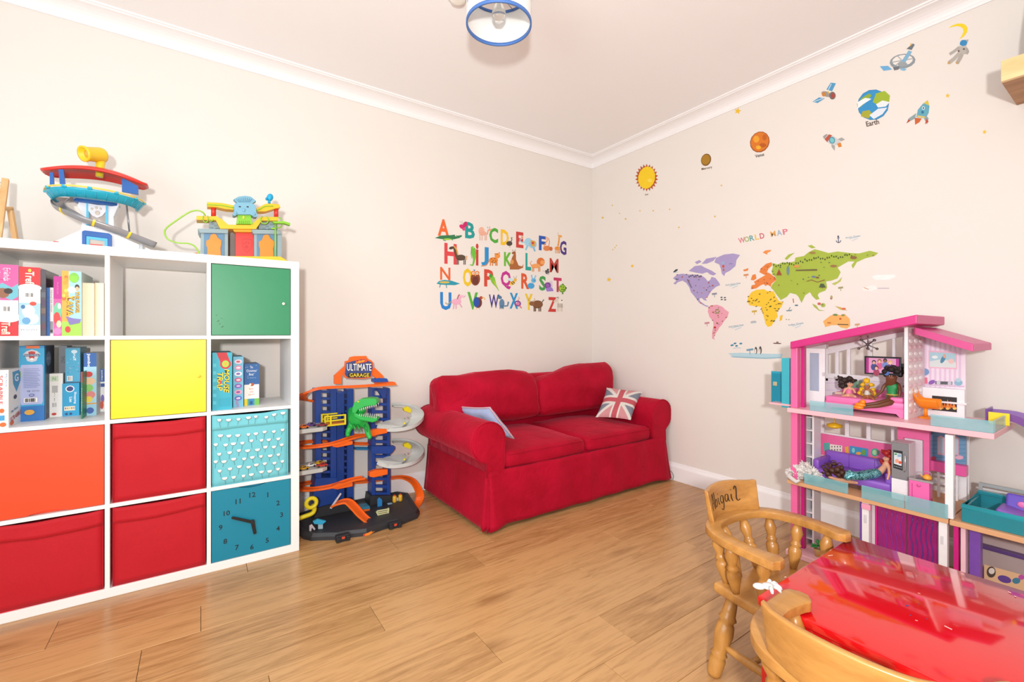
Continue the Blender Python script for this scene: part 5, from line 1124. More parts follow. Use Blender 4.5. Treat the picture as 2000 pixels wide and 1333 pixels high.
ABC = [  # letter, box, colour, animal, shapes
 ('A', (145, 165, 275, 360), 'e8692c', 'orange letter A sticker above a green crocodile', [('p', [(110, 378), (180, 350), (300, 345), (345, 338), (370, 352), (415, 345), (418, 360), (390, 378), (330, 392), (220, 395)], '2c7a4a'), ('e', 250, 392, 50, 10, '9ccf3a'), ('l', [(215, 385), (210, 405), (235, 410)], 9, '3a8a50'), ('l', [(300, 388), (315, 405)], 9, '3a8a50'), ('e', 350, 348, 12, 12, 'f2f2ea'), ('e', 352, 350, 5, 5, '222222')]),
 ('B', (455, 200, 565, 385), '149a98', 'teal letter B sticker with pink butterfly', [('e', 420, 250, 34, 24, 'd0246e', .5), ('e', 455, 225, 24, 34, 'c21f66', .4), ('e', 440, 280, 18, 16, 'd94a86'), ('l', [(425, 225), (405, 195), (390, 190)], 3, '999999'), ('l', [(430, 220), (422, 190), (412, 180)], 3, '999999')]),
 ('C', (728, 262, 828, 435), '4aa834', 'green letter C sticker beside a pink camel', [('e', 640, 300, 34, 48, 'eab49c'), ('e', 655, 325, 42, 26, 'e8ae96'), ('l', [(680, 330), (705, 335), (715, 290), (735, 278)], 15, 'e2a58c'), ('e', 735, 285, 22, 12, 'e2a58c', -.2)] + legs((622, 645, 680, 695), 340, 405, 7, 'd99c86') + [('l', [(712, 268), (708, 250)], 4, '3a3a3a'), ('l', [(728, 268), (735, 248)], 4, '3a3a3a')]),
 ('D', (858, 285, 950, 462), 'efc31d', 'yellow letter D sticker with a dark duck', [('e', 955, 440, 34, 28, '4a423c'), ('l', [(970, 425), (985, 395), (975, 372)], 9, '4a423c'), ('l', [(975, 372), (995, 375)], 6, '6aa03a'), ('l', [(955, 465), (965, 488)], 4, 'b06a3a')]),
 ('E', (1032, 310, 1115, 490), 'c83a34', 'red letter E sticker with a light blue elephant', [('e', 1170, 425, 46, 48, '9fd2ea'), ('e', 1220, 450, 44, 44, '8cc6e4'), ('p', [(1195, 400), (1250, 415), (1240, 480), (1200, 465)], 'd8a03a'), ('e', 1220, 435, 14, 14, 'c83a34'), ('l', [(1130, 425), (1095, 430), (1070, 400), (1098, 385)], 12, '9fd2ea'), ('s', 1100, 370, 18, 'e88a5a'), ('l', [(1160, 465), (1140, 515)], 18, '8cc6e4'), ('l', [(1230, 490), (1245, 530)], 18, '7ab8da')]),
 ('F', (1290, 355, 1368, 520), '1d52b4', 'blue letter F sticker with an orange flamingo', [('e', 1380, 495, 42, 30, 'd9824a'), ('l', [(1350, 480), (1355, 450), (1385, 405), (1380, 370), (1360, 375)], 10, 'e8975a'), ('l', [(1400, 480), (1410, 420), (1395, 375)], 8, 'e07f48'), ('e', 1425, 500, 20, 24, 'c86a3a')]),
 ('G', (1527, 410, 1602, 570), '4a2c84', 'purple letter G sticker beside a giraffe', [('l', [(1505, 470), (1515, 420), (1520, 365)], 17, 'e8a04a'), ('e', 1530, 358, 24, 14, 'eaa852', .2), ('e', 1500, 495, 34, 22, 'e89a42')] + legs((1478, 1495, 1512, 1522), 505, 552, 7, 'd98a3a') + [('l', [(1508, 350), (1505, 315)], 3, 'b0703a'), ('e', 1515, 420, 4, 5, 'b8642c'), ('e', 1512, 455, 5, 5, 'b8642c'), ('e', 1495, 490, 6, 5, 'b8642c')]),
 ('H', (220, 440, 360, 675), 'd9444a', 'red letter H sticker with a brown horse', [('e', 405, 600, 55, 34, '5a4636'), ('l', [(360, 590), (345, 530), (335, 490)], 34, '5a4636'), ('e', 300, 490, 30, 16, '4c3a2c', -.3), ('l', [(330, 470), (358, 510), (372, 570)], 16, 'd9a24a'), ('l', [(455, 590), (475, 580), (470, 625)], 10, 'd9a24a')] + legs((365, 378, 440, 455), 615, 680, 9, '3f3024')),
 ('i', (575, 440, 607, 690), 'c83a34', 'red letter i sticker with a green iguana', [('p', [(520, 480), (545, 470), (572, 500), (580, 580), (560, 660), (545, 695), (515, 690), (505, 675), (535, 680), (545, 620), (525, 560)], '6cbf3a'), ('l', [(525, 500), (520, 560), (530, 610)], 5, '3f8a28'), ('e', 548, 488, 5, 5, 'f2f2e0')]),
 ('J', (637, 480, 722, 690), '1f8fce', 'blue letter J sticker beside a spotted jaguar', [('e', 775, 630, 52, 34, 'e08a34'), ('e', 820, 580, 32, 30, 'e89640'), ('l', [(725, 640), (690, 690), (635, 695)], 9, 'c8743a')] + legs((740, 765, 800, 815), 650, 692, 12, 'd97f2e') + [('e', x, y, 6, 5, '3a2a1c') for x, y in ((750, 615), (770, 635), (790, 612), (760, 650), (800, 640), (785, 660), (815, 560))] + [('e', 840, 548, 8, 8, 'd97f2e'), ('e', 795, 558, 8, 8, 'd97f2e')]),
 ('K', (895, 540, 985, 700), '66b82e', 'green letter K sticker with a brown kangaroo', [('p', [(985, 600), (1005, 560), (1025, 540), (1030, 570), (1030, 620), (1060, 690), (1100, 700), (1115, 670), (1110, 715), (1060, 735), (960, 735), (960, 690)], 'a8642e'), ('e', 1005, 545, 24, 14, '9a5a2a', -.4), ('l', [(995, 528), (990, 510)], 5, '7a4520'), ('l', [(1015, 525), (1025, 508)], 5, '7a4520'), ('e', 985, 650, 20, 26, 'd99a52')]),
 ('L', (1138, 550, 1202, 745), '19a196', 'teal letter L sticker beside an orange lion', [('e', 1310, 650, 46, 50, 'd9752c'), ('e', 1255, 695, 54, 26, 'eaa25e'), ('e', 1330, 655, 26, 24, 'eaa25e'), ('l', [(1205, 690), (1190, 660), (1210, 640)], 7, 'd98a4a')] + legs((1215, 1230, 1285, 1300), 710, 758, 10, 'd98f4c')),
 ('M', (1412, 610, 1512, 770), 'b83a32', 'dark red letter M sticker with a small grey mouse', [('e', 1385, 765, 24, 24, '55555a'), ('e', 1392, 735, 12, 10, '2a2a2c'), ('e', 1370, 750, 10, 9, '3a3a3e'), ('l', [(1365, 760), (1330, 748)], 3, '888888'), ('e', 1395, 785, 12, 10, 'b8b8ba')]),
 ('N', (172, 710, 288, 855), 'e2652c', 'orange letter N sticker above a blue newt', [('p', [(130, 895), (160, 865), (220, 852), (300, 862), (398, 895), (340, 912), (240, 910), (170, 905)], '1c9ab0'), ('e', 220, 880, 60, 12, 'd8b84a'), ('l', [(175, 900), (165, 940)], 8, '178496'), ('l', [(240, 905), (245, 945)], 8, '178496')]),
 ('O', (430, 720, 535, 930), 'e8c422', 'yellow letter O sticker with a brown owl', [('e', 570, 840, 54, 78, '8a4426'), ('e', 570, 860, 34, 50, '6a2f22'), ('e', 545, 775, 26, 24, 'e8853a'), ('e', 590, 775, 26, 24, 'e8853a'), ('e', 547, 778, 14, 14, 'f6f2e4'), ('e', 588, 778, 14, 14, 'f6f2e4'), ('e', 548, 778, 6, 6, '222222'), ('e', 587, 778, 6, 6, '222222'), ('p', [(560, 790), (578, 790), (569, 815)], 'f0b23a'), ('p', [(545, 735), (570, 740), (560, 755)], '2c6fa0')]),
 ('P', (670, 735, 775, 930), 'cf4630', 'red letter P sticker with a green parrot', [('p', [(725, 800), (750, 785), (790, 830), (805, 900), (845, 990), (800, 930), (760, 890), (735, 840)], '7cc436'), ('e', 745, 805, 18, 22, '3f9a3a'), ('p', [(770, 840), (800, 900), (830, 960), (790, 900)], 'd8d23a')]),
 ('Q', (858, 750, 975, 960), 'bf2a92', 'magenta letter Q sticker with a striped bee', [('e', 990, 885, 36, 24, 'f0c23a', -.7), ('l', [(975, 880), (1000, 905)], 9, '2a2a2a'), ('l', [(990, 868), (1016, 892)], 9, '2a2a2a'), ('e', 1022, 852, 18, 18, 'e8b43a'), ('e', 970, 850, 30, 18, 'bfe0ee', .3), ('l', [(1025, 835), (1040, 805)], 3, '444444'), ('l', [(1015, 835), (1000, 812)], 3, '444444')]),
 ('R', (1090, 780, 1180, 955), 'd9562a', 'orange letter R sticker with a blue rabbit', [('e', 1200, 920, 40, 34, '3fa4dc'), ('e', 1230, 860, 28, 26, '62b6e4'), ('l', [(1215, 840), (1205, 795)], 13, '7cc4ea'), ('l', [(1240, 838), (1256, 800)], 13, '7cc4ea'), ('e', 1238, 860, 5, 5, '1a2a3a')]),
 ('S', (1292, 808, 1370, 975), '3f9c4c', 'green letter S sticker with a purple snail', [('e', 1390, 915, 38, 36, '7c3f98'), ('e', 1388, 915, 20, 19, '9a5ab4'), ('p', [(1365, 950), (1420, 930), (1445, 950), (1455, 980), (1380, 985)], '9a7ad0'), ('l', [(1425, 935), (1415, 865)], 4, '9a7ad0'), ('l', [(1438, 938), (1435, 862)], 4, '9a7ad0')]),
 ('T', (1457, 828, 1547, 990), 'c02c5e', 'crimson letter T sticker with a green turtle', [('e', 1555, 950, 44, 46, '6aa02e'), ('e', 1552, 945, 32, 34, 'a8cf3c')] + [('e', x, y, 9, 9, '4a7a22') for x, y in ((1540, 930), (1565, 935), (1550, 960), (1570, 962))] + [('e', 1560, 905, 10, 12, '5a8a2a'), ('e', 1597, 945, 8, 10, '4a4a3a'), ('e', 1558, 1005, 8, 12, '4a7a22')]),
 ('U', (172, 992, 300, 1195), '1c82d0', 'blue letter U sticker beside a pink unicorn', [('e', 355, 1100, 58, 34, 'eab0c8'), ('l', [(385, 1090), (400, 1050), (405, 1030)], 26, 'eab0c8'), ('e', 425, 1040, 26, 14, 'efbdd2', .4), ('l', [(445, 1045), (458, 1030)], 5, '888890'), ('l', [(365, 1070), (380, 1030), (392, 1018)], 14, 'b85a6a'), ('l', [(300, 1095), (255, 1130), (230, 1110)], 12, '9aa08a'), ('l', [(330, 1120), (320, 1185)], 13, 'e2a4be'), ('l', [(350, 1125), (352, 1180)], 13, 'e2a4be'), ('l', [(390, 1120), (420, 1165)], 13, 'e2a4be')]),
 ('V', (480, 992, 600, 1190), '54b234', 'green letter V sticker with a blue vulture', [('e', 600, 1110, 46, 62, '6a3432'), ('e', 582, 1105, 32, 60, '1f4fae'), ('e', 635, 1055, 20, 18, 'b04a3a'), ('l', [(645, 1050), (670, 1055), (680, 1080)], 9, 'e8b43a'), ('l', [(590, 1165), (580, 1185)], 6, 'd8a24a'), ('l', [(610, 1165), (620, 1185)], 6, 'd8a24a')]),
 ('W', (724, 1020, 835, 1170), '44328a', 'purple letter W sticker with a blue wolf', [('e', 870, 1120, 30, 52, '5c86aa'), ('e', 845, 1050, 26, 20, '4f7aa0', .3), ('p', [(828, 1040), (832, 1008), (848, 1035)], '3f6688'), ('l', [(895, 1150), (935, 1145), (945, 1100)], 18, '5c86aa')] + legs((850, 870, 885), 1140, 1182, 10, '48708f')),
 ('X', (958, 1000, 1055, 1180), '1c92cc', 'blue letter X sticker with a pink and violet fish', [('e', 1050, 1120, 38, 34, '7c4a9a', .3), ('e', 1050, 1120, 24, 20, 'd87aa8', .3), ('l', [(1050, 1085), (1070, 1060), (1058, 1045)], 5, 'b8486a'), ('l', [(1075, 1140), (1095, 1175)], 7, 'd85a7a'), ('l', [(1065, 1145), (1085, 1172)], 6, 'e07a90'), ('e', 1035, 1112, 6, 6, 'f2f2f2')]),
 ('Y', (1130, 1010, 1220, 1195), 'e8c92c', 'yellow letter Y sticker with a brown yak', [('e', 1275, 1130, 60, 46, '7c4f2c'), ('e', 1210, 1120, 30, 26, '8a5a34'), ('l', [(1195, 1095), (1172, 1085), (1178, 1062)], 6, 'b0884a'), ('l', [(1222, 1092), (1245, 1085), (1240, 1060)], 6, 'b0884a'), ('l', [(1325, 1105), (1345, 1075)], 9, '4a3220')] + legs((1235, 1250, 1290, 1308), 1160, 1210, 12, '5f3c20')),
 ('Z', (1392, 1048, 1487, 1215), 'c8362e', 'red letter Z sticker beside a striped zebra', [('e', 1525, 1140, 38, 26, 'e8e0d4'), ('l', [(1505, 1125), (1500, 1080), (1495, 1060)], 22, 'e2d8ca'), ('e', 1478, 1090, 24, 14, 'd9cdbc', -.4), ('e', 1540, 1095, 26, 24, 'efeae2')] + legs((1500, 1515, 1540, 1552), 1155, 1212, 9, 'd8ccbc') + [('l', [(x, 1120), (x + 4, 1165)], 4, '4a4038') for x in (1502, 1515, 1528, 1541, 1552)] + [('e', 1548, 1085, 7, 7, '333333'), ('l', [(1490, 1058), (1505, 1045), (1512, 1062)], 6, '3a3028')]),
]
for ch, (x0, y0, x1, y1), col, lab, shp in ABC:
    cxp, cyp = (x0 + x1) / 2, (y0 + y1) / 2; c_ = DL(*cvA(cxp, cyp))
    t = thing('letter_sticker', lab + ' on the wall', 'sticker', c_, group='alphabet stickers on the wall above the sofa')
    wdt = (DL(*cvA(x1, cyp)) - DL(*cvA(x0, cyp))).length; hgt = (DL(*cvA(cxp, y0)) - DL(*cvA(cxp, y1))).length
    sh = Sheet(lambda a, b: (c_.x + a, 0, c_.z + b), NL); sh.text(ch, 0, 0, wdt, hgt, col, 0, .02 if ch in 'MWN' else .035)
    dk = '%02x%02x%02x' % tuple(max(0, int(int(col[i:i + 2], 16) * .86)) for i in (0, 2, 4)); L = sh.ob('letter', t)
    sh = Sheet(lambda a, b: DL(*cvA(a, b)), NL, .00008, .0009); shapes(sh, shp, cvA); sh.ob('animal', t, kind='stuff' if ch in 'zz' else None)

# ------------------------------------------------------------------ space stickers
cvS = lambda x, y: (1150 + x / 2.353, y / 2.353)
def sticker(name, label, lst, cv, F, N, group, part='print'):
    pts = [q for s in lst for q in ((s[1:3],) if s[0] in 'est' and not isinstance(s[1], (list, str)) else ((s[2:4],) if s[0] == 't' else s[1]))]
    cxp, cyp = sum(p[0] for p in pts) / len(pts), sum(p[1] for p in pts) / len(pts); c_ = F(*cv(cxp, cyp))
    sh = Sheet(lambda a, b: F(*cv(a, b)), N, .00008, .0005); shapes(sh, lst, cv); o = ob(name, sh.mb, None)
    o.data.transform(Matrix.Translation(-c_)); o.location = c_; return tag(o, label, 'sticker', group)
GSP = 'space stickers on the wall'
rays = [(266 + (53 if i % 2 else 42) * math.cos(2 * PI * i / 44), 817 + (64 if i % 2 else 50) * math.sin(2 * PI * i / 44)) for i in range(44)]
sticker('sun_sticker', 'yellow sun sticker with red pointed rays on the cream wall', [('p', rays, 'b5501c'), ('e', 266, 817, 39, 52, 'f4cf14', .2), ('e', 280, 830, 10, 8, 'f8dc5a'), ('t', 'Sun', 266, 894, 15, 8, '5a4a40', -.25)], cvS, DR, NR, GSP)
sticker('planet_sticker', 'small brown planet sticker with its name beneath on the wall', [('e', 539, 735, 23, 29, '7a5312', .3), ('e', 538, 734, 19, 24, 'a97c1c', .3), ('t', 'Mercury', 543, 774, 50, 13, '5a3a2c', -.22)], cvS, DR, NR, GSP)
sticker('planet_sticker', 'orange mottled planet sticker with its name beneath on the wall', [('e', 786, 653, 44, 50, '9a4a10', .5), ('e', 786, 652, 40, 46, 'd9781c', .5), ('e', 770, 640, 14, 16, 'eaa22a'), ('e', 800, 668, 16, 10, 'b8580f'), ('e', 808, 632, 10, 14, 'c2610f'), ('e', 780, 678, 12, 9, 'e8b02a'), ('t', 'Venus', 785, 714, 42, 15, '4a3a34', -.25)], cvS, DR, NR, GSP)
sticker('planet_sticker', 'blue and green earth sticker with its name beneath on the wall', [('e', 1307, 482, 74, 70, '3a86b8', -.5), ('e', 1307, 482, 71, 66, '2f92cc', -.5), ('p', [(1305, 470), (1320, 430), (1360, 418), (1384, 440), (1380, 475), (1345, 490)], '9fb82c'), ('p', [(1232, 480), (1255, 450), (1290, 430), (1300, 440), (1270, 475), (1245, 495)], '8fae30'), ('p', [(1250, 535), (1258, 512), (1290, 506), (1302, 525), (1285, 545)], 'a8a82c'), ('p', [(1236, 470), (1270, 450), (1300, 455), (1260, 480), (1236, 500)], 'eef3f4'), ('p', [(1290, 530), (1330, 500), (1372, 495), (1350, 525), (1310, 548)], 'dfe8f2'), ('p', [(1320, 480), (1350, 462), (1384, 470), (1365, 490), (1330, 495)], 'e6eef0'), ('t', 'Earth', 1304, 565, 60, 24, '5a4438', -.22)], cvS, DR, NR, GSP)
sticker('satellite_sticker', 'satellite sticker with two blue solar panels near the coving', [('p', [(1092, 412), (1112, 380), (1136, 383), (1118, 420)], '4f9cc8'), ('p', [(1028, 468), (1058, 448), (1085, 452), (1052, 474)], '4f9cc8'), ('l', [(1115, 385), (1100, 416)], 3, 'd6e6ee'), ('l', [(1035, 468), (1078, 452)], 3, 'd6e6ee'), ('e', 1092, 433, 24, 12, '9a948e', .3), ('e', 1080, 434, 9, 10, 'c8843a'), ('e', 1120, 440, 15, 18, '6e6a6a'), ('e', 1122, 440, 9, 12, 'a8443a'), ('l', [(1098, 420), (1104, 430)], 6, 'd8b03a')], cvS, DR, NR, GSP)
sticker('space_station_sticker', 'grey wheel space station sticker with blue solar panels', [('e', 1442, 282, 60, 34, '8e99a0', -.15), ('e', 1442, 278, 48, 25, 'efe7e0', -.15), ('l', [(1396, 286), (1488, 270)], 5, 'a8b0b6'), ('l', [(1420, 258), (1462, 302)], 5, 'a8b0b6'), ('l', [(1412, 300), (1470, 256)], 5, 'a8b0b6'), ('p', [(1432, 290), (1470, 232), (1486, 238), (1450, 296)], '7fb2d0'), ('p', [(1460, 225), (1490, 200), (1498, 206), (1484, 230)], '6a767e'), ('l', [(1478, 212), (1482, 198)], 4, 'e0b83a'), ('p', [(1338, 305), (1375, 303), (1394, 320), (1355, 326)], '6aaedc'), ('p', [(1438, 312), (1462, 318), (1450, 326), (1432, 322)], '7fb8dc'), ('e', 1442, 296, 22, 12, '98a2a8'), ('p', [(1398, 310), (1428, 306), (1424, 320), (1404, 324)], '6a7078')], cvS, DR, NR, GSP)
sticker('astronaut_sticker', 'astronaut sticker in a grey suit with blue visor under the moon', [('p', [(1700, 212), (1738, 214), (1732, 250), (1694, 248)], 'b9b4ac'), ('l', [(1702, 218), (1680, 236), (1658, 250)], 13, 'b0aba4'), ('l', [(1735, 222), (1742, 238), (1735, 248)], 13, 'a9a49c'), ('l', [(1702, 246), (1680, 270), (1654, 290)], 17, 'b5b0a8'), ('l', [(1716, 248), (1706, 268), (1692, 292)], 17, 'b0aaa2'), ('p', [(1704, 208), (1712, 185), (1746, 182), (1734, 212)], 'a8a6a4'), ('e', 1722, 198, 17, 14, '2f8cc4', -.3), ('l', [(1660, 284), (1650, 294)], 8, 'c8a05a'), ('l', [(1696, 284), (1690, 294)], 8, 'c8a05a'), ('e', 1700, 235, 5, 4, '6a4a44'), ('e', 1724, 226, 5, 4, '5a4a4a')], cvS, DR, NR, GSP)
sticker('moon_sticker', 'yellow crescent moon sticker above the astronaut', [('p', [(1650, 130), (1672, 116), (1695, 109), (1715, 108), (1732, 115), (1741, 130), (1738, 148), (1726, 166), (1702, 182), (1714, 165), (1722, 146), (1720, 132), (1706, 122), (1690, 120), (1670, 124)], 'f2d51c')], cvS, DR, NR, GSP)
sticker('rocket_sticker', 'blue pointed rocket sticker with red fins on the wall', [('p', [(1505, 540), (1512, 505), (1535, 478), (1558, 460), (1566, 490), (1562, 520), (1548, 545)], '5fa8bc'), ('p', [(1540, 475), (1558, 460), (1565, 485)], 'd8c03a'), ('p', [(1505, 520), (1470, 545), (1460, 566), (1500, 545)], '8aa0a4'), ('p', [(1550, 530), (1562, 545), (1555, 572), (1540, 545)], '8aa0a4'), ('p', [(1470, 548), (1460, 568), (1478, 556)], 'b8442a'), ('p', [(1552, 545), (1545, 572), (1562, 560)], 'b8442a'), ('p', [(1498, 542), (1530, 545), (1520, 562), (1500, 574)], 'c8602a'), ('e', 1538, 497, 7, 8, 'e2eef0'), ('e', 1538, 497, 4, 5, '2a6f9a'), ('e', 1534, 516, 6, 7, '2a6f9a'), ('l', [(1510, 535), (1545, 540)], 8, 'd8c06a')], cvS, DR, NR, GSP)
sticker('rocket_sticker', 'round nosed white rocket sticker flying with a red band', [('p', [(1078, 625), (1092, 616), (1118, 622), (1148, 642), (1160, 660), (1140, 668), (1108, 662), (1085, 645)], 'c9ccce'), ('p', [(1084, 640), (1104, 618), (1118, 622), (1096, 654)], 'b8523a'), ('p', [(1076, 628), (1090, 617), (1098, 619), (1082, 640)], '9a9a98'), ('e', 1118, 645, 14, 16, '2f8ea4', -.3), ('e', 1118, 645, 10, 12, '7ac4cc', -.3), ('p', [(1145, 640), (1162, 632), (1178, 642), (1160, 650)], 'a6a6a4'), ('p', [(1115, 662), (1132, 670), (1130, 694), (1116, 676)], 'a6a6a4'), ('p', [(1142, 660), (1158, 656), (1163, 674), (1148, 678)], 'd8822a')], cvS, DR, NR, GSP)
STAR = {1441: 'yellow star sticker just under the coving above the orange planet', 1851: 'yellow star sticker beside the blue pointed rocket', 1923: 'yellow star sticker below the pine wall shelf', 1189.5: 'larger yellow star sticker by the wall corner above the sofa', 1235: 'medium yellow star sticker just above the larger star over the sofa'}
for x, y, r in ((1441, 217, 7), (1851, 187, 5), (1923, 258, 5), (1189.5, 546.5, 5.2), (1235, 520, 4), (1177, 425.5, 3), (1210, 417, 1.8), (1222, 428, 2.6), (1196, 401.5, 2), (1250, 412, 2), (1276, 412, 2.2), (1308, 409, 2.2), (1326, 444.5, 2.4), (1396.5, 423, 2.6), (1409, 362.5, 2.4), (1197, 488, 1.8), (1201, 484, 1.8), (1204, 480, 1.8)):
    sh = Sheet(lambda a, b: DR(a, b), NR, .0001, .0005); sh.star(x, y, r, 'e0b32c' if r < 4 else 'eec11e', rot=-PI / 2 + .2); c_ = DR(x, y); o = ob('star_sticker', sh.mb, None); o.data.transform(Matrix.Translation(-c_)); o.location = c_
    tag(o, STAR[x] if r >= 4 else 'tiny yellow star speck sticker on the cream wall', 'sticker', 'yellow star stickers')

# ------------------------------------------------------------------ world map
cvM = lambda x, y: (1150 + x / 3.3333, 400 + y / 3.3333)
GM = 'world map stickers on the wall'
def dots(poly, n, cols, seed, r=(3, 6)):
    rd = random.Random(seed); xs = [p[0] for p in poly]; ys = [p[1] for p in poly]; out = []
    def ins(x, y):
        c = False; j = len(poly) - 1
        for i in range(len(poly)):
            if (poly[i][1] > y) != (poly[j][1] > y) and x < (poly[j][0] - poly[i][0]) * (y - poly[i][1]) / (poly[j][1] - poly[i][1]) + poly[i][0]: c = not c
            j = i
        return c
    while len(out) < n:
        x, y = rd.uniform(min(xs), max(xs)), rd.uniform(min(ys), max(ys))
        if ins(x, y): out.append(('e', x, y, rd.uniform(*r), rd.uniform(2, 4), rd.choice(cols), rd.uniform(-.6, .2)))
    return out
NA = [(548, 480), (575, 455), (610, 450), (650, 455), (700, 455), (740, 465), (760, 480), (775, 500), (790, 490), (800, 470), (825, 478), (850, 510), (855, 525), (830, 535), (805, 555), (790, 575), (775, 600), (760, 612), (770, 626), (750, 622), (735, 608), (720, 612), (725, 630), (740, 640), (760, 655), (782, 660), (770, 667), (745, 655), (715, 635), (690, 600), (665, 570), (655, 540), (635, 510), (610, 495), (580, 505), (565, 520), (550, 515), (570, 495)]
ARC = [(650, 432), (690, 400), (730, 395), (760, 412), (800, 430), (830, 450), (812, 462), (790, 455), (770, 440), (740, 450), (700, 444)]
ARC2 = [(735, 386), (765, 352), (832, 340), (812, 366), (770, 384)]
GRN = [(828, 348), (880, 325), (940, 318), (985, 328), (962, 360), (955, 400), (920, 430), (890, 445), (882, 466), (866, 450), (860, 420), (850, 390), (818, 376)]
SA = [(780, 665), (800, 655), (835, 652), (870, 665), (890, 685), (912, 700), (905, 730), (880, 760), (865, 785), (850, 800), (840, 820), (825, 840), (815, 868), (822, 880), (803, 872), (803, 830), (812, 790), (810, 760), (785, 730), (775, 695)]
AF = [(1060, 570), (1090, 555), (1140, 550), (1160, 562), (1205, 565), (1220, 600), (1240, 630), (1268, 632), (1255, 665), (1225, 700), (1230, 730), (1210, 755), (1190, 790), (1165, 797), (1150, 775), (1140, 730), (1125, 690), (1120, 665), (1080, 662), (1045, 655), (1032, 625), (1040, 595)]
EU = [(1055, 550), (1060, 525), (1085, 520), (1075, 502), (1095, 490), (1130, 470), (1150, 458), (1138, 455), (1110, 440), (1120, 415), (1155, 385), (1190, 375), (1195, 395), (1170, 418), (1160, 440), (1180, 448), (1195, 460), (1215, 475), (1222, 490), (1190, 515), (1185, 535), (1165, 522), (1150, 530), (1140, 518), (1120, 525), (1090, 546)]
AS = [(1195, 380), (1230, 390), (1260, 375), (1300, 378), (1340, 370), (1345, 345), (1370, 340), (1400, 335), (1430, 310), (1470, 290), (1510, 300), (1560, 315), (1620, 305), (1700, 315), (1760, 318), (1830, 300), (1885, 315), (1860, 335), (1800, 350), (1745, 375), (1720, 417), (1710, 395), (1730, 370), (1690, 370), (1620, 410), (1640, 440), (1620, 480), (1580, 495), (1545, 500), (1552, 540), (1540, 560), (1500, 575), (1490, 590), (1502, 615), (1480, 620), (1455, 595), (1440, 570), (1410, 590), (1385, 640), (1365, 600), (1350, 585), (1310, 575), (1290, 600), (1250, 622), (1225, 590), (1205, 560), (1185, 540), (1195, 518), (1222, 490), (1215, 470), (1195, 455), (1190, 430), (1198, 410)]
AU = [(1525, 760), (1570, 725), (1600, 712), (1640, 720), (1665, 712), (1700, 745), (1702, 790), (1680, 808), (1640, 800), (1620, 785), (1580, 785), (1540, 798)]
def M(name, label, lst): return sticker(name, label, lst, cvM, DR, NR, GM)
M('continent_sticker', 'lilac north america map sticker with tiny pictures', [('p', NA, 'a79ac8'), ('p', ARC, 'a79ac8'), ('p', ARC2, 'a79ac8'), ('p', [(690, 375), (720, 360), (735, 372), (705, 388)], 'a79ac8')] + dots(NA, 26, ('5a4a6a', 'c85a3a', '3f4a5a', '7a5aa0', 'b8442a'), 1) + [('e', 645 + i * 4, 490 + i * 8, 4, 3, '4a4a50') for i in range(7)] + [('e', 655 + i * 11, 470 - (i % 3) * 5, 4, 5, '3a3a44') for i in range(8)])
M('continent_sticker', 'lilac greenland map sticker with a small figure', [('p', GRN, 'a79ac8'), ('e', 875, 380, 10, 7, '8fb4d0'), ('e', 876, 402, 8, 10, 'c8552c'), ('e', 878, 425, 6, 8, 'b8603a'), ('e', 925, 385, 14, 3, '8a7ab0')])
M('continent_sticker', 'pink south america map sticker with tiny pictures', [('p', SA, 'e3a0b2')] + dots(SA, 22, ('b83a4a', '6a5a3a', '8a3a3a', '9a7a2a'), 2) + [('e', 838 + 12 * math.cos(i), 695 + 12 * math.sin(i), 6, 4, '7a8a3a') for i in range(6)] + [('e', 822, 800, 8, 7, 'c02a2a')])
M('continent_sticker', 'yellow africa map sticker with tiny animals', [('p', AF, 'efc630')] + dots(AF, 40, ('4a4a1c', '7a5a1c', '3f5a2a', '8a6a2a'), 3, (4, 9)))
M('island_sticker', 'small yellow madagascar map sticker', [('p', [(1245, 725), (1263, 717), (1258, 750), (1242, 760)], 'e8bd2a'), ('e', 1287, 748, 4, 3, '9a8a2a'), ('e', 1303, 749, 4, 3, '9a8a2a')])
M('continent_sticker', 'orange europe map sticker', [('p', EU, 'e2823c')] + dots(EU, 18, ('9a4a1a', 'b85f24'), 4, (3, 5)) + [('p', [(1055, 490), (1066, 458), (1086, 452), (1092, 480), (1075, 493)], 'e2823c'), ('p', [(1005, 425), (1040, 414), (1036, 430), (1012, 434)], 'e2823c')])
M('island_sticker', 'orange arctic islands map sticker', [('p', [(1132, 312), (1150, 298), (1190, 294), (1180, 308), (1166, 312), (1160, 326)], 'e8914a')])
M('continent_sticker', 'large green asia map sticker with forest and camel pictures', [('p', AS, 'a3b93e'), ('p', [(1275, 352), (1300, 325), (1342, 312), (1320, 330), (1290, 360)], 'a3b93e'), ('p', [(1425, 268), (1450, 262), (1478, 280), (1450, 285)], 'a3b93e'), ('p', [(1580, 515), (1620, 500), (1650, 470), (1640, 500), (1600, 525)], 'b4c05a')] + [('e', 1205 + i * 14.5, 392 - 1.3 * i + 7 * math.sin(i * .9) + (6 if i % 2 else 0) - (0 if i < 14 else 18), 4, 6, '33491c') for i in range(36)] + [('p', [(1348, 432), (1350, 424), (1488, 420), (1488, 430)], '6a5a3a'), ('l', [(1420, 500), (1450, 490), (1490, 505), (1538, 490)], 5, '8a5a30'), ('p', [(1500, 540), (1510, 515), (1530, 515), (1545, 540)], '4a5a3c'), ('p', [(1222, 460), (1240, 420), (1258, 460)], '9a4a30'), ('e', 1355, 402, 24, 8, 'd89a4a'), ('e', 1725, 345, 22, 10, '8a6238'), ('e', 1595, 400, 22, 8, '9a7040'), ('e', 1458, 314, 20, 7, 'a07a44'), ('e', 1465, 470, 14, 6, '6a7a9a'), ('e', 1490, 475, 12, 6, '7a5a3a'), ('e', 1298, 430, 8, 30, '6a8aa0')] + dots(AS, 26, ('5a6a2a', '7a8a30', '4a5a5a', '8a4a30'), 5))
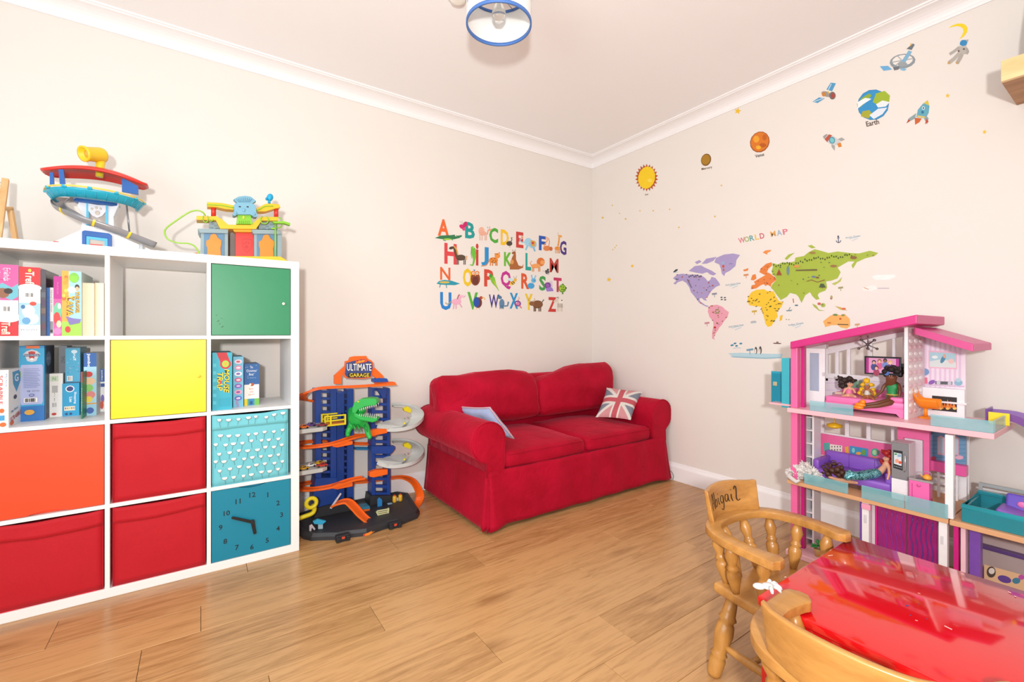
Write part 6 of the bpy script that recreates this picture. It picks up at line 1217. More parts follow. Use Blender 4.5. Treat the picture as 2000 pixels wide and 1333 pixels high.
M('island_sticker', 'green crescent island sticker under the green continent', [('p', [(1455, 645), (1480, 655), (1500, 685), (1540, 690), (1500, 692), (1465, 665)], 'a8b850')])
M('island_sticker', 'round green island sticker between crescent island and red marked island', [('e', 1525, 655, 16, 14, 'a8b850'), ('e', 1500, 646, 12, 9, 'c8645a'), ('e', 1522, 652, 6, 5, '6a8a3a')])
M('island_sticker', 'long tan island sticker with a red bird', [('p', [(1600, 660), (1640, 668), (1685, 690), (1640, 686)], 'c8b05a'), ('e', 1660, 678, 14, 7, 'd86a4a')])
M('island_sticker', 'tiny upright tan island sticker east of the green continent', [('e', 1580, 605, 8, 14, 'b0a06a'), ('e', 1576, 612, 5, 5, '9a5a5a')])
M('continent_sticker', 'pale orange australia map sticker', [('p', AU, 'ecb162'), ('e', 1605, 718, 16, 7, '6a8a4a'), ('e', 1655, 720, 12, 6, '7a8a4a'), ('e', 1565, 770, 14, 5, 'c8752a'), ('l', [(1620, 780), (1690, 782)], 6, '5a4a3a'), ('e', 1638, 744, 8, 6, 'b8542a')])
for i, (ch, col) in enumerate(zip('WORLD', ('d8788a', '9ab86a', '5aa0a8', 'e8c05a', 'c85a6a'))):
    M('map_letter_sticker', 'small %s letter %s sticker of the world map title' % (('pink', 'green', 'teal', 'yellow', 'red')[i], ch), [('t', ch, 996 + i * 33, 232 - i * 7.2, (44, 32, 30, 28, 30)[i], 36, col, -.2)])
for i, (ch, col) in enumerate(zip('MAP', ('e0a85a', '9ab0c8', 'd8788a'))):
    M('map_letter_sticker', 'small %s letter %s sticker of the map title' % (('orange', 'grey blue', 'rose')[i], ch), [('t', ch, 1200 + i * 40, 190 - i * 7, 34, 36, col, -.2)])
def wave(x, y, w): return [('l', [(x - w / 2 + w * i / 8, y + 4 * (i % 2) - 2 * i) for i in range(9)], 3, '9ac4d8')]
for x, y, w, nm, lb in ((945, 530, 60, 'North Atlantic Ocean', 'north atlantic'), (965, 802, 70, 'South Atlantic Ocean', 'south atlantic'), (1355, 790, 60, 'Indian Ocean', 'indian ocean'), (1725, 222, 60, 'Arctic Ocean', 'arctic ocean')):
    M('ocean_sticker', 'pale blue wavy %s name sticker on the map' % lb, [('t', nm, x - 6, y - 13, 98, 12, '8aa6b4', -.15)] + wave(x, y, w) + wave(x + 6, y + 12, w * .6))
M('anchor_sticker', 'navy anchor sticker above the green continent', [('l', [(1624, 212), (1626, 246)], 5, '2f4468'), ('e', 1624, 207, 6, 6, '2f4468'), ('l', [(1610, 234), (1616, 244), (1626, 248), (1636, 244), (1642, 232)], 5, '2f4468'), ('l', [(1616, 218), (1634, 216)], 4, '2f4468')])
M('ice_sticker', 'pale blue antarctic ice sticker with two penguins and a signpost', [('p', [(908, 968), (985, 965), (1080, 968), (1180, 972), (1262, 972), (1255, 998), (1150, 1003), (1030, 998), (940, 992)], 'b3d5e0'), ('p', [(920, 988), (1030, 992), (1150, 997), (1255, 992), (1250, 1000), (1150, 1005), (1030, 1000), (940, 995)], '93bccc'), ('e', 1088, 950, 9, 24, '4a4440'), ('e', 1086, 955, 5, 16, 'efe9e2'), ('e', 1117, 948, 9, 26, '4a4440'), ('e', 1114, 955, 4, 17, 'efe9e2'), ('l', [(1048, 945), (1050, 974)], 4, '5a88a0'), ('p', [(1026, 942), (1070, 936), (1072, 948), (1028, 954)], '6a9cb4')])
M('fish_sticker', 'little group of blue fish stickers below south america', [('e', 933, 916, 11, 6, '3f8aa8', -.2), ('e', 952, 904, 10, 5, '2f7a9a', -.2), ('e', 990, 905, 10, 6, '3f8aa8', -.1), ('e', 962, 920, 9, 5, '2f7a9a', -.1), ('l', [(940, 935), (965, 932), (990, 934)], 3, '9ac4d8')])
M('boat_sticker', 'small dark boat sticker near the toy house roof', [('p', [(1198, 900), (1256, 902), (1248, 908), (1206, 907)], '6a4a48'), ('p', [(1218, 900), (1222, 892), (1234, 892), (1236, 901)], '8a6a64')])
M('boat_sticker', 'small grey ship sticker beside africa', [('p', [(1282, 688), (1326, 684), (1318, 694), (1290, 695)], '7a96a0'), ('l', [(1302, 686), (1312, 668)], 4, '6a7a80')])
M('whale_sticker', 'small black orca sticker beside alaska', [('p', [(548, 440), (565, 422), (582, 420), (575, 432), (560, 440)], '2e3a3c'), ('l', [(550, 442), (580, 440)], 3, '9ac4d8')])
M('bear_sticker', 'small grey seal sticker in the ocean below africa', [('e', 1072, 764, 20, 7, 'b4b4b4', -.1), ('l', [(1055, 772), (1092, 768)], 3, '9ac4d8')])
for x, y, cl, lb in ((818, 583, '8a8a9a', 'grey signpost sticker off the lilac coast'), (770, 773, 'c88a94', 'pink signpost sticker beside south america'), (1078, 697, 'c8a83a', 'olive signpost sticker beside africa'), (1024, 460, 'd08a5a', 'orange signpost sticker beside europe'), (1640, 543, '9a9a6a', 'green signpost sticker beside asia'), (1748, 783, 'd0a070', 'tan signpost sticker beside australia')):
    M('signpost_sticker', 'little ' + lb, [('l', [(x, y), (x + 1, y + 20)], 4, cl), ('p', [(x - 16, y - 6), (x + 16, y - 10), (x + 16, y + 2), (x - 16, y + 6)], cl)])
M('fish_sticker', 'four tiny dark fish stickers off the lilac coast', [('e', x, y, 8, 4, '3f4a52', -.2) for x, y in ((864, 604), (886, 606), (866, 618), (888, 620))])
M('airship_sticker', 'pale rocket shaped plane sticker at the edge of the map', [('p', [(1775, 545), (1810, 535), (1840, 525), (1870, 530), (1880, 548), (1840, 562), (1790, 560)], 'f2efe9'), ('l', [(1880, 545), (1955, 545)], 4, 'b0a0b8'), ('l', [(1790, 540), (1822, 552)], 5, 'd89a6a')])
M('cloud_sticker', 'white cloud sticker at the edge of the map', [('p', [(1840, 470), (1870, 458), (1990, 455), (2000, 470), (1960, 488), (1870, 492)], 'f6f3ef')])
M('ship_sticker', 'small brown giraffe-like mast sticker south of asia', [('l', [(1330, 612), (1334, 640)], 6, 'b0644a'), ('e', 1352, 656, 12, 5, '5a7a8a')])

# ================================================================== TOY HOUSE
XH = -0.545
def H(px, py, b=0.0): return on_x(px, py, XH + b)
PK, MG, PKL, WH, LPK, TAN = mat('ef6ba4', .35), mat('cf2180', .35), mat('f3b0bd', .4), mat('f3f0f2', .35), mat('f2bcc4', .4), mat('dca679', .5)
TEAL = mat('8ccfd8', .15, alpha=.45, var=.08); LIL = mat('e6d6e6', .5); PUR = mat('7c4fae', .35)
hs = thing('toy_house', 'tall pink open toy house with magenta roofs and teal balcony rails', 'toy house', (XH + .2, -2.2, 0))
def hb(px0, py0, px1, py1, b0, b1, m, name, par=hs, bev=.0015):
    pm, ym = (px0 + px1) / 2, (py0 + py1) / 2; y0, y1 = H(px0, ym, b0).y, H(px1, ym, b0).y; z1, z0 = H(pm, py0, b0).z, H(pm, py1, b0).z
    return ob(name, MB(m).span((XH + b0, y1, z0), (XH + b1, y0, z1)), par, bevel=bev)
def zb(px0, px1, z0, z1, b0, b1, m, name, par=hs, bev=.0015, py=800):
    return ob(name, MB(m).span((XH + b0, H(px1, py, b0).y, z0), (XH + b1, H(px0, py, b0).y, z1)), par, bevel=bev)
def hp_(pts, b0, b1, m, name, par=hs, bev=.0015):
    q = [H(x, y, b0) for x, y in pts]
    return ob(name, MB(m).prism([(-p.y, p.z) for p in q], lambda a, b, k: (XH + b0 + (b1 - b0) * k, -a, b)), par, bevel=bev)
def hsheet(b): return Sheet(lambda a, c: H(a, c, b), (-1, 0, 0), .0001, .0006)
L1, L2, L3 = .028, .377, .735
yL = H(1537, 800, 0).y; yR = H(1942, 858, 0).y; yW = H(1852, 1030, 0).y
FB = .40                                          # depth of the house
ob('ground_floor', MB(LPK).span((XH, yW, 0), (XH + FB, H(1534, 1083, 0).y, L1)), hs, bevel=.004)
ob('middle_floor', MB(TAN).span((XH, yW, L2 - .018), (XH + FB, yL, L2)), hs, bevel=.002)
ob('upper_floor', MB(LPK).span((XH, yR, L3 - .022), (XH + FB, yL, L3)), hs, bevel=.002)
# posts on the open corner
for z0, z1 in ((L1, L2 - .018), (L2, L3 - .022), (L3, 1.05)):
    p0, p1 = H(1544, 800, .03).y, H(1557, 800, .03).y
    ob('corner_post', MB(PK).span((XH + .03, p1, z0), (XH + .07, p0, z1)), hs, bevel=.003)
    ob('post_strip', MB(MG).span((XH + .075, p1 - .012, z0), (XH + .10, p1 + .002, z1)), hs)
# lift shaft ladder, ground and middle storey
for z0, z1 in ((L1, L2 - .018), (L2, L3 - .022)):
    y0, y1 = H(1572, 900, .14).y, H(1588, 900, .14).y
    for yy in (y0, y1): ob('shaft_side', MB(WH).span((XH + .14, yy - .004, z0), (XH + .22, yy + .004, z1)), hs)
    for k in range(5): z = z0 + (z1 - z0) * (k + .5) / 5; ob('shaft_rung', MB(WH).span((XH + .145, y1 + .004, z - .003), (XH + .215, y0 - .004, z + .003)), hs)
    ob('shaft_back', MB(mat('d8cfd2', .5)).span((XH + .216, y1 + .004, z0), (XH + .22, y0 - .004, z1)), hs)
# roofs
hp_([(1543, 668), (1791, 614.5), (1791, 633), (1543, 682)], .0, FB, mat('cc2d7d', .35), 'main_roof', bev=.004)
hp_([(1785, 639), (1901, 672), (1901, 688), (1785, 653)], .08, FB, mat('cf4488', .35), 'side_roof', bev=.004)
hp_([(1558, 679), (1768, 635), (1768, 640), (1558, 684)], .34, .37, WH, 'roof_beam')
# upper storey: window wall at the back
BW = .34
hp_([(1610, 683), (1768, 645), (1768, 656), (1610, 694)], BW - .006, BW + .018, WH, 'window_head')
for a in (1614, 1634.5, 1657, 1700, 1745.5, 1766): hp_([(a - 3.2 - (8 if a == 1614 else 0), 683 - (a - 1618) * .24), (a + 3.2, 682 - (a - 1618) * .24), (a + 3.2, 745), (a - 3.2 - (8 if a == 1614 else 0), 744)], BW, BW + .014, WH, 'window_mullion')
hb(1603, 734, 1770, 744, BW - .004, BW + .016, WH, 'window_sill')
wl = hb(1603, 744, 1770, 800, BW, BW + .01, mat('ece2ec', .5), 'wall_panel')
sh = hsheet(BW); sh.ell(1672, 755, 8, 12, '7aa88a'); sh.ell(1680, 751, 6, 8, '9ac4a4'); sh.ell(1765, 755, 2, 2, '8a6a4a'); sh.text('Sweet', 1759, 772, 18, 6, 'd878a8', -.1, .01, -1); sh.rect(1610, 748, 1640, 749, 'd8c4dc'); sh.rect(1612, 762, 1648, 763, 'd8c4dc'); sh.ob('wallpaper_print', wl, 'stuff')
dr = hb(1570, 679, 1611, 793, .18, .192, WH, 'door')
hb(1581.5, 690, 1599.5, 764, .178, .1805, mat('a9b4c8', .15), 'door_glass', dr); hb(1572, 671, 1613, 681, .17, .2, mat('c4bcc0', .4), 'door_rail'); hb(1606, 728, 1609, 735, .17, .18, mat('d8d4d8', .4), 'door_knob', dr)
# lattice partition and room with the fireplace
yp = H(1771, 800, .095).y
ob('partition_post', MB(WH).span((XH + .09, yp - .005, L3), (XH + .102, yp + .007, H(1771, 636, .095).z)), hs)
pa = ob('partition', MB(mat('f0e0e2', .5)).span((XH + .102, yp - .002, L3), (XH + BW, yp + .004, H(1771, 640, .095).z)), hs)
for i in range(3):
    for j in range(13):
        x = XH + .14 + i * .07; z = L3 + .03 + j * .028; ob('lattice_petal', MB(mat('ffffff' if j % 2 else 'eac8ce', .5)).ell((x, yp - .003, z), (.026, .003, .010), 10), pa)
rw = hp_([(1790, 650), (1886, 676), (1886, 815), (1790, 815)], BW, BW + .012, mat('efe2ee', .5), 'wall_panel')
sh = hsheet(BW)
for k in range(9): x = 1796 + k * 9.6; sh.poly([(x, 654 + (x - 1790) * .27), (x + 4, 655 + (x - 1790) * .27), (x + 4, 757), (x, 757)], 'e2c8e0')
sh.ob('wallpaper_stripe', rw, 'stuff')
sh = hsheet(BW - .001); sh.poly([(1814, 685), (1869, 688), (1869, 722), (1814, 719)], 'ecb8cc'); sh.poly([(1816, 688), (1867, 690.5), (1867, 719), (1816, 717)], 'a9d2dc'); sh.poly([(1816, 706), (1840, 702), (1867, 708), (1867, 719), (1816, 717)], 'd8e4e2'); sh.ell(1842, 702, 4, 9, '4a8aa8', 12, .5); sh.ell(1845, 696, 3, 4, 'd8a890'); sh.ell(1826, 698, 6, 3, 'e8f0f0'); sh.ell(1858, 706, 6, 5, 'e8c8c0'); sh.ob('picture', rw)
sh = hsheet(BW - .001); sh.poly([(1797, 750), (1884, 754), (1884, 757), (1797, 753)], 'd8bcd0'); sh.poly([(1800, 750), (1803, 738), (1811, 738), (1812, 750)], 'e0708c'); sh.ell(1806, 727, 9, 7, '7a9ac8'); sh.ell(1801, 724, 5, 5, '96b2d8'); sh.ell(1820, 747, 7, 4, '8a5ab0', 12, -.4); sh.poly([(1827, 745), (1860, 746), (1860, 752), (1827, 751)], '5a5860'); sh.ell(1833, 748, 4, 4, 'c8c8d0'); sh.ell(1855, 749, 4, 4, 'c8c8d0'); sh.ell(1872, 748, 8, 6, '8ab8d0'); sh.ell(1872, 743, 5, 4, 'b0d0dc'); sh.ob('shelf_print', rw, 'stuff')
fpl = hb(1797, 759, 1884, 815, BW - .03, BW, WH, 'fireplace')
sh = hsheet(BW - .03); sh.poly([(1820.5, 773), (1869, 777), (1869, 806), (1820.5, 801)], '241c1c')
for k in range(9): sh.ell(1828 + k * 4.6, 796 + (k % 3), 4, 3, ('e8a04a', '4a3024', 'f0c060')[k % 3], 8)
for k in range(6): sh.poly([(1830 + k * 6, 796), (1833 + k * 6, 780 + 3 * (k % 3)), (1837 + k * 6, 797)], ('d86a20', 'e88a2a')[k % 2])
sh.ob('fire_picture', fpl)
zb(1792, 1888, L3 + .062, L3 + .07, BW - .04, BW, WH, 'mantel', fpl)
# television on its bracket
tv = ob('television', MB(mat('1c1c22', .3)).span((XH + .17, H(1760, 715, .17).y, H(1725, 733, .17).z), (XH + .178, H(1688, 715, .17).y, H(1725, 697, .17).z)), hs, bevel=.002)
sh = hsheet(.17); rd = random.Random(3); sh.poly([(1692, 699), (1756, 701.5), (1756, 730), (1692, 728.5)], 'd89ac0'); sh.poly([(1692, 699), (1697, 699), (1697, 728.7), (1692, 728.5)], 'b02a8a'); sh.poly([(1750, 701.3), (1756, 701.5), (1756, 730), (1750, 729.8)], 'b02a8a')
for x, y, hc, sc_, bc in ((1707, 709, '3a2a4a', 'd8a890', '3a4a8a'), (1718, 707, '8a5a3a', 'e0b498', 'c85a8a'), (1729, 706, '2a1c1c', '8a5a40', '6a8ac8'), (1739, 710, 'd8b45a', 'e8c0a4', '5a3a7a'), (1712, 720, '5a2a2a', 'e0b498', '9a3a5a'), (1732, 719, '2a2030', 'd09a80', '4a6ab0')): sh.ell(x, y + 8, 6, 7, bc); sh.ell(x, y - 1.5, 4, 4, hc); sh.ell(x, y, 2.8, 3, sc_)
sh.ob('screen_picture', tv); hb(1759, 711, 1771, 718, .178, .19, mat('2a2a30', .4), 'bracket', tv)
# chandelier
cz = H(1695, 674, .16); ch_ = ob('chandelier', MB(mat('6c6668', .3, .5)).cyl(cz, H(1695, 651, .16), .0022, n=6).ell(cz, (.006, .006, .006), 10), hs)
for k in range(8):
    a = 2 * PI * k / 8 + .3; e = cz + Vector((math.cos(a) * .03, math.sin(a) * .034, (.022 if k % 2 else -.018))); ob('chandelier_arm', MB(mat('6c6668', .3, .5)).tube([cz, e], .0024, 6).ell(e, (.0062, .0062, .0062), 8), ch_)
# balcony rails
def rail(px0, px1, z0, z1, name='balcony_rail', par=hs, py=800, b=.004): return zb(px0, px1, z0, z1, b, b + .006, TEAL, name, par, .002, py)
rail(1581, 1666, L3, L3 + .048); rail(1817, 1941, L3, L3 + .046)
ob('balcony_rail', MB(TEAL).span((XH + .03, yR + .002, L3), (XH + .22, yR + .008, L3 + .046)), hs, bevel=.002)
rail(1570, 1656, L2, L2 + .05, py=940); rail(1682, 1766, L2, L2 + .058, py=990, b=-.004); rail(1767, 1851, L2, L2 + .058, py=1000, b=-.004)
# teal locker hung on the outer side
lk = hb(1526, 700, 1542, 797, .10, .2, mat('3fb6c6', .3), 'side_cabinet', bev=.003)
y0, y1 = H(1506, 760, .16).y, H(1541, 760, .16).y
ob('cabinet_door', MB(mat('2aa0b8', .3)).span((XH + .16, y1, H(1520, 790, .16).z), (XH + .168, y0, H(1520, 726, .16).z)), lk, bevel=.002)
ob('cabinet_back', MB(mat('148aa4', .3)).span((XH + .155, y1 + .01, H(1520, 785, .16).z), (XH + .1605, y0 - .006, H(1520, 730, .16).z)), lk)
c_ = H(1514, 750, .155); ob('gold_key_box', MB(mat('cfc49a', .3, .4)).box(c_, (.01, .02, .022)), lk, bevel=.002)
zb(1502, 1546, L3 - .006, L3 + .004, .09, .24, LPK, 'cabinet_ledge', lk)
# middle storey back wall
for a in (1605, 1654, 1696, 1744): hb(a - 4, 806, a + 4, 872, BW, BW + .014, WH, 'window_mullion')
hb(1600, 855, 1750, 866, BW - .003, BW + .016, WH, 'window_sill'); hb(1600, 806, 1750, 816, BW - .002, BW + .015, WH, 'window_head')
sw = hb(1595, 858, 1746, 905, BW - .02, BW - .01, PK, 'shelf_wall')
sh = hsheet(BW - .02); sh.poly([(1608, 866), (1620, 865), (1621, 882), (1610, 882)], '5ab0a8'); sh.poly([(1621, 868), (1645, 871), (1645, 886), (1621, 884)], 'efe4d8')
for k in range(8): sh.ell(1625 + (k % 4) * 5.4, 873 + (k // 4) * 6, 1.2, 1.8, '4a4a52', 6)
sh.poly([(1650, 874), (1657, 872), (1658, 886), (1652, 886)], 'e8b03a'); sh.poly([(1660, 871), (1696, 877), (1696, 894), (1660, 889)], '3f92c4'); sh.ell(1677, 886, 5, 3, 'f0a83a'); sh.ell(1687, 884, 4, 6, '6aa04a'); sh.ell(1667, 880, 3, 5, '8ad0c8'); sh.ell(1709, 884, 8, 8, '4fa890'); sh.ell(1709, 884, 5, 5, 'a8d8a0'); sh.rect(1704, 893, 1715, 895, 'c88a4a'); sh.poly([(1600, 888), (1700, 897), (1740, 900), (1740, 902), (1600, 890)], 'f6d8e4'); sh.ob('shelf_print', sw, 'stuff')
lmp = H(1630, 832, .17); lp = ob('pendant_lamp', MB(mat('f0c21e', .3)).lathe([(.008, -.014), (.026, -.008), (.033, 0), (.026, .008), (.008, .014)], 20, lmp).cyl(lmp, Vector((lmp.x, lmp.y, L3 - .022)), .0016, n=5), hs)
for z in (-.004, .004): ob('lamp_rib', MB(mat('d8a814', .3)).tube([lmp + Vector((.0325 * math.cos(t * PI / 10), .0325 * math.sin(t * PI / 10), z)) for t in range(20)], .0012, 5, closed=True), lp)
# doorway and bathroom
pdm = hb(1752, 840, 1764, 935, .24, .262, PK, 'door_frame'); hb(1803, 845, 1815, 935, .24, .262, PK, 'door_frame'); hb(1752, 838, 1815, 858, .238, .264, PK, 'door_frame'); hb(1764, 858, 1803, 935, .262, .268, mat('ece4ea', .5), 'door_leaf')
bw = hb(1813, 846, 1887, 915, .32, .33, mat('6d9cc0', .45), 'bathroom_wall')
sh = hsheet(.32)
for k in range(7): sh.rect(1814, 853 + k * 8, 1886, 854 + k * 8, '5585aa')
for x in (1838, 1866): sh.poly([(x - 7, 855), (x, 851), (x + 7, 856), (x + 7, 890), (x - 7, 888)], 'd8a8b4'); sh.poly([(x - 5, 858), (x, 854), (x + 5, 859), (x + 5, 887), (x - 5, 885)], 'b8c8d8')
sh.ell(1823, 896, 6, 4, 'c84a6a'); sh.ell(1874, 894, 8, 4, 'e8b0c4'); sh.ob('mirror_print', bw, 'stuff')
hb(1815, 906, 1887, 926, .28, .32, mat('ef5fa8', .35), 'vanity'); 
for k in range(3): hb(1829, 930 + k * 16, 1872, 934 + k * 16, .3, .31, WH, 'ladder_rung')
for x in (1830, 1866): hb(x, 920, x + 5, 985, .298, .312, WH, 'ladder_side')
hb(1870, 925, 1888, 990, .33, .35, WH, 'back_column'); hb(1845, 850, 1862, 1014, .01, .04, WH, 'front_column', bev=.003)
hb(1888, 846, 1893, 992, .36, .37, WH, 'back_column')
# ground storey: garage doors
for x0, x1, y0, y1 in ((1683, 1697, 992, 1072), (1833, 1850, 1034, 1120)):
    zb(x0, x1, L1, L2 - .018, .012, .04, WH, 'garage_post', py=1040); hb(x0 + 4, y0 + 14, x0 + 9, y0 + 30, .008, .0125, mat('d9d6da', .4), 'door_pull')
zb(1679, 1683, L1, L2 - .018, .03, .06, PUR, 'garage_trim', py=1040); zb(1702, 1709, L1, L2 - .018, .05, .07, mat('e8d8dc', .4), 'garage_post', py=1040)
hb(1682, 986, 1700, 996, .0, .012, mat('f2a0bc', .4), 'name_plate')
GDM = mat('b62a86', .15, trans=.25, alpha=.85, var=.35, scale=18)
for x0, x1 in ((1713, 1770), (1773, 1831)):
    g_ = zb(x0, x1, L1, L2 - .022, .05, .056, GDM, 'garage_door', py=1040)
    for k in range(5):
        yy = [H(x0 + 7 + k * 10 + 2.5 * math.sin(j * 1.1), 1000, .0485).y for j in range(14)]
        ob('door_ripple', MB(mat('8f3aa0' if x0 < 1750 else '5a3a8a', .2)).tube([(XH + .0495, yy[j], L1 + .01 + j * .023) for j in range(14)], .002, 5), g_)
zb(1709, 1713, L1, L2 - .018, .045, .06, MG, 'garage_trim', py=1040)
zb(1700, 1850, L1, L2 - .02, .3, .31, mat('d8c8d0', .5), 'garage_back', py=1040)
# pool wing
WX = XH + .0
yE = yW - .42
wing = thing('toy_pool_deck', 'tan topped toy terrace with purple and pink legs beside the pink toy house', 'toy', (XH + .2, yW - .2, 0))
ob('deck', MB(TAN).span((XH, yE, L2 - .02), (XH + FB, yW - .003, L2)), wing, bevel=.002)
for x0, x1, m in ((1862, 1872, MG), (1876, 1886, mat('f0c4d0', .4)), (1893, 1915, PUR)): zb(x0, x1, 0, L2 - .02, .03 if x0 < 1880 else .06, .08 if x0 < 1880 else .1, m, 'leg', wing, py=1080)
ob('leg', MB(PUR).span((XH + .05, yE + .01, 0), (XH + .09, yE + .04, L2 - .02)), wing)
bk = zb(1900, 2060, .03, L2 - .05, .33, .336, mat('cdb6b0', .5), 'back_panel', wing, py=1080)
zb(1915, 2060, .20, .215, .30, .33, mat('6a4a8a', .4), 'shelf', wing, py=1080)
cub = zb(1917, 2060, .0, .14, .10, .2, PUR, 'pet_crate', wing, py=1100)
sh = Sheet(lambda a, c: H(a, c, .10), (-1, 0, 0), .0001, .0006); sh.poly([(1922, 1103), (2040, 1135), (2040, 1175), (1922, 1150)], 'd8b088'); sh.ell(1936, 1118, 9, 11, '4a3c34'); sh.ell(1937, 1116, 6, 6, 'd8cfc4'); sh.ell(1962, 1132, 14, 7, '5a3a8a', 12, .3); sh.ell(1985, 1135, 8, 6, '3a7a94'); sh.ell(1995, 1128, 6, 5, 'b84aa0'); sh.ob('pet_print', cub, 'stuff')
# pool tub on the terrace
pl0 = H(1879, 1020, .03).y
pool = thing('toy_pool', 'teal plastic toy pool standing on the tan terrace', 'toy', (XH + .17, pl0 - .15, L2))
z0, z1 = L2, L2 + .06; xa, xb, ya, yb = XH + .02, XH + .27, pl0 - .36, pl0
TP = mat('2f99a8', .2, trans=.2, alpha=.9)
ob('floor', MB(TP).span((xa + .02, ya + .02, z0), (xb - .02, yb - .02, z0 + .006)), pool)
for a, b in (((xa, ya), (xa + .014, yb)), ((xb - .014, ya), (xb, yb)), ((xa + .014, yb - .014), (xb - .014, yb)), ((xa + .014, ya), (xb - .014, ya + .014))): ob('side', MB(TP).span((a[0], a[1], z0), (b[0], b[1], z1)), pool, bevel=.003)
ob('rim', MB(mat('2aa0ae', .2)).tube([(xa + .004, yb - .004, z1), (xb - .004, yb - .004, z1), (xb - .004, ya + .004, z1), (xa + .004, ya + .004, z1)], .010, 6, closed=True), pool)
ob('high_corner', MB(TP).span((xb - .02, yb - .12, z1), (xb - .006, yb - .004, z1 + .018)), pool, bevel=.004)
fb = thing('toy_float', 'purple toy pool float with pink flower prints in the teal pool', 'toy', (xa + .12, ya + .1, z0 + .01))
c_ = Vector((xa + .11, yb - .19, z0 + .035))
ob('mat', MB(mat('8a62c0', .4)).rbox(c_, (.11, .22, .022), .01, 3, Matrix.Rotation(.2, 3, 'X')), fb); ob('backrest', MB(mat('6a52c0', .4)).rbox(c_ + Vector((.05, .0, .035)), (.02, .19, .075), .009, 3, Matrix.Rotation(.35, 3, 'Y')), fb)
for k in range(3): q = c_ + Vector((.036 + .002 * k, .05 - .05 * k, .04)); ob('flower_print', MB(mat('e878b8', .5)).ell(q, (.004, .015, .012), 10), fb)
# grey slatted fence behind the pool
fn = thing('toy_fence', 'grey framed slatted toy fence standing behind the teal pool', 'toy', (XH + .36, yW - .2, L2))
fy0, fy1 = H(1912, 970, .35).y, yE + .01; fz1 = H(1912, 948, .35).z
GYM = mat('a9b0b2', .4)
ob('post', MB(GYM).span((XH + .345, fy0 - .012, L2), (XH + .36, fy0, fz1)), fn); ob('post', MB(GYM).span((XH + .345, fy1, L2), (XH + .36, fy1 + .012, fz1)), fn); ob('top_rail', MB(GYM).span((XH + .345, fy1, fz1), (XH + .36, fy0, fz1 + .012)), fn)
for k in range(6): z = L2 + .02 + (fz1 - L2 - .03) * k / 6; ob('slat', MB(mat('dedcdc', .4)).span((XH + .349, fy1 + .012, z), (XH + .355, fy0 - .012, z + .009)), fn)
# slide with yellow board
sl0 = thing('toy_slide', 'purple toy slide with yellow board at the balcony end', 'toy', (XH + .3, yR - .1, 0))
spts = [(XH + .31, yR + .06, L3 + .02), (XH + .31, yR - .02, L3 + .015), (XH + .30, yR - .10, L3 - .04), (XH + .28, yR - .22, L3 - .16), (XH + .26, yR - .33, L3 - .27), (XH + .26, yR - .42, L2 + .03)]
ob('chute', MB(mat('8a5fa8', .3)).sweep([Vector(p) for p in smooth(spts, 5)], [(-.056, .03), (-.05, 0), (.05, 0), (.056, .03), (.05, .03), (.044, .006), (-.044, .006), (-.05, .03)]), sl0)
ob('end_panel', MB(mat('7a4a9a', .3)).span((XH + .26, yR + .06, L3 + .001), (XH + .37, yR + .066, L3 + .06)), sl0, bevel=.002)
ob('yellow_board', MB(mat('f2dc2a', .35)).span((XH + .245, yR - .005, L3 + .001), (XH + .25, yR + .055, L3 + .05)), sl0, bevel=.002)
# ------------------------------------------------------------------ furniture inside
cy0, cy1 = H(1612, 790, .12).y, H(1767, 790, .12).y
bed = thing('toy_daybed', 'pink toy daybed on the upper floor with three dolls sitting on it', 'toy furniture', (XH + .22, (cy0 + cy1) / 2, L3))
PB = mat('f07db6', .4)
ob('seat', MB(PB).rbox((XH + .22, (cy0 + cy1) / 2, L3 + .05), (.2, cy0 - cy1, .03), .006, 2), bed)
ob('front_apron', MB(PB).prism([(cy1, L3 + .04), (cy0, L3 + .04), (cy0, L3), (cy0 - .018, L3), (cy0 - .03, L3 + .014), (cy1 + .03, L3 + .014), (cy1 + .018, L3), (cy1, L3)], lambda a, b, k: (XH + .122 + .012 * k, a, b)), bed)
ob('rear_leg', MB(PB).span((XH + .29, cy1, L3), (XH + .31, cy1 + .02, L3 + .04)), bed); ob('rear_leg', MB(PB).span((XH + .29, cy0 - .02, L3), (XH + .31, cy0, L3 + .04)), bed)
ob('bolster', MB(PB).rbox((XH + .20, cy1 + .03, L3 + .075), (.15, .05, .022), .008, 2), bed)
ob('back', MB(PB).rbox((XH + .315, (cy0 + cy1) / 2, L3 + .06), (.014, cy0 - cy1, .07), .005, 2), bed)
bkp = H(1641, 768, .25)
for k, (hx, nm) in enumerate((('d8a23a', 'mustard'), ('c85a5a', 'red'))):
    b_ = thing('tiny_book', 'tiny %s toy book lying on the pink daybed' % nm, 'book', (bkp.x, bkp.y, L3 + .0655 + .006 * k), group='tiny toy books on the daybed'); ob('cover', MB(mat(hx, .5)).box((bkp.x, bkp.y, L3 + .068 + .006 * k), (.03, .036, .005)), b_); ob('pages', MB(mat('f0ece2', .6)).box((bkp.x - .001, bkp.y - .001, L3 + .068 + .006 * k), (.0295, .0365, .003)), b_)
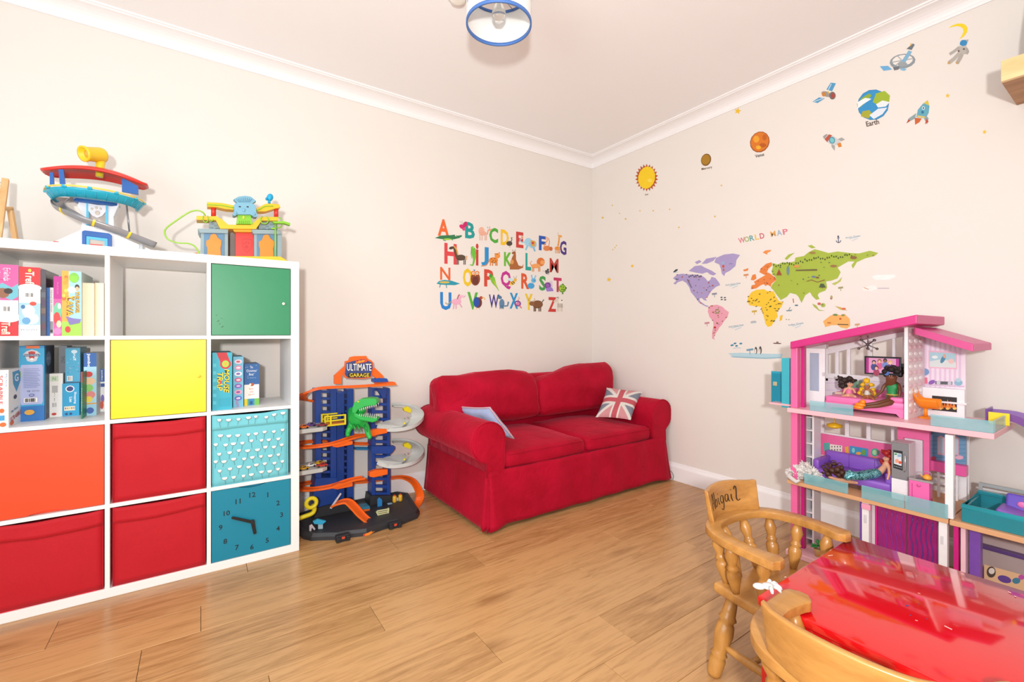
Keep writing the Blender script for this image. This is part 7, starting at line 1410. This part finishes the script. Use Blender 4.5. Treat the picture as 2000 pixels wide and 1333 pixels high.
# orange swivel chair
oc = H(1808, 815, .2); oc.z = L3
och = thing('toy_chair', 'orange moulded toy chair in front of the fireplace picture', 'toy furniture', oc)
OM = mat('f08a20', .3)
ob('foot', MB(OM).lathe([(.026, 0), (.024, .005), (.006, .01)], 20, oc), och); ob('pedestal', MB(OM).lathe([(.007, .008), (.006, .05)], 12, oc), och)
def shell(u, v):
    a = (u - .5) * 2; t = v; wdt = .036 * (1 - .3 * t * t) + .004
    # v runs from the front lip over the seat up the back; the chair looks along -y
    yy = -.045 + .075 * min(1, t * 1.6) + (.012 * max(0, t - .6) * 2.5); zz = .046 + .040 * (a * a) + (.085 * max(0, t - .5) * 1.6) ** 1.0
    return oc + Vector((a * wdt, yy, zz))
ob('seat_shell', MB(OM).grid(shell, 10, 14), och, solid=.007, sub=1)
# purple sofa
sy0, sy1 = H(1588, 900, .12).y, H(1742, 930, .12).y
ps = thing('toy_sofa', 'purple toy sofa on the middle floor under the pink shelf wall', 'toy furniture', (XH + .2, (sy0 + sy1) / 2, L2))
PS = mat('8d5cc4', .35)
ob('seat', MB(PS).rbox((XH + .19, (sy0 + sy1) / 2, L2 + .04), (.17, sy0 - sy1, .04), .008, 2), ps); ob('back', MB(PS).rbox((XH + .275, (sy0 + sy1) / 2, L2 + .075), (.03, sy0 - sy1, .10), .01, 2), ps)
ob('base', MB(mat('6a4a3a', .5)).span((XH + .12, sy1 + .01, L2), (XH + .28, sy0 - .01, L2 + .02)), ps)
ob('arm', MB(PS).rbox((XH + .2, sy0 - .012, L2 + .06), (.16, .026, .08), .006, 2), ps); ob('arm', MB(PS).rbox((XH + .2, sy1 + .012, L2 + .06), (.16, .026, .08), .006, 2), ps)
for k in (1, 2): y = sy0 + (sy1 - sy0) * k / 3; ob('back_seam', MB(mat('7448a8', .4)).cyl((XH + .2595, y, L2 + .06), (XH + .2595, y, L2 + .122), .0012, n=5), ps)
# fridge
fy0_, fy1_ = H(1741, 900, .10).y, H(1774, 900, .10).y
fr = thing('toy_fridge', 'white and grey toy refrigerator with printed screen on its door', 'toy furniture', (XH + .13, (fy0_ + fy1_) / 2, L2))
ftop = H(1757, 866, .10).z; fmid = H(1757, 936, .10).z
ob('cabinet', MB(mat('efecee', .4)).span((XH + .108, fy1_, L2), (XH + .2, fy0_, ftop)), fr, bevel=.003)
fd = ob('upper_door', MB(mat('8c8c90', .35, .2)).span((XH + .098, fy1_, fmid), (XH + .1078, fy0_, ftop)), fr, bevel=.002); ob('lower_door', MB(mat('f2f0f2', .4)).span((XH + .099, fy1_, L2 + .002), (XH + .1078, fy0_, fmid - .002)), fr, bevel=.002)
sh = hsheet(.098); sh.poly([(1744.5, 879), (1763, 882), (1763, 920), (1744.5, 914)], '1e2226'); sh.poly([(1746, 884), (1761, 887), (1761, 911), (1746, 906)], 'd4dce2'); sh.ell(1752, 901, 4, 4, 'e8a080'); sh.ell(1758, 904, 3, 3, 'd8503a'); sh.rect(1747, 886, 1752, 889, '3a9a4a'); sh.rect(1753, 888, 1760, 893, '8ab0c8')
for k in range(5): sh.ell(1747.5 + k * 3.2, 911 + k * .9, .9, 1, 'b8c0c8', 6)
sh.ob('screen', fd); hh = H(1767, 905, .09); ob('handle', MB(mat('d8d8dc', .2, .6)).tube([H(1766, 888, .097), H(1768, 892, .088), H(1768, 918, .088), H(1766, 922, .097)], .0022, 6), fd)
# cooker and kettle
sy0_, sy1_ = H(1775, 960, .05).y, H(1815, 960, .05).y
cook = thing('toy_cooker', 'pink toy kitchen unit with grey hob in front of the toy refrigerator', 'toy furniture', (XH + .08, (sy0_ + sy1_) / 2, L2))
stp = H(1795, 941, .05).z
ob('unit', MB(mat('f06cb0', .35)).span((XH + .05, sy1_, L2), (XH + .095, sy0_, stp)), cook, bevel=.002); ob('side_opening', MB(mat('c83a8a', .4)).span((XH + .058, sy1_ - .0012, L2 + .01), (XH + .09, sy1_ - .0002, L2 + .045)), cook)
ob('worktop', MB(mat('a8a4a6', .35, .2)).span((XH + .048, sy1_ - .012, stp), (XH + .098, sy0_, stp + .008)), cook, bevel=.001)
ob('hob', MB(mat('4a4a50', .3)).span((XH + .058, sy1_ + .012, stp + .008), (XH + .088, sy0_ - .02, stp + .0095)), cook); ob('door_line', MB(mat('c8408c', .4)).span((XH + .0485, sy0_ - .012, L2 + .012), (XH + .0499, sy0_ - .010, stp - .012)), cook); ob('knob', MB(mat('e05aa0', .35)).ell((XH + .047, (sy0_ + sy1_) / 2, stp - .016), (.004, .007, .006), 10), cook)
kt = H(1811, 930, .075); kt.z = stp + .0096
ket = thing('toy_kettle', 'tiny orange toy kettle on the grey hob', 'toy', kt)
ob('body', MB(mat('f2a63a', .3)).lathe([(.012, 0), (.015, .004), (.014, .012), (.008, .018), (.003, .021)], 18, kt), ket); ob('handle', MB(mat('9aa0a4', .3)).tube([kt + Vector((0, .013, .012)), kt + Vector((0, .012, .028)), kt + Vector((0, 0, .033)), kt + Vector((0, -.012, .028)), kt + Vector((0, -.013, .012))], .0014, 6), ket); ob('spout', MB(mat('f2a63a', .3)).cyl(kt + Vector((0, .012, .007)), kt + Vector((0, .022, .014)), .003, .0018, 8), ket)
# plant
pp_ = H(1598, 1070, .05); pp_.z = L1
plt = thing('toy_plant', 'tiny green toy plant in tan pot on the pink ground floor', 'toy', pp_)
ob('pot', MB(mat('d8b072', .5)).lathe([(.014, 0), (.017, .03), (.019, .034), (.015, .034)], 16, pp_), plt)
rd = random.Random(8)
for k in range(14):
    a = rd.uniform(0, 2 * PI); r = rd.uniform(.006, .024); q = pp_ + Vector((math.cos(a) * r, math.sin(a) * r, .046 + rd.uniform(-.006, .022)))
    ob('leaf', MB(mat('2f9a4c', .45)).ell(q, (.013, .007, .003), 8, Matrix.Rotation(a, 3, 'Z') @ Matrix.Rotation(rd.uniform(-.9, .3), 3, 'Y')), plt)
# ------------------------------------------------------------------ dolls
def D(x, y, b): return tuple(H(x, y, b))
def hairball(name, par, pts, m, seed):
    mb = MB(m)
    rd = random.Random(seed)
    for i, (x, y, b, r) in enumerate(pts):
        c = H(x, y, b); mb.ell(c, (r, r, r * .95), 10, fn=lambda p, i=i: p * (1.05 + .3 * blob(p, seed + i, 90)))
        for k in range(5):
            o_ = Vector((rd.uniform(-.2, 1), rd.uniform(-1, 1), rd.uniform(-1, 1))) * r * .8; q = r * rd.uniform(.45, .7)
            mb.ell(c + o_, (q, q, q), 7, fn=lambda p, k=k: p * (1 + .3 * blob(p, seed + k, 140)))
    return ob(name, mb, par)
def face(par, x, y, b, k, lip='b0544a'):
    sh = Sheet(lambda a, c: H(x + a * k, y + c * k, b), (-1, 0, 0), .0001, .0004)
    for s in (-1, 1): sh.ell(s * .38, -.05, .17, .13, 'f2efe8', 8); sh.ell(s * .38, -.05, .09, .11, '2a1c18', 8); sh.line([(s * .2, -.28), (s * .55, -.3)], .07, '3a241c')
    sh.ell(0, .52, .2, .09, lip, 8); sh.ob('face', par)
SK1, SK2, SK3 = mat('6a3d26', .45), mat('dba483', .45), mat('a8683f', .45)
def doll(name, label, V, E, R, sk, base):
    t = thing(name, label, 'doll', base); return t, skin('body', [D(*v) for v in V], E, R, t, sk)
d1, _ = doll('doll', 'tall doll in green dress with black curly hair and orange shoes on the daybed',
    [(1744, 783, .16), (1740, 762, .16), (1741, 748, .155), (1741, 740, .147), (1741, 733, .147), (1727, 753, .155), (1722, 765, .145), (1712, 774, .13), (1706, 778, .125), (1755, 751, .16), (1758, 765, .165), (1755, 779, .155), (1736, 784, .13), (1714, 788, .10), (1692, 791, .08), (1682, 793, .07), (1740, 787, .12), (1716, 793, .09), (1694, 795, .07), (1684, 797, .06)],
    [(0, 1), (1, 2), (2, 3), (3, 4), (2, 5), (5, 6), (6, 7), (7, 8), (2, 9), (9, 10), (10, 11), (0, 12), (12, 13), (13, 14), (14, 15), (0, 16), (16, 17), (17, 18), (18, 19)],
    [.018, .016, .009, .020, .027, .009, .0065, .005, .0035, .009, .0065, .004, .013, .010, .0075, .006, .013, .010, .0075, .006], SK1, D(1744, 790, .16))
skin('dress', [D(1745, 786, .16), D(1743, 772, .16), D(1741, 753, .157), D(1730, 753, .155), D(1753, 751, .158), D(1728, 786, .125), D(1730, 789, .118)], [(0, 1), (1, 2), (2, 3), (2, 4), (0, 5), (0, 6)], [.024, .019, .019, .013, .013, .017, .017], d1, mat('1f8a4a', .5))
ob('belt', MB(mat('d8b84a', .4)).tube([H(1743, 771, .16) + Vector((.0205 * math.cos(t * PI / 8), .0205 * math.sin(t * PI / 8), 0)) for t in range(16)], .0022, 5, closed=True), d1)
hairball('hair', d1, [(1741, 722, .168, .015), (1729, 726, .175, .013), (1753, 726, .175, .014), (1734, 720, .176, .014), (1748, 719, .176, .014), (1760, 727, .184, .011), (1724, 722, .182, .010), (1756, 719, .178, .012), (1758, 733, .188, .010), (1741, 727, .192, .018), (1730, 732, .185, .010)], mat('1f1612', .7), 3)
face(d1, 1739.5, 735, .1235, 6)
for x, y, b in ((1677, 792, .055), (1673, 797, .05)): ob('shoe', MB(mat('f08a1e', .35)).ell(H(x + 3, y - 1, b), (.013, .022, .010), 12).ell(H(x + 8, y - 6, b + .012), (.010, .012, .012), 10), d1)
d2, _ = doll('doll', 'small doll with wild dark brown hair and pink dress on the daybed', [(1659, 772, .2), (1658, 762, .2), (1660, 755, .198), (1661, 748, .195), (1651, 760, .195), (1647, 770, .185), (1666, 759, .195), (1671, 769, .185), (1650, 774, .175), (1643, 776, .16), (1666, 774, .175), (1672, 776, .16)], [(0, 1), (1, 2), (2, 3), (1, 4), (4, 5), (1, 6), (6, 7), (0, 8), (8, 9), (0, 10), (10, 11)], [.012, .011, .007, .024, .006, .004, .006, .004, .009, .006, .009, .006], SK2, D(1659, 778, .2))
skin('dress', [D(1659, 774, .198), D(1658.5, 765, .198), D(1658, 758, .198)], [(0, 1), (1, 2)], [.019, .015, .012], d2, mat('e0729c', .5))
hairball('hair', d2, [(1659, 740, .212, .013), (1650, 743, .21, .014), (1643, 747, .21, .013), (1641, 739, .212, .010), (1646, 754, .21, .012), (1651, 750, .222, .013), (1642, 755, .21, .009), (1652, 757, .212, .010), (1667, 744, .21, .010)], mat('2f211c', .65), 9); face(d2, 1661, 749, .174, 5.5, 'c85a5a')
d3, _ = doll('doll', 'small doll with long yellow hair and silver dress on the daybed', [(1694, 774, .18), (1694, 765, .18), (1694, 759, .178), (1693.5, 753, .175), (1686, 763, .175), (1682, 772, .165), (1702, 763, .175), (1706, 772, .165), (1688, 777, .155), (1684, 781, .13), (1702, 777, .155), (1707, 781, .13)], [(0, 1), (1, 2), (2, 3), (1, 4), (4, 5), (1, 6), (6, 7), (0, 8), (8, 9), (0, 10), (10, 11)], [.011, .010, .006, .020, .005, .0035, .005, .0035, .008, .006, .008, .006], SK3, D(1694, 780, .18))
skin('dress', [D(1694, 775, .178), D(1694, 768, .178), D(1694, 761, .178)], [(0, 1), (1, 2)], [.016, .013, .010], d3, mat('c9c4ba', .4))
hairball('hair', d3, [(1693, 745, .192, .012), (1685, 752, .194, .010), (1702, 752, .194, .010), (1683, 762, .19, .010), (1704, 762, .19, .010), (1684, 770, .19, .010), (1706, 769, .19, .011), (1711, 774, .185, .008), (1679, 768, .187, .008), (1690, 743, .19, .008)], mat('e8b818', .55), 14); face(d3, 1693.5, 754, .1575, 4.8)
# doll in a sparkling teal skirt on the purple sofa
d4, _ = doll('doll', 'doll with long red hair and shiny teal skirt lying on the purple sofa', [(1714, 926, .15), (1724, 917, .15), (1731, 908, .148), (1731, 900, .145), (1730, 893, .142), (1736, 912, .14), (1737, 926, .12), (1733, 938, .10)], [(0, 1), (1, 2), (2, 3), (3, 4), (2, 5), (5, 6), (6, 7)], [.016, .014, .009, .008, .021, .007, .0055, .004], SK2, D(1710, 940, .15))
def sequins():
    m = bpy.data.materials.new('sequins'); m.use_nodes = True; nt = m.node_tree; b = nt.nodes['Principled BSDF']; tc = nt.nodes.new('ShaderNodeTexCoord'); v = nt.nodes.new('ShaderNodeTexVoronoi'); v.inputs['Scale'].default_value = 230; nt.links.new(tc.outputs['Object'], v.inputs['Vector'])
    cr = nt.nodes.new('ShaderNodeValToRGB'); cr.color_ramp.elements[0].color = (*lin('0f5560'), 1); cr.color_ramp.elements[1].color = (*lin('8fd8e0'), 1); s = nt.nodes.new('ShaderNodeSeparateColor'); nt.links.new(v.outputs['Color'], s.inputs[0]); nt.links.new(s.outputs[0], cr.inputs[0]); nt.links.new(cr.outputs[0], b.inputs['Base Color']); b.inputs['Roughness'].default_value = .25; b.inputs['Metallic'].default_value = .5; return m
SQ = sequins()
skin('skirt', [D(1722, 922, .145), D(1706, 926, .13), D(1688, 929, .10), D(1670, 931, .07), D(1658, 928, .06), D(1656, 918, .07), D(1652, 938, .04)], [(0, 1), (1, 2), (2, 3), (3, 4), (4, 5), (4, 6)], [.020, .024, .024, .020, .016, .011, .011], d4, SQ)
hairball('hair', d4, [(1731, 886, .15, .014), (1738, 892, .155, .013), (1739, 902, .155, .013), (1735, 912, .15, .012), (1725, 905, .155, .011), (1724, 915, .15, .009), (1740, 914, .15, .012), (1727, 884, .15, .010), (1737, 923, .14, .010)], mat('a31c1c', .5), 21)
sh = Sheet(lambda a, c: H(1729 + a * 5, 894 + c * 5, .1225), (-1, 0, 0), .0001, .0004); sh.ell(-.3, -.1, .2, .13, 'f2efe8', 8); sh.ell(-.34, -.1, .1, .11, '2a3a4a', 8); sh.ell(.35, -.1, .16, .12, 'f2efe8', 8); sh.ell(.3, -.1, .09, .1, '2a3a4a', 8); sh.ell(-.05, .5, .18, .09, 'b83a3a', 8); sh.ob('face', d4)
d5, _ = doll('doll', 'doll with tangled brown hair lying behind the teal rail on the middle floor', [(1650, 940, .10), (1635, 938, .10), (1625, 934, .10), (1617, 930, .10), (1662, 942, .09), (1676, 944, .08)], [(0, 1), (1, 2), (2, 3), (0, 4), (4, 5)], [.013, .012, .007, .013, .009, .006], SK2, D(1640, 950, .1))
hairball('hair', d5, [(1617, 926, .1, .014), (1626, 920, .1, .015), (1636, 918, .1, .015), (1645, 924, .1, .013), (1622, 910, .11, .009), (1630, 907, .11, .009), (1612, 918, .11, .010), (1638, 929, .09, .012), (1650, 930, .09, .009), (1608, 924, .11, .008), (1644, 914, .105, .009)], mat('4a2a1c', .5), 30)
for k, (x, y) in enumerate(((1618, 909), (1628, 904), (1640, 909), (1610, 913))): c_ = H(x, y, .1); ob('curl', MB(mat('54311f', .5)).tube([c_ + Vector((.002, .010 * math.cos(t * .7), .010 * math.sin(t * .7))) for t in range(10)], .0025, 5), d5)
# fluffy white toy hanging over the floor edge
fz = thing('fluffy_toy', 'white fluffy soft toy slumped on the corner of the middle toy house floor', 'soft toy', D(1565, 935, .05))
mb = MB(mat('e4e0dc', .9, bump=.6, scale=60)); rd = random.Random(12)
for k in range(90):
    x = 1541 + rd.random() * 60; y = 934 - rd.random() * (8 + 22 * math.sin(min(1, max(0, (x - 1538) / 64)) * PI)) + (x - 1541) * .1; b = .03 + rd.random() * .09
    r = rd.uniform(.010, .016); q = H(x, y, b); q.z = max(q.z, L2 + r * .8); mb.ell(q, (r, r, r), 8, fn=lambda p, k=k: p * (1 + .35 * blob(p, k, 110)))
    for j in range(9):
        d_ = Vector((rd.uniform(-1, .3), rd.uniform(-1, 1), rd.uniform(-.4, 1))).normalized(); e_ = q + d_ * r * 1.7
        if e_.z < L2 + .004: continue
        mb.tube([q + d_ * r * .5, q + d_ * r * 1.2 + Vector((0, 0, .002)), e_ - Vector((0, 0, .002))], [.004, .0032, .0008], 5)
ob('fur', mb, fz); ob('tail', MB(mat('dcd8d4', .9, bump=.6, scale=60)).tube([H(1545, 925, .03), H(1541, 932, .0), H(1556, 942, -.012), H(1562, 938, -.008)], [.012, .012, .010, .006], 8), fz)
